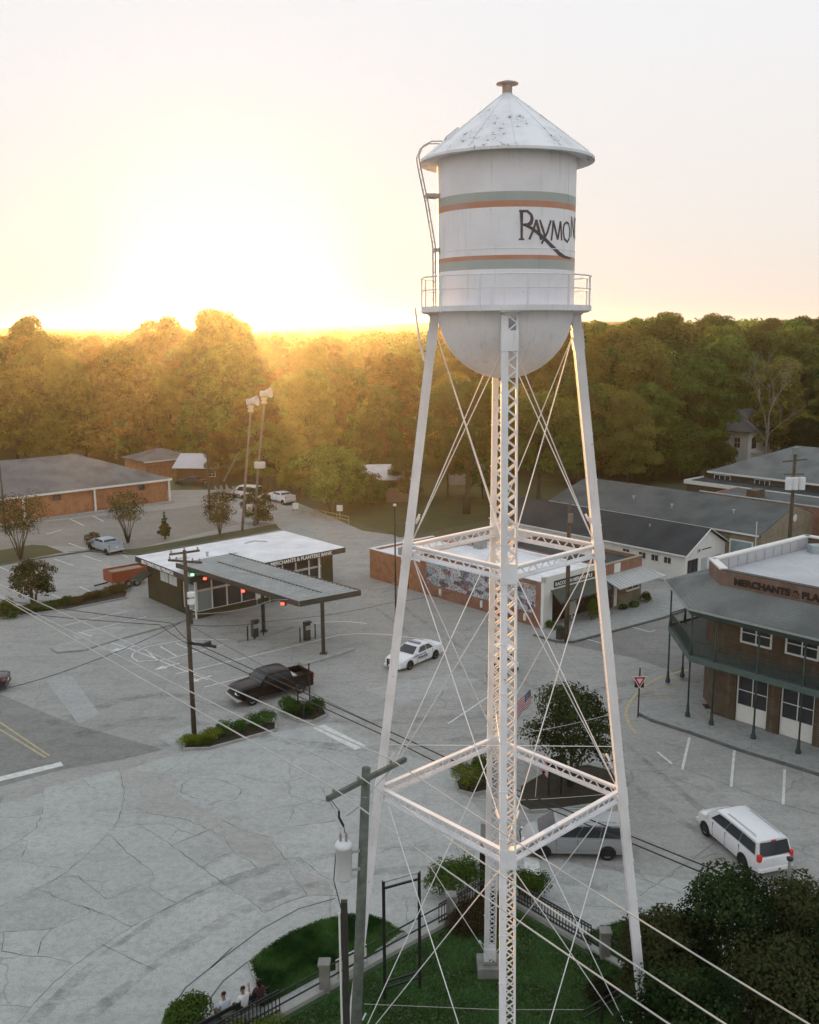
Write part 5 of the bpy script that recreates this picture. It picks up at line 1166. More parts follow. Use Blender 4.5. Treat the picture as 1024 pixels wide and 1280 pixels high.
# openings on the street wall: local frame helper
ang = math.atan2(dS.y, dS.x)
def swin(t, z, w_, h_, cols, rows, fr=.09, low=0., glass=GLASS):
    f = win(cbk, 0, 0, w_, h_, 'y0', 0, cols, rows, fr, glass); p = B_+dS*t; f.location = (p.x, p.y, z); f.rotation_euler = (0, 0, ang)
    if low:
        l_ = MB().box(0, w_, -.06, -.003, -low, 0).build('kick_panel', WTRIM, f)
    return f
for i in range(4):
    t = 1.58+i*2.95; swin(t, 1.2, 2.1, 2.1, 2, 2, .09, 1.05)
    swin(t+.0, 5.35, 2.1, 1.4, 2, 2, .12)
gr_ = MB(); p = P(889, 885); gr_.box(p.x-.5, p.x+.6, p.y-.4, p.y+.4, .122, .14); struct(gr_.build('pavement_grate', BLACKM))
st = text('MERCHANTS & PLANTERS BANK', .58, M('dark_letters', (.03, .018, .015), .7, .2, 3.), cbk, tuple(B_+dS*.95-dN*.075+Vector((0, 0, 8.98))), (R_(90), 0, ang), sx=1.08, extrude=.03, bold=.03)

# ---------------------------------------------------------------- street furniture
def wire(label, pts, r=.014, sag=.4, mat=None, group=None):
    out = []
    for a, b in zip(pts, pts[1:]):
        a, b = Vector(a), Vector(b); n = 14
        for i in range(n): t = i/n; out.append(a.lerp(b, t)-Vector((0, 0, 4*sag*t*(1-t))))
    out.append(Vector(pts[-1])); c0 = out[0].copy()
    o = MB().tube(out, r, 5).build('overhead_wire', mat or M('wire_grey', (.50, .49, .47), .6, .2, 1.), loc=c0)
    return tag(o, label, 'wire', group)
WD = M('black_cable', (.03, .03, .032), .6, .2, 2.)
# near pole
NP = thing('utility_pole', 'tall greenish wooden utility pole with a crossarm in front of the left tower leg', 'utility pole', (-2.0, 25.05, 0))
top = PY(458, 960, 25.0); tl = top-NP.location
MB().tube([(0, 0, 0), tuple(tl*.5+Vector((.03, 0, 0))), tuple(tl)], [.18, .155, .125], 14).build('pole', WOODG, NP, smooth=True)
za = PY(455, 976, 24.8).z; a0, a1 = P(409, 999, za), P(507, 949, za); a0, a1 = a0-NP.location, a1-NP.location
arm = MB().bar(a0, a1, .11, .13).build('crossarm', WOODG, NP)
mid = (a0+a1)/2; bd = (a1-a0).normalized()
MB().bar(a0.lerp(a1, .22)-Vector((0, 0, .06)), tl*.955+Vector((0, -.14, -.25)), .03, .01).bar(a0.lerp(a1, .82)-Vector((0, 0, .06)), tl*.955+Vector((0, -.14, -.25)), .03, .01).build('brace', GALV, NP)
INS = M('porcelain', (.30, .27, .25), .35, .2, 4., spec=.6); insp = []
for t in (.08, .38, .80):
    p = a0.lerp(a1, t)+Vector((0, 0, .065)); insp.append(p+NP.location+Vector((0, 0, .16)))
    MB().lathe([(.02, 0), (.02, .05), (.055, .06), (.04, .09), (.05, .11), (.03, .15), (.001, .16)], 10, tuple(p)).build('insulator', INS, NP, smooth=True)
tr = PY(430, 1076, 24.8)-NP.location
t_ = MB().lathe([(.001, -.56), (.20, -.56), (.23, -.5), (.23, .42), (.25, .43), (.25, .5), (.2, .58), (.001, .62)], 24, tuple(tr)); to = t_.build('transformer', M('transformer_white', (.70, .71, .74), .45, .12, 2.), NP, smooth=True)
bsh = MB()
for x in (-.08, .08): bsh.lathe([(.03, 0), (.045, .05), (.03, .1), (.045, .15), (.025, .25), (.001, .27)], 8, (tr.x+x, tr.y, tr.z+.6))
bsh.build('bushing', INS, to)
MB().bar(tr+Vector((.1, 0, .25)), tr+Vector((.45, .1, .25)), .05, .08).bar(tr+Vector((.1, 0, -.3)), tr+Vector((.45, .1, -.3)), .05, .08).build('bracket', GALV, NP)
cu_ = MB(); p = PY(424, 1022, 24.8)-NP.location; cu_.tube([p+Vector((0, 0, .2)), p, p+Vector((.12, 0, -.25))], .035, 6); cu_.tube([a0+Vector((.02, 0, .1)), p+Vector((0, 0, .22))], .012, 4); cu_.tube([p+Vector((.12, 0, -.25)), tr+Vector((.05, 0, .85))], .012, 4)
cu_.tube([tr+Vector((-.22, 0, .3)), tr+Vector((-.3, 0, -.6)), tr+Vector((-.1, .05, -1.6)), tr+Vector((.3, .1, -1.9))], .014, 4); cu_.build('fuse_cutout', WD, NP)
MB().bar(p+Vector((.2, 0, .05)), tl*.94*Vector((1, 1, 0)) + Vector((-.1, 0, p.z+.3)), .04, .04).build('steel_arm', GALV, NP)
# meter post next to it
mp = thing('meter_post', 'short dark service post with a pale conduit beside the near utility pole', 'post', (PY(436, 1280, 27.2).x-.06, 27.2, 0))
zt = PY(437, 1126, 27.2).z; MB().box(-.1, .1, -.09, .09, 0, zt).build('post', M('dark_timber', (.05, .05, .045), .9, .3, 3.), mp, bevel=.01); MB().tube([(-.15, -.06, 0), (-.15, -.06, zt-.35)], .035, 8).build('conduit', WTRIM, mp)
# wires through the near pole
far = [PY(-40, 716, 50), PY(-40, 722, 50), PY(-40, 716, 50)]
ends = [P(1060, 1302, za-.4), P(930, 1300, za-.4), P(858, 1300, za-.4)]
ws = [(insp[2], (-40, 712), (1007+30, 1280+16)), (insp[1], (-40, 723), (909+25, 1280+18)), (insp[0], (-40, 722), (839+30, 1280+22))]
for k, (ip, l, r_) in enumerate(ws):
    A = PY(l[0], l[1], 60); Bq = PY(r_[0], r_[1], 14.5+.3*k)
    wire(('pale power line from the left to the far end of the near crossarm', 'pale power line from the left to the middle of the near crossarm', 'pale power line from the left to the near end of the crossarm')[k], [A, ip], .024, .05)
    wire(('pale power line descending to the lower right from the far end of the crossarm', 'pale power line descending to the lower right from the middle of the crossarm', 'pale power line descending to the lower right from the near end of the crossarm')[k], [ip, Bq], .019, .08)
# left street pole
def pole(name, label, base, h, r=.16, mat=WOODP, lean=(0, 0)):
    b = P(*base) if isinstance(base, tuple) else base; t = thing(name, label, 'utility pole', b)
    MB().tube([(0, 0, 0), (lean[0]*.5, lean[1]*.5, h*.5), (lean[0], lean[1], h)], [r, r*.85, r*.68], 10).build('pole', mat, t, smooth=True); return t
p1 = pole('utility_pole', 'brown wooden utility pole with crossed arms rising from the green shrub bed', (243, 919), 11.9)
MB().bar((-1.1, .35, 11.2), (1.1, -.35, 11.2), .1, .12).bar((-.8, -.5, 11.75), (.8, .5, 11.75), .1, .12).build('crossarm', WOODP, p1)
for x, y, z in ((-1.0, .32, 11.27), (-.55, .18, 11.27), (.95, -.3, 11.27), (.5, -.16, 11.27), (-.7, -.44, 11.82), (.7, .44, 11.82), (0, 0, 11.95)):
    MB().lathe([(.03, 0), (.07, .05), (.05, .1), (.06, .14), (.001, .2)], 8, (x, y, z)).build('insulator', INS, p1)
m_ = MB()
for z in (8.6, 9.05): m_.lathe([(.001, 0), (.24, 0), (.24, .26), (.001, .28)], 14, (.3, -.18, z))
m_.build('white_canister', WTRIM, p1); MB().bar((-.1, -.1, 6.1), (1.6, .25, 5.7), .13, .16).bar((.9, .1, 5.9), (1.3, .2, 6.0), .3, .2).build('cable_closure', WD, p1); MB().box(.12, .32, -.22, -.05, 7.3, 8.2).build('meter_box', BRONZE, p1)
bp = P(243, 919)
p2 = pole('utility_pole', 'dark wooden utility pole at the corner of the white corner shop', (708, 803), 11.3, .2)
MB().lathe([(.001, 0), (.2, 0), (.2, .7), (.001, .72)], 14, (.05, -.28, 9.9)).build('transformer', M('rusty_can', (.26, .2, .18), .6, .3, 3.), p2)
rb = thing('litter_bin', 'round dark slatted litter bin at the foot of the corner-shop pole', 'bin', P(700, 800)); MB().lathe([(.28, 0), (.34, .1), (.34, .95), (.3, 1.0)], 18).build('barrel', BRONZE, rb); MB().lathe([(.36, .98), (.36, 1.05), (.2, 1.2), (.001, 1.22)], 18).build('lid', BLACKM, rb)
p3 = pole('utility_pole', 'thin dark pole at the rear corner of the mural shop', (495, 773), 10.0, .09, BLACKM); MB().lathe([(.001, 0), (.14, .0), (.14, .18), (.001, .2)], 10, (0, 0, 10)).build('lamp_head', WTRIM, p3)
p4b = PY(988, 660, 86); p4 = pole('utility_pole', 'dark pole with white transformers above the corner building roof', Vector((p4b.x, 86, 0)), PY(988, 568, 86).z, .2)
zz = PY(988, 603, 86).z
for x in (-.55, .0, .62): MB().lathe([(.001, 0), (.3, 0), (.32, .8), (.3, 1.1), (.001, 1.15)], 14, (x, -.35, zz-.6)).build('transformer', M('transformer_white', (.7, .7, .7)), p4)
MB().bar((-1.1, 0, zz+1.9), (1.1, 0, zz+2.1), .1, .12).bar((-.9, 0, zz+.75), (.9, 0, zz+.75), .1, .1).build('crossarm', WOODP, p4)
MB().box(-.25, .25, -.2, .2, zz+2.6, zz+3.2).build('junction_box', M('box_grey_green', (.2, .24, .22), .6, .2, 2.), p4)
p5 = pole('utility_pole', 'slim grey mast at the gable of the long brick hall', Vector((PY(944, 690, 84).x, 84, 0)), PY(944, 652, 84).z, .06, GALV)
p6 = pole('utility_pole', 'far wooden pole with a pale canister beyond the siren poles', (358, 603), PY(358, 548, 155).z, .16); MB().lathe([(.001, 0), (.6, 0), (.6, 1.0), (.001, 1.05)], 12, (-.3, -.4, 5.2)).build('transformer', WTRIM, p6); MB().bar((-1.6, 0, PY(358, 549, 155).z-.2), (1.4, 0, PY(358, 549, 155).z-.2), .14, .14).build('crossarm', WOODP, p6)
p7 = pole('utility_pole', 'short bare brown pole left of the siren poles', (263, 650), PY(263, 575, 118).z, .14)
p8 = pole('utility_pole', 'thin pole standing behind the brick office roof', Vector((PY(175, 520, 190).x, 190, 0)), PY(175, 526, 190).z, .14)
p9 = pole('utility_pole', 'slim dark pole at the left edge against the brick office', Vector((PY(5, 640, 118).x, 118, 0)), PY(5, 575, 118).z, .12, BRONZE)
# sirens
SRW = M('siren_cream', (.62, .60, .56), .5, .15, 3.)
for (base, vt_, lab, extra) in (((303, 664), 500, 'warning siren on a tall brown pole, the left and lower of the two', 0), ((318, 657), 490, 'warning siren on a tall brown pole, the right and higher, with a box', 1)):
    b = P(*base); h = PY(base[0]+(8 if not extra else 8), vt_, b.y).z; lx = PY(base[0]+(10 if not extra else 12), vt_, b.y).x-b.x
    t = thing('siren_pole', lab, 'siren', b); MB().tube([(0, 0, 0), (lx*.5, 0, h*.5), (lx, 0, h-1.4)], [.17, .15, .12], 10).build('pole', M('brown_pole', (.27, .23, .19), .9, .3, 2.), t, smooth=True)
    hd = MB().lathe([(.25, -1.5), (.38, -1.4), (.38, -1.2), (.28, -1.15), (.28, -.95), (.4, -.9), (.4, -.7), (.2, -.65)], 16, (lx, 0, h)).build('siren_base', M('siren_yellow', (.65, .58, .40), .5, .15, 3.), t)
    MB().lathe([(.25, 0), (.35, .4), (.62, 1.1), (.66, 1.15), (.58, 1.1), (.2, .5), (.001, .45)], 18).build('siren_horn', SRW, t).matrix_local = Matrix.Translation((lx-.2, -.1, h-.2)) @ Matrix.Rotation(R_(82), 4, 'Y') @ Matrix.Rotation(R_(15), 4, 'X')
    MB().box(lx-.5, lx+.1, -.3, .3, h-.55, h+.15).build('motor_housing', SRW, t, bevel=.06)
    if extra:
        z = PY(327, 581, b.y).z; MB().box(.3, 1.7, -.35, .35, z-.45, z+.4).build('lamp_box', SRW, t, bevel=.15); MB().box(-.9, -.15, -.25, .2, 1.7, 2.8).build('control_box', WTRIM, t, bevel=.02)
    else:
        MB().tube([(0, 0, PY(300, 575, b.y).z+1), (-2.1, .2, PY(300, 590, b.y).z-1.2)], .12, 6).build('brace', M('brown_pole', (.2, .13, .09)), t)
# yield sign
ys = thing('yield_sign', 'red and white triangular yield sign on a dark post at the corner', 'road sign', P(797.5, 896.5))
MB().tube([(0, 0, 0), (.02, 0, 3.35)], .05, 8).build('post', BLACKM, ys)
def tri(s, z, y): return [(-s, y, z+s*.58), (s, y, z+s*.58), (0, y, z-s*1.15)]
def ext(mb, pts, dy): n = len(pts); return mb.add(list(pts)+[(x, y+dy, z) for x, y, z in pts], [tuple(range(n))]+[tuple(range(n, 2*n))[::-1]]+[(i, n+i, n+(i+1) % n, (i+1) % n) for i in range(n)])
zs = 2.55
ext(MB(), [(-.3, -.05, zs-.5), (.3, -.05, zs-.5), (.3, -.05, zs-.05), (-.3, -.05, zs-.05)], .02).build('back_plate', BLACKM, ys)
ext(MB(), tri(.47, zs, -.085), .015).build('sign_face', WTRIM, ys); ext(MB(), tri(.40, zs, -.095), .006).build('red_band', M('sign_red', (.38, .03, .05), .5, .15, 3.), ys); ext(MB(), tri(.21, zs, -.105), .006).build('sign_centre', M('sign_pink', (.72, .55, .58), .5, .1, 3.), ys)
# small posts
def post(name, label, base, h, cat, r=.04, mat=BLACKM): 
    t = thing(name, label, cat, P(*base) if isinstance(base, tuple) else base); MB().tube([(0, 0, 0), (0, 0, h)], r, 8).build('post', mat, t); MB().lathe([(r*1.8, h), (r*1.8, h+.06), (.001, h+.1)], 8).build('cap', mat, t); return t
post('sign_post', 'thin dark post in the shrub patch beside the black pickup, the taller one', (388, 896), 3.6, 'post', .045); post('sign_post', 'short dark post in the shrub patch beside the black pickup', (373, 890), 1.8, 'post', .06)
post('lamp_post', 'stubby black post with a pale cap in the shrub patch', (380, 902), 1.2, 'post', .08)
gp = thing('grey_post', 'slender grey post standing in front of the dark myrtles, lower right', 'post', (PY(978, 1075, 33).x, 32.2, 0)); zt = PY(976, 1075, 32.2).z; MB().tube([(.1, 0, 0), (0, 0, zt*.6), (-.06, 0, zt)], [.09, .08, .07], 8).build('post', GALV, gp); MB().lathe([(.11, 0), (.13, .08), (.001, .14)], 10, (-.06, 0, zt)).build('cap', BLACKM, gp)
dp = thing('lamp_post', 'thick black post with a pale collar left of the tower column', 'lamp post', P(604, 1112)); MB().box(-.16, .16, -.12, .12, 0, 1.9).build('post', BLACKM, dp, bevel=.02); MB().box(-.13, .13, -.1, .1, 1.9, 3.3).build('collar', M('pale_collar', (.30, .31, .31), .7, .2, 3.), dp, bevel=.02)
for u, v_, lab in ((370, 638, 'small white sign box on the verge near the railing'), (425, 641, 'small pale sign on the railing by the olive trees')):
    t = thing('sign_box', lab, 'sign', P(u, v_+8)); MB().tube([(0, 0, 0), (0, 0, 1.2)], .05, 6).build('post', GALV, t); MB().box(-.4, .4, -.08, .08, 1.1, 1.9).build('panel', WTRIM, t, bevel=.02)
ry = thing('yellow_railing', 'low yellowish pipe railing along the verge by the olive trees', 'railing', P(366, 640)); q0 = Vector((0, 0, 0)); q1 = P(436, 655)-P(366, 640)
MB().tube([q0+Vector((0, 0, 1.0)), q1+Vector((0, 0, 1.0))], .05, 6).tube([q0+Vector((0, 0, .5)), q1+Vector((0, 0, .5))], .05, 6).build('rail', M('rail_yellow', (.40, .34, .16), .7, .3, 2.), ry)
for i in range(6): p = q0.lerp(q1, i/5); MB().tube([p, p+Vector((0, 0, 1.05))], .05, 6).build('post', MATS['rail_yellow'], ry)
# banner frame in the yard
bf = thing('banner_frame', 'tall black steel banner frame standing on the tower lawn', 'frame', (P(481.5, 1250).x, P(481.5, 1250).y, 0)); d = P(525, 1236)-P(481.5, 1250); H1 = 4.95
for p in (Vector((0, 0, 0)), d): MB().box(p.x-.06, p.x+.06, p.y-.06, p.y+.06, 0, H1).build('post', BLACKM, bf, bevel=.01)
for z in (H1-.03, H1-.3, .75, .5): MB().bar(Vector((0, 0, z)), d+Vector((0, 0, z)), .07, .07).build('rail', BLACKM if z < H1-.1 else M('pale_top', (.42, .43, .43), .5, .2, 3.), bf)
# yard fences
def yard_fence(label, F, L, pickets, posts, sign=None):
    t = thing('yard_fence', label, 'fence', F(0)); o = t.location
    for s_ in posts:
        p = F(s_)-o; MB().box(p.x-.2, p.x+.2, p.y-.2, p.y+.2, 0, 1.2).box(p.x-.24, p.x+.24, p.y-.24, p.y+.24, 1.2, 1.32).build('stone_post', STONE, t, bevel=.03)
    a, b = F(.2)-o, F(L)-o; m_ = MB()
    for z in (1.0, .5): m_.tube([a+Vector((0, 0, z)), b+Vector((0, 0, z))], .035, 6)
    m_.build('rail', BLACKM, t)
    MB().bar(a+Vector((0, 0, .1)), b+Vector((0, 0, .1)), .3, .26).build('curb_wall', KERB, t)
    for s0, s1 in pickets:
        m_ = MB(); a, b = F(s0)-o, F(s1)-o; n = int((s1-s0)/.16)
        for z in (1.12, .3): m_.bar(a+Vector((0, 0, z)), b+Vector((0, 0, z)), .05, .05)
        for i in range(n+1): p = a.lerp(b, i/n); m_.bar(p+Vector((0, 0, .25)), p+Vector((0, 0, 1.1)), .035, .035)
        m_.build('picket_panel', BLACKM, t)
    return t
yard_fence('black pipe-rail fence on stone posts along the left side of the tower yard', F1, 15.5, [(.6, 3.6), (11.6, 15.5)], [2.9, 9.55])
yard_fence('black pipe-rail fence on stone posts along the right side of the tower yard', F2, 14, [(.6, 5.2)], [5.9])
wb = thing('white_board', 'blank white board fixed to the left yard fence behind the near pole', 'board', F1(8.95, .08)); wbl = E1*1.5
m_ = MB().bar(Vector((0, 0, .65)), wbl+Vector((0, 0, .65)), .03, .75); m_.build('panel', WTRIM, wb); MB().bar(Vector((.1, 0, .0)), Vector((.1, 0, 1.0)), .04, .04).build('stake', GALV, wb); MB().bar(wbl+Vector((0, 0, .0)), wbl+Vector((0, 0, 1.0)), .04, .04).build('stake', GALV, wb)
bl = thing('bench_rail', 'black double-bar rail slanting across the bottom right of the yard', 'railing', P(752, 1280)); a, b = Vector((0, 0, .3)), P(797, 1252, 0)-P(752, 1280); b.z = 1.0; a.z = 1.0
MB().tube([a-(b-a)*.5, b], .04, 6).tube([a-(b-a)*.5-Vector((0, 0, .3)), b-Vector((0, 0, .3))], .04, 6).build('rail', BLACKM, bl); MB().tube([b, b-Vector((0, 0, 1.0))], .05, 6).tube([a, a-Vector((0, 0, 1.))], .05, 6).build('post', BLACKM, bl)
# info stand and flags by the island tree
ks = thing('information_stand', 'dark wooden notice stand under the traffic island tree', 'notice stand', P(693, 995)); MB().box(-.35, -.25, -.05, .05, 0, 1.9).build('leg', BLACKM, ks); MB().box(.3, .4, -.05, .05, 0, 1.9).build('leg', BLACKM, ks); MB().add([(-.75, -.5, 1.6), (.6, -.5, 2.0), (.6, .3, 2.3), (-.75, .3, 1.9), (-.75, -.5, 1.54), (.6, -.5, 1.94), (.6, .3, 2.24), (-.75, .3, 1.84)], [(0, 1, 2, 3), (7, 6, 5, 4), (0, 4, 5, 1), (1, 5, 6, 2), (2, 6, 7, 3), (3, 7, 4, 0)]).build('roof_board', BLACKM, ks)
def flag(label, base, h, tilt, size, az=0.):
    t = thing('us_flag', label, 'flag', P(*base)); d = Vector(tilt); tip = d*h
    MB().tube([(0, 0, 0), tuple(tip)], .022, 6).lathe([(.001, -.05), (.05, 0), (.001, .05)], 8, tuple(tip)).build('pole', M('pole_white', (.6, .58, .5), .5, .2, 3.), t)
    out = Vector((-.80, -.1, -.6)).normalized() if az == 0 else Vector((.75, -.1, -.66)).normalized(); dn = -d.normalized(); W, Hh = size
    N, Mm = 12, 13
    cols = [M('flag_red', (.42, .04, .06), .8, .1, 5.), M('flag_white', (.72, .70, .74), .8, .1, 5.), M('flag_blue', (.03, .05, .14), .8, .1, 5.)]
    m_ = MB(); vs = []
    for j in range(Mm+1):
        for i in range(N+1):
            p = tip+dn*(Hh*j/Mm)+out*(W*i/N)+Vector((0, 0, -.25*(i/N)**2*W))+Vector((.0, .09*math.sin(i*.9+j*.15), 0)); vs.append(p)
    fs = []
    for j in range(Mm):
        for i in range(N):
            m_.add([], []); mi = 2 if (i < N*.4 and j < 7) else (0 if j % 2 == 0 else 1)
            fs.append(((j*(N+1)+i, j*(N+1)+i+1, (j+1)*(N+1)+i+1, (j+1)*(N+1)+i), mi))
    o = len(m_.v); m_.v += [tuple(v) for v in vs]
    for f, mi in fs: m_.f.append(f); m_.m.append(mi)
    fo = m_.build('cloth', cols, t, smooth=True); sd_ = fo.modifiers.new('solid', 'SOLIDIFY'); sd_.thickness = .006
    st = MB(); 
    for j in range(5):
        for i in range(6 if j % 2 == 0 else 5):
            x = (.5+i+(.5 if j % 2 else 0))/6.2*.4*W; y = (j+.7)/5.2*Hh*7/13
            ii = x/W*N; p = tip+dn*y+out*x+Vector((0, 0, -.25*(x/W)**2*W))+Vector((0, .09*math.sin(ii*.9+y/Hh*13*.15)-.02, 0)); st.tube([p+Vector((0, .004, 0)), p-Vector((0, .006, 0))], .022, 5)
    st.build('stars', cols[1], fo)
flag('US flag on a slanting white staff left of the island tree', (664, 930), 3.6, (-.02, -.05, 1.), (1.15, .95))
flag('US flag drooping low beside the notice stand', (669, 1000), 2.6, (.06, 0, 1.), (.7, .7), 1)
flag('US flag held by a leaning staff behind the tower column', (622, 893), 3.1, (-.28, .1, .92), (.8, .7), 1)
# cables of the left street pole
w1 = bp+Vector((0, 0, 6.1)); w2 = bp+Vector((0, 0, 6.9)); w3 = bp+Vector((0, 0, 11.3))
wire('black cable from the brown pole down to the lower right, upper of the pair', [bp+Vector((0, 0, 6.2)), PY(480, 911, 44), PY(640, 985, 40), PY(900, 1090, 33)], .03, .0, WD)
wire('black cable from the brown pole down to the lower right, lower of the pair', [bp+Vector((0, 0, 5.8)), PY(475, 917, 44), PY(540, 950, 42), PY(900, 1100, 33)], .03, .0, WD)
wire('thin grey wire running above the pair of black cables', [bp+Vector((0, 0, 7.2)), PY(412, 878, 50), PY(520, 930, 46)], .014, .0, WD)
wire('dark cable from the left edge to the brown pole, upper one', [PY(-30, 745, 60), PY(215, 779, 57), w1], .022, .05, WD)
wire('dark cable from the left edge to the brown pole, lower one', [PY(-30, 760, 60), PY(200, 781, 57), w1-Vector((0, 0, .15))], .022, .1, WD)
wire('long dark cable rising from the left edge to the brown pole', [PY(-30, 868, 46), PY(100, 832, 50), bp+Vector((0, 0, 7.6))], .018, .15, WD)
wire('wire from the brown pole toward the pole behind the mural shop, upper one', [bp+Vector((0, 0, 7.9)), PY(340, 750, 70), P(495, 773)+Vector((0, 0, 3.2))], .018, .3)
wire('dark wire from the brown pole toward the pole behind the mural shop, lower one', [bp+Vector((0, 0, 7.2)), PY(340, 776, 66), PY(480, 755, 80), PY(640, 722, 84)], .018, .2, WD)
for k, (u, v_, s_) in enumerate(((-30, 655, 0), (-30, 690, .3))):
    wire(('thin high wire from the brown pole to the far left, upper', 'thin high wire from the brown pole to the far left, lower')[k], [w3+Vector((-.8, .2, 0)), PY(u, v_, 78)], .009, .5, WD) if 0 else None
wire('thin cable crossing the avenue in front of the yard, upper', [PY(440, 888, 45), PY(625, 920, 45), PY(780, 888, 45)], .014, .15)
wire('thin cable looping behind the lower tower ring', [PY(475, 983, 44), PY(620, 1001, 44), PY(755, 993, 44), PY(785, 985, 44)], .014, .05)
wire('thin cable from the lower tower ring across the yard edge', [PY(455, 1255, 31), PY(620, 1262, 31), PY(735, 1262, 31)], .010, .0)

# ---------------------------------------------------------------- vehicles
def paint(name, col, metal=.25, rough=.32):
    if name in MATS: return MATS[name]
    m, nt, b, vec = base_mat(name, rough, metal, .3)
    c = _mix(nt, col, tuple(x*.86 for x in col), _noise(nt, vec, 1.5, 3)); nt.links.new(c, b.inputs['Base Color'])
    b.inputs['Coat Weight'].default_value = .2; b.inputs['Coat Roughness'].default_value = .12; return m
def wheel(parent, x, y, r, w_, side):
    t = MB()
    prof = [(r*.62, -w_/2), (r*.93, -w_/2), (r, -w_*.36), (r, w_*.36), (r*.93, w_/2), (r*.62, w_/2)]
    t.lathe(prof, 26, closed=True); o = t.build('wheel', RUBBER, parent, smooth=True)
    o.location = (x, y, r); o.rotation_euler = (R_(-90*side), 0, 0)
    k = MB(); zf = w_/2*.72
    k.lathe([(r*.66, zf), (r*.56, zf*.9), (r*.54, zf*.55)], 24)
    k.lathe([(.001, zf*1.02), (r*.12, zf*1.02), (r*.13, zf*.8)], 12)
    for i in range(7):
        a = i*2*math.pi/7; k.bar((math.cos(a)*r*.08, math.sin(a)*r*.08, zf*.93), (math.cos(a)*r*.60, math.sin(a)*r*.60, zf*.9), r*.13, .02)
    k.build('rim', RIM, o); MB().lathe([(.001, zf*.45), (r*.6, zf*.45)], 20).build('brake_disc', BLACKM, o)
    return o
def lerp(a, b, t): return a+(b-a)*t
def interp(tab, x):
    if x <= tab[0][0]: return tab[0][1]
    for (a, b), (c, d) in zip(tab, tab[1:]):
        if x <= c: return b+(d-b)*(x-a)/(c-a)
    return tab[-1][1]
def car(name, label, cat, sp, mat, loc, head, plate=True):
    """head: direction the front points, radians from +X"""
    t = thing(name, label, cat, loc, head)
    L2, W2 = sp['L']/2, sp['W']/2; gc = sp.get('gc', .2)
    xs = sp['xs']; deck = sp['deck']; wid = sp['wid']; zb = sp.get('zb', [(-L2, gc+.12), (-L2+.35, gc), (L2-.35, gc), (L2, gc+.08)])
    def ring(x):
        w_ = interp(wid, x)*W2; zd = interp(deck, x); b = interp(zb, x); h = zd-b
        half = [(0, b), (w_*.80, b), (w_*.955, b+h*.10), (w_*.995, b+h*.30), (w_, b+h*.55), (w_*.985, b+h*.78), (w_*.955, b+h*.93), (w_*.86, zd+.0), (w_*.45, zd+.018), (0, zd+.028)]
        return [(x, y, z) for y, z in half]+[(x, -y, z) for y, z in half[-2:0:-1]]
    bd = MB(); rs = [ring(x) for x in xs]; n = len(rs[0]); vs = [p for r_ in rs for p in r_]
    fs = [(i*n+k, (i+1)*n+k, (i+1)*n+(k+1) % n, i*n+(k+1) % n) for i in range(len(rs)-1) for k in range(n)]
    # rounded nose and tail
    def capring(r_, dx):
        cx = sum(p[0] for p in r_)/n; cz = sum(p[2] for p in r_)/n
        return [(cx+dx, p[1]*.90, cz+(p[2]-cz)*.82) for p in r_]
    o0 = len(vs); vs += capring(rs[0], -.06); vs += capring(rs[-1], .06)
    fs += [(o0+k, k, (k+1) % n, o0+(k+1) % n) for k in range(n)]+[((len(rs)-1)*n+k, o0+n+k, o0+n+(k+1) % n, (len(rs)-1)*n+(k+1) % n) for k in range(n)]
    fs += [tuple(range(o0, o0+n)), tuple(range(o0+n, o0+2*n))[::-1]]
    bd.add(vs, fs)
    body = bd.build('body', mat, t, smooth=True); body.modifiers.new('es', 'EDGE_SPLIT').split_angle = R_(38)
    # cabin
    xa0, xa1, xc1, xc0 = sp['cab']; zr = sp['H']; wb = .93*W2*interp(wid, 0); wr = sp.get('wr', .74)*W2; zbelt = lambda x: interp(deck, x)-.03
    roofz = lambda x: zr-.05*((x-(xa1+xc1)/2)/((xa1-xc1)/2))**2
    cb_ = MB(); N = 10; rows = []
    for i in range(N+1):
        s_ = i/N; xb = lerp(xc0, xa0, s_); xr = lerp(xc1, xa1, s_); z0 = zbelt(xb); z1 = roofz(xr)
        half = [(xb, wb, z0), (lerp(xb, xr, .5), lerp(wb, wr, .44), lerp(z0, z1, .5)), (lerp(xb, xr, .93), lerp(wb, wr, .93), lerp(z0, z1, .93)), (xr, wr*.90, z1+.0), (xr, wr*.45, z1+.025), (xr, 0, z1+.03)]
        rows.append(half+[(x, -y, z) for x, y, z in half[-2::-1]])
    n = len(rows[0]); vs = [p for r_ in rows for p in r_]; fs = [(i*n+k, i*n+k+1, (i+1)*n+k+1, (i+1)*n+k) for i in range(N) for k in range(n-1)]
    fs += [tuple(range(n))[::-1], tuple(range(N*n, N*n+n))]
    cb_.add(vs, fs); co = cb_.build('cabin', mat, t, smooth=True); co.modifiers.new('es', 'EDGE_SPLIT').split_angle = R_(32)
    # glass: panes standing a little proud of the cabin skin
    def side_pt(s_, tt, sg):
        xb = lerp(xc0, xa0, s_); xr = lerp(xc1, xa1, s_); z0 = zbelt(xb); z1 = roofz(xr)
        x = lerp(xb, xr, tt); z = lerp(z0, z1, tt); y = lerp(wb, wr, tt*.98)+.022+.03*math.sin(math.pi*tt); return (x, sg*y, z)
    GL = sp.get('glass', GLASS)
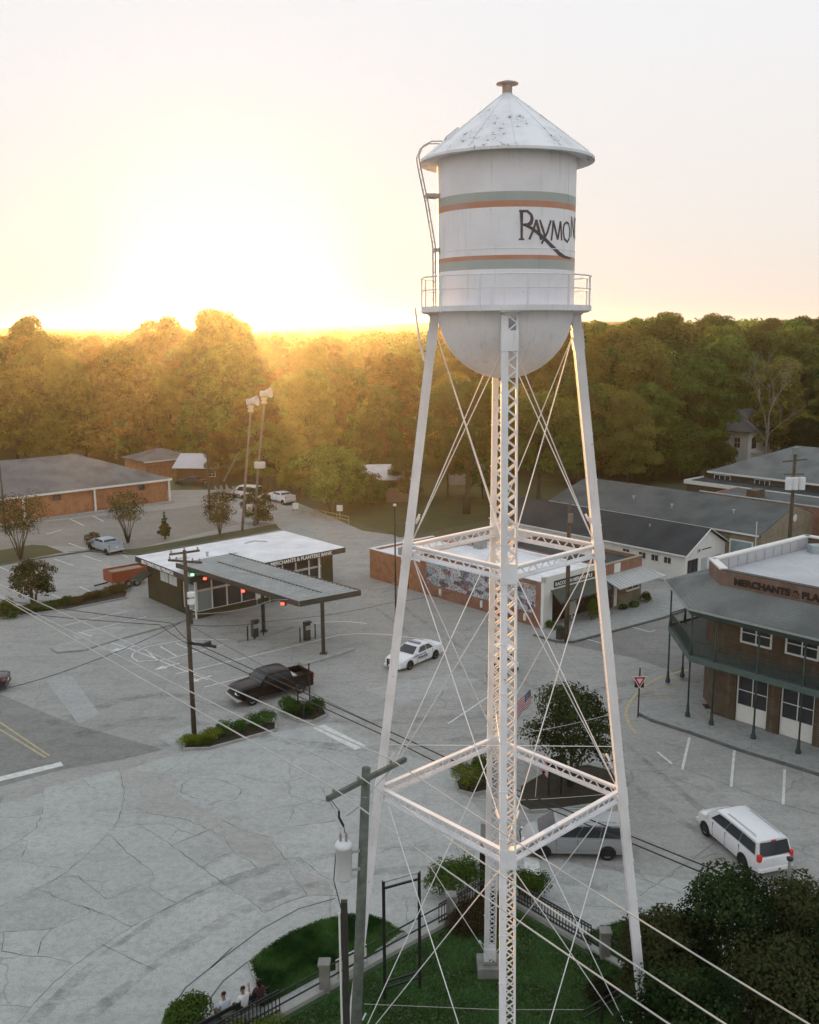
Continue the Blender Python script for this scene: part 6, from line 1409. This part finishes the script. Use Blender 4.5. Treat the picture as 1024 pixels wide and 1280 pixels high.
    for sg in (1, -1):
        for (s0, s1) in sp['side']:
            m_ = MB(); g4 = []
            K = 4
            for j in range(K+1):
                tt = .13+.70*j/K; row = []
                for i in range(5):
                    s_ = lerp(s0, s1, i/4); row.append(side_pt(s_, tt, sg))
                g4.append(row)
            vs = [p for r_ in g4 for p in r_]; fs = [(j*5+i, j*5+i+1, (j+1)*5+i+1, (j+1)*5+i) for j in range(K) for i in range(4)]
            if sg > 0: fs = [f[::-1] for f in fs]
            m_.add(vs, fs); m_.build('side_window', GL, t, smooth=True)
    def endglass(x0, x1, z0, z1, name, out):
        m_ = MB(); vs = []
        for tt in (.10, .5, .92):
            x = lerp(x0, x1, tt)+out; z = lerp(z0, z1, tt)+abs(out)*.5; yw = lerp(wb, wr, tt)*.90
            for f in (-1, -.5, 0, .5, 1): vs.append((x+(1-f*f)*.03*(1 if out > 0 else -1), yw*f, z))
        fs = [(j*5+i, j*5+i+1, (j+1)*5+i+1, (j+1)*5+i) for j in range(2) for i in range(4)]
        if out < 0: fs = [f[::-1] for f in fs]
        m_.add(vs, fs); return m_.build(name, GL, t, smooth=True)
    endglass(xa0, xa1, zbelt(xa0), roofz(xa1), 'windshield', .03); endglass(xc0, xc1, zbelt(xc0), roofz(xc1), 'rear_window', -.03)
    # wheels and arches
    wr_ = sp['wheel']
    for x in sp['axles']:
        for sg in (1, -1):
            yw = interp(wid, x)*W2
            a_ = MB(); pts = [(x+wr_*1.17*math.cos(t_), yw*1.0+.008, wr_+wr_*1.17*math.sin(t_)) for t_ in [math.pi*i/16-.35+(.7*i/16) for i in range(17)]]
            pts = [(p[0], sg*p[1], max(p[2], gc*.8)) for p in pts]; q_ = [(p[0], p[1]-sg*.30, p[2]) for p in pts]; n = len(pts)
            a_.add(pts+q_, [tuple(range(n)) if sg < 0 else tuple(range(n))[::-1]]+[(i, i+1, n+i+1, n+i) for i in range(n-1)]); a_.build('wheel_arch', BLACKM, t)
            wheel(t, x, sg*(yw-.085), wr_, .23, sg)
    zf = interp(deck, L2)-.02
    for sg in (1, -1):
        hz_ = sp['hl']; x_ = L2+.03; Wf = W2*interp(wid, L2-.1)
        m_ = MB().add([(x_+.02, sg*Wf*.52, hz_-.07), (x_-.04, sg*Wf*.93, hz_-.05), (x_-.20, sg*Wf*1.0, hz_+.05), (x_-.02, sg*Wf*.52, hz_+.08), (x_-.25, sg*Wf*.5, hz_-.05), (x_-.25, sg*Wf*.5, hz_+.08)], [(0, 1, 2, 3) if sg > 0 else (3, 2, 1, 0), (3, 2, 5) if sg > 0 else (5, 2, 3), (0, 4, 1) if sg > 0 else (1, 4, 0)])
        m_.build('headlight', CLEARL, t)
        tz = sp['tl']; Wt = W2*interp(wid, -L2+.12); m_ = MB().box(-L2-.055, -L2+.14, min(sg*Wt*sp.get('tlw', .80), sg*Wt*1.0), max(sg*Wt*sp.get('tlw', .80), sg*Wt*1.0), tz-sp.get('tlh', .12), tz+sp.get('tlh', .12)); m_.build('taillight', REDL, t, bevel=.02)
        mx, mz = xa0-.32, zbelt(xa0)+.10; MB().box(mx-.09, mx+.09, min(sg*(wb+.05), sg*(wb+.26)), max(sg*(wb+.05), sg*(wb+.26)), mz-.07, mz+.09).build('mirror', mat, t, bevel=.03)
        MB().box(-.10+sp.get('dh', 0), .08+sp.get('dh', 0), min(sg*W2*.99, sg*W2*1.02), max(sg*W2*.99, sg*W2*1.02), zbelt(0)-.16, zbelt(0)-.12).build('door_handle', mat if not sp.get('chrome') else RIM, t)
        for xd in sp.get('seams', ()):
            MB().box(xd-.006, xd+.006, min(sg*W2*.97, sg*W2*1.004), max(sg*W2*.97, sg*W2*1.004), gc+.15, zbelt(xd)-.02).build('door_seam', BLACKM, t)
    MB().box(L2-.02, L2+.072, -Wf*.5, Wf*.5, sp['hl']-.17, sp['hl']-.01).build('grille', BLACKM if not sp.get('chromeg') else M('grille_dark', (.05, .05, .05), .4, .2, 6.), t, bevel=.01)
    bmat = RIM if sp.get('chromeb') else mat
    Wf = W2*interp(wid, L2-.12); Wt = W2*interp(wid, -L2+.1); MB().box(L2-.30, L2+.09, -Wf*.98, Wf*.98, gc+.05, gc+.27).build('bumper', bmat, t, bevel=.06); MB().box(-L2-.10, -L2+.25, -Wt*.985, Wt*.985, gc+.1, gc+.34).build('bumper', bmat, t, bevel=.06)
    if plate: MB().box(-L2-.085, -L2-.07, -.16, .16, sp['tl']-.28, sp['tl']-.12).build('licence_plate', WTRIM, t)
    return t
VAN = dict(L=5.1, W=1.98, H=1.76, xs=[-2.55, -2.45, -2.2, -1.5, -.8, 0, .8, 1.4, 1.75, 2.1, 2.35, 2.5], deck=[(-2.55, 1.02), (-1, 1.06), (1.4, 1.10), (1.75, 1.08), (2.2, .98), (2.4, .88), (2.52, .72)],
           wid=[(-2.55, .90), (-2.35, .97), (-1.8, 1.), (1.5, 1.), (2.1, .95), (2.4, .86), (2.52, .76)], cab=(1.78, .86, -2.30, -2.52), side=[(.05, .33), (.343, .60), (.612, .88)], axles=(1.58, -1.48), wheel=.345, hl=.74, tl=1.02, tlh=.17, wr=.80, seams=(.95, -.05, -1.15), gc=.2)
SEDAN = dict(L=5.0, W=1.9, H=1.47, xs=[-2.5, -2.4, -2.1, -1.6, -1, 0, .8, 1.2, 1.7, 2.1, 2.35, 2.45], deck=[(-2.5, .98), (-2.3, 1.04), (-1.5, 1.02), (0, .98), (1.1, .97), (2.0, .88), (2.35, .78), (2.47, .64)],
             wid=[(-2.5, .88), (-2.2, .96), (-1.4, 1.), (1.5, 1.), (2.1, .95), (2.35, .87), (2.47, .78)], cab=(1.08, .25, -1.0, -1.78), side=[(.16, .45), (.49, .84)], axles=(1.55, -1.5), wheel=.34, hl=.68, tl=.86, tlh=.07, wr=.70, seams=(.75, -.25, -1.15), gc=.17)
TRUCK = dict(L=5.75, W=2.02, H=1.92, xs=[-1.32, -1.2, -.6, 0, .8, 1.3, 1.9, 2.4, 2.7, 2.8], deck=[(-1.32, 1.32), (1.1, 1.32), (2.2, 1.25), (2.6, 1.19), (2.82, 1.05)],
             wid=[(-1.32, 1.), (2.1, 1.), (2.6, .96), (2.82, .90)], cab=(1.25, .58, -1.08, -1.28), side=[(.06, .40), (.43, .86)], axles=(1.88, -1.82), wheel=.40, hl=.93, tl=1.1, tlh=.18, wr=.83, tlw=.91, seams=(.85, -.25), gc=.33, chromeb=1, zb=[(-1.3, .36), (2.4, .36), (2.8, .45)])
def bed(t, sp, mat, x0=-1.34):
    L2, W2 = sp['L']/2, sp['W']/2; z0, z1 = .36, 1.30; d = sp.get('bedw', .07)
    m_ = MB().box(-L2, x0, -W2*.97, W2*.97, z0+.04, .82); m_.build('bed_floor', BLACKM, t)
    for sg in (1, -1):
        m_ = MB(); m_.box(-L2, x0, min(sg*(W2-.10), sg*W2), max(sg*(W2-.10), sg*W2), z0, z1); m_.build('bed_side', mat, t, bevel=.03)
    MB().box(-L2-.04, -L2+.06, -W2+.11, W2-.11, .55, z1-.01).build('tailgate', mat, t, bevel=.02); MB().box(x0-.05, x0, -W2+.11, W2-.11, .8, z1).build('bulkhead', mat, t)
def heading(a, b): d = b-a; return math.atan2(d.y, d.x)
# black pickup
TR = dict(TRUCK); a, b = P(318, 881), P(374, 866.5)
c_ = (a+b)/2; hd = heading(b, a); side = Vector((-math.sin(hd), math.cos(hd), 0))
wcen = c_+side*(-.92 if side.y < 0 else .92)
tk_ = car('pickup_truck', 'black crew-cab pickup turning by the shrub island', 'pickup', TR, paint('black_car_paint', (.005, .006, .008), 0, .2), (wcen.x, wcen.y, .01), hd); bed(tk_, TR, MATS['black_car_paint']); _b = MATS['black_car_paint'].node_tree.nodes['Principled BSDF']; _b.inputs['Coat Weight'].default_value = 0; _b.inputs['Specular IOR Level'].default_value = .22; _b.inputs['Roughness'].default_value = .3
MB().box(-1.9, -1.45, -.5, .4, .83, 1.15).build('toolbox_cover', M('pale_cargo', (.5, .5, .5), .7, .2, 2.), tk_)
# police car
a, b = P(514, 836), P(542, 824); c_ = (a+b)/2; hd = heading(b, a); side = Vector((-math.sin(hd), math.cos(hd), 0)); wcen = c_+side*(-.85 if side.y < 0 else .85)
PW = paint('white_car_paint', (.74, .74, .77), 0, .3)
pc = car('police_car', 'white police sedan with push bumper driving across the junction', 'police car', SEDAN, PW, (wcen.x, wcen.y, .012), hd)
MB().box(-.25, .05, -.55, .55, 1.50, 1.60).build('light_bar', M('light_bar_grey', (.25, .26, .3), .3, .2, 4.), pc, bevel=.03)
pb_ = MB(); pb_.box(2.56, 2.64, -.42, -.34, .3, .86).box(2.56, 2.64, .34, .42, .3, .86).box(2.57, 2.63, -.42, .42, .78, .86).box(2.57, 2.63, -.42, .42, .5, .56); pb_.build('push_bumper', BLACKM, pc)
for sg in (1, -1):
    text('POLICE', .27, M('police_blue', (.04, .05, .12), .5, .1, 3.), pc, (.62*(-sg) if sg < 0 else -.62+0, sg*.962, .55), (R_(90), 0, 0 if sg < 0 else math.pi), sx=1.25, extrude=.006, bold=.01).location.x = (-.72 if sg < 0 else .62)
    MB().add([(1.15, sg*.958, .80), (-.2, sg*.962, .86), (-.2, sg*.962, .91), (1.2, sg*.958, .86)], [(0, 1, 2, 3) if sg < 0 else (3, 2, 1, 0)]).build('stripe', MATS['police_blue'], pc)
# white minivan
a, b = P(883, 1044), P(931, 1085.5); c_ = (a+b)/2; hd = heading(b, a); side = Vector((-math.sin(hd), math.cos(hd), 0)); side = side if side.dot(Vector((1, 1, 0))) > 0 else -side
wcen = c_+side*.88; VW = dict(VAN); 
wv = car('minivan', 'white minivan driving away between the parking bays and the dark myrtles', 'minivan', VW, PW, (wcen.x, wcen.y, .012), hd)
for sg in (1, -1): MB().tube([(.3, sg*.62, 1.74), (.2, sg*.62, 1.80), (-1.8, sg*.62, 1.80), (-1.9, sg*.62, 1.74)], .02, 6).build('roof_rail', GALV, wv)
MB().box(-2.36, -2.28, -.12, .12, 1.66, 1.71).build('brake_light', REDL, wv)
# grey minivan
a, b = P(679, 1073), P(761, 1074.5); c_ = (a+b)/2; hd = heading(b, a)
GV = paint('silver_grey_paint', (.34, .355, .365), .2, .3); side = Vector((-math.sin(hd), math.cos(hd), 0)); side = side if side.y > 0 else -side; wcen = c_+side*.88
gv = car('minivan', 'grey minivan passing behind the lower tower girders', 'minivan', VW, GV, (wcen.x, wcen.y, .012), hd)
for sg in (1, -1): MB().tube([(.3, sg*.62, 1.74), (.2, sg*.62, 1.80), (-1.8, sg*.62, 1.80), (-1.9, sg*.62, 1.74)], .02, 6).build('roof_rail', GALV, gv); MB().box(-1.1, 1.15, min(sg*.985, sg*1.0), max(sg*.985, sg*1.0), .38, .42).build('side_trim', RIM, gv)
# pale blue pickup far left
SM = dict(TRUCK); SM.update(L=5.2, W=1.85, H=1.65, wheel=.36)
a, b = P(118, 694), P(146, 691); d_ = (a-b).normalized(); c_ = P(131, 690)
bp_ = car('pickup_truck', 'small pale blue pickup parked on the grass verge', 'pickup', SM, paint('pale_blue_paint', (.36, .43, .50), 0, .4), (c_.x, c_.y+.3, .012), heading(P(148, 694), P(115, 684))); bed(bp_, SM, MATS['pale_blue_paint'])
# car at left edge
c_ = P(-8, 864); rc = car('parked_car', 'dark sedan with red tail lamps cut off by the left edge', 'car', SEDAN, paint('dark_grey_paint', (.04, .042, .048), .2, .3), (c_.x-1.7, c_.y+.2, .012), R_(180)+R_(10))
# distant vehicles
a = P(312, 624); c1 = car('delivery_van', 'white van parked behind the siren poles', 'van', dict(VAN, H=1.95), PW, (a.x-.6, a.y+1.2, .012), R_(150))
a = P(352, 630); c1 = car('pickup_truck', 'white pickup parked right of the siren poles', 'pickup', SM, PW, (a.x-.2, a.y+1.2, .012), R_(130)); bed(c1, SM, PW)
a = P(238, 608); c1 = car('parked_car', 'dark car parked by the tin-roofed cabin', 'car', SEDAN, MATS['dark_grey_paint'], (a.x, a.y+1.0, .012), R_(160))
a = P(285, 622); tl_ = thing('flatbed_trailer', 'low trailer heaped with pale scrap beside the white van', 'trailer', (a.x, a.y+.5, 0), R_(160))
MB().box(-2.4, 2.4, -1, 1, .5, .65).build('deck', BRONZE, tl_); q9 = random.Random(4); sc_ = MB()
for _ in range(26): 
    x, y = q9.uniform(-2, 2), q9.uniform(-.8, .8); sc_.bar((x, y, .7+q9.random()*.3), (x+q9.uniform(-.8, .8), y+q9.uniform(-.5, .5), .8+q9.random()*1.0), .12, .2)
lo_ = sc_.build('load', M('scrap_pale', (.45, .40, .36), .7, .4, 1.), tl_); lo_['kind'] = 'stuff'
for x in (-.6, .6):
    for sg in (1, -1): wheel(tl_, x, sg*1.08, .36, .2, sg)
# orange dump trailer by the bank
a = P(158, 732); dt = thing('dump_trailer', 'orange-red dump trailer parked beside the dark end of the bank', 'trailer', (a.x, a.y+.4, 0), GRID+math.pi)
m_ = MB(); m_.box(-2, 2, -1, -.94, .75, 1.75).box(-2, 2, .94, 1, .75, 1.75).box(-2, -1.94, -.94, .94, .75, 1.75).box(1.94, 2, -.94, .94, .75, 1.75).box(-2, 2, -1, 1, .65, .75); m_.build('body', M('orange_steel', (.36, .085, .035), .6, .35, 2.), dt)
for i in range(5): MB().box(-1.9+i*.93, -1.8+i*.93, -1.06, -1.001, .7, 1.75).build('rib', MATS['orange_steel'], dt)
MB().box(-1.6, 1.6, -.8, .8, .9, 1.6).build('load', M('pale_rubble', (.34, .27, .22), .95, .4, 3., bmp=.8), dt); MB().bar((2, 0, .6), (3.4, 0, .5), .12, .12).build('drawbar', BLACKM, dt)
for sg in (1, -1):
    for x in (-.5, .4): wheel(dt, x, sg*1.1, .38, .2, sg)
# small cart behind the tower column
a = P(631, 838); gc_ = thing('utility_cart', 'small white utility cart seen through the lattice of the tower column', 'cart', (a.x, a.y+.3, 0), R_(120))
MB().box(-1.1, 1.1, -.55, .55, .35, .75).box(.5, 1.1, -.5, .5, .75, 1.0).build('body', PW, gc_, bevel=.08, smooth=False); MB().box(-.9, .8, -.58, .58, 1.72, 1.80).build('roof', PW, gc_, bevel=.03); MB().box(-.35, .25, -.45, .45, .76, 1.2).build('seat', BLACKM, gc_, bevel=.05)
for x, y in ((.75, .5), (.75, -.5), (-.85, .5), (-.85, -.5)): MB().tube([(x, y, .7), (x*.95, y, 1.73)], .02, 5).build('roof_post', GALV, gc_)
for x in (-.75, .75):
    for sg in (1, -1): wheel(gc_, x, sg*.52, .24, .16, sg)

# ---------------------------------------------------------------- people on the bench
def skin_mesh(name, chains, mat, parent, sub=2, root=0):
    """chains: list of polylines [(point, radius)], sharing points by equality"""
    bm = bmesh.new(); lay = bm.verts.layers.skin.verify(); idx = {}
    def V_(p, r):
        k = tuple(round(c, 4) for c in p)
        if k not in idx: v = bm.verts.new(p); v[lay].radius = (r, r) if not isinstance(r, tuple) else r; idx[k] = v
        return idx[k]
    for ch in chains:
        vs = [V_(p, r) for p, r in ch]
        for a, b in zip(vs, vs[1:]):
            if a is not b and not bm.edges.get((a, b)): bm.edges.new((a, b))
    bm.verts.ensure_lookup_table(); bm.verts[root][lay].use_root = True
    me = bpy.data.meshes.new(name); bm.to_mesh(me); bm.free(); me.materials.append(mat)
    o = bpy.data.objects.new(name, me); COL.objects.link(o); o.parent = parent
    sk = o.modifiers.new('skin', 'SKIN'); sk.use_smooth_shade = True; sb_ = o.modifiers.new('sub', 'SUBSURF'); sb_.levels = sub; sb_.render_levels = sub
    return o
SKIN = M('skin', (.32, .18, .12), .6, .15, 4.)
def seated(label, loc, rz, shirt, pants, hair, turn=0., long_hair=False, arm_out=False):
    t = thing('person', label, 'person', loc, rz)      # faces local +y, seat height .45
    pel = (0, 0, .53); ch = (0, .02, .92); nk = (0, .03, 1.08)
    body = [[(pel, .15), ((0, .0, .72), .14), (ch, .155), ((0, .025, 1.02), .09), (nk, .055), ((0, .045, 1.16), .07), ((0, .06, 1.25), .095), ((0, .05, 1.33), .085), ((0, .045, 1.38), .05)]]
    for s_ in (-1, 1):
        sh = (s_*.17, .02, .99); el = (s_*.25, .08, .72); wr = (s_*.15, .28, .62)
        if arm_out and s_ > 0: el = (.33, .1, .86); wr = (.45, .26, 1.0)
        body.append([(ch, .155), (sh, .065), (el, .045), (wr, .028)])
        w_ = Vector(wr); f = Vector((-s_*.25, .9, -.2)).normalized() if not (arm_out and s_ > 0) else Vector((.3, .7, .6)).normalized()
        palm = w_+f*.07; body.append([(wr, .028), (tuple(palm), (.035))])
        sd = f.cross(Vector((0, 0, 1))).normalized()
        for j, (o_, l_) in enumerate(((-.03, .065), (-.01, .08), (.01, .075), (.03, .06))):
            a_ = palm+sd*o_+f*.02; b_ = a_+f*l_*.55-Vector((0, 0, .01)); c2 = b_+f*l_*.4-Vector((0, 0, .025)); body.append([(tuple(palm), .035), (tuple(a_), .011), (tuple(b_), .009), (tuple(c2), .008)])
        th = w_+f*.03-sd*s_*.035; body.append([(wr, .028), (tuple(th), .012), (tuple(th+f*.035-sd*s_*.015), .010)])
        hip = (s_*.09, .02, .52); kn = (s_*.12, .45, .52); an = (s_*.12, .48, .10); to_ = (s_*.13, .62, .045)
        body.append([(pel, .15), (hip, .095), (kn, .065), ((s_*.12, .47, .32), .055), (an, .04), (to_, .035)])
    bo = skin_mesh('body', body, SKIN, t)
    top = [[((0, 0, .56), .17), ((0, .0, .72), .155), (ch, .172), ((0, .025, 1.03), .10), ((0, .03, 1.06), .075)]]
    for s_ in (-1, 1):
        el2 = (s_*.235, .065, .80) if not (arm_out and s_ > 0) else (.28, .07, .90)
        top.append([(ch, .172), ((s_*.17, .02, .99), .082), (el2, .064)])
    skin_mesh('shirt', top, shirt, t)
    tr_ = [[((0, 0, .52), .165), ((s_*.09, .02, .52), .108), ((s_*.12, .45, .525), .080), ((s_*.12, .47, .32), .07), ((s_*.12, .48, .15), .06)] for s_ in (-1, 1)]
    skin_mesh('trousers', tr_, pants, t); 
    hh = [[((0, .01, 1.27), .095), ((0, .02, 1.34), .10), ((0, .04, 1.39), .07)]]
    if long_hair: hh.append([((0, .01, 1.27), .095), ((0, -.02, 1.16), .085), ((0, -.04, 1.05), .06)])
    skin_mesh('hair', hh, hair, t)
    for s_ in (-1, 1):
        MB().lathe([(.001, -.035), (.018, -.02), (.02, .01), (.001, .03)], 8, (s_*.096, .05, 1.25)).build('ear', SKIN, t, smooth=True); MB().lathe([(.001, -.012), (.012, 0), (.001, .012)], 8, (s_*.033, .152, 1.265)).build('eye', WTRIM, t, smooth=True)
        MB().lathe([(.03, .0), (.05, .03), (.05, .06), (.03, .09)], 8, (s_*.13, .58, 0)).build('shoe', BLACKM, t, smooth=True)
    MB().add([(-.015, .15, 1.225), (.015, .15, 1.225), (0, .185, 1.225), (0, .15, 1.27)], [(0, 1, 2), (0, 2, 3), (1, 3, 2), (0, 3, 1)]).build('nose', SKIN, t, smooth=True); MB().box(-.025, .025, .148, .158, 1.19, 1.2).build('mouth', M('lips', (.25, .08, .07), .6, .1, 5.), t)
    return t
SH1 = M('shirt_pale_blue', (.46, .50, .58), .9, .15, 5.); SH2 = M('shirt_white', (.66, .66, .66), .9, .12, 5.); SH3 = M('shirt_maroon', (.06, .025, .028), .9, .2, 5.); PT = M('dark_trousers', (.03, .035, .05), .9, .2, 5.); PT2 = M('khaki_trousers', (.30, .27, .22), .9, .2, 5.); HR = M('black_hair', (.012, .010, .009), .6, .3, 9.)
bn = thing('park_bench', 'dark bench facing the street along the left yard fence at the bottom', 'bench', F1(13.5, 1.0), GRID)
MB().box(-2.0, 1.9, -.22, .22, .40, .45).build('seat', BLACKM, bn); MB().bar((-2.0, -.27, .5), (-2.0, -.32, .9), .05, .05).bar((1.9, -.27, .5), (1.9, -.32, .9), .05, .05).box(-2.0, 1.9, -.30, -.26, .7, .85).build('backrest', BLACKM, bn)
for x in (-1.8, 0, 1.7): MB().box(x, x+.06, -.2, .2, 0, .4).build('leg', BLACKM, bn)
def onb(u, v): 
    p = P(u, v, 1.28); return p
for (u, v, lab, a1, a2, lh, ao, dr) in ((279, 1243, 'seated person in a pale blue shirt at the left end of the bench', SH1, PT2, False, False, 0), (303, 1236, 'seated person in a white shirt raising one hand, in the middle of the bench', SH2, PT, False, True, .1), (322.5, 1227, 'seated person in dark clothes with dark hair, at the right end of the bench', SH3, PT, True, False, -.1)):
    h_ = P(u, v, 1.27); seated(lab, (h_.x+.04, h_.y-.03, 0), GRID+dr, a1, a2, HR, long_hair=lh, arm_out=ao)
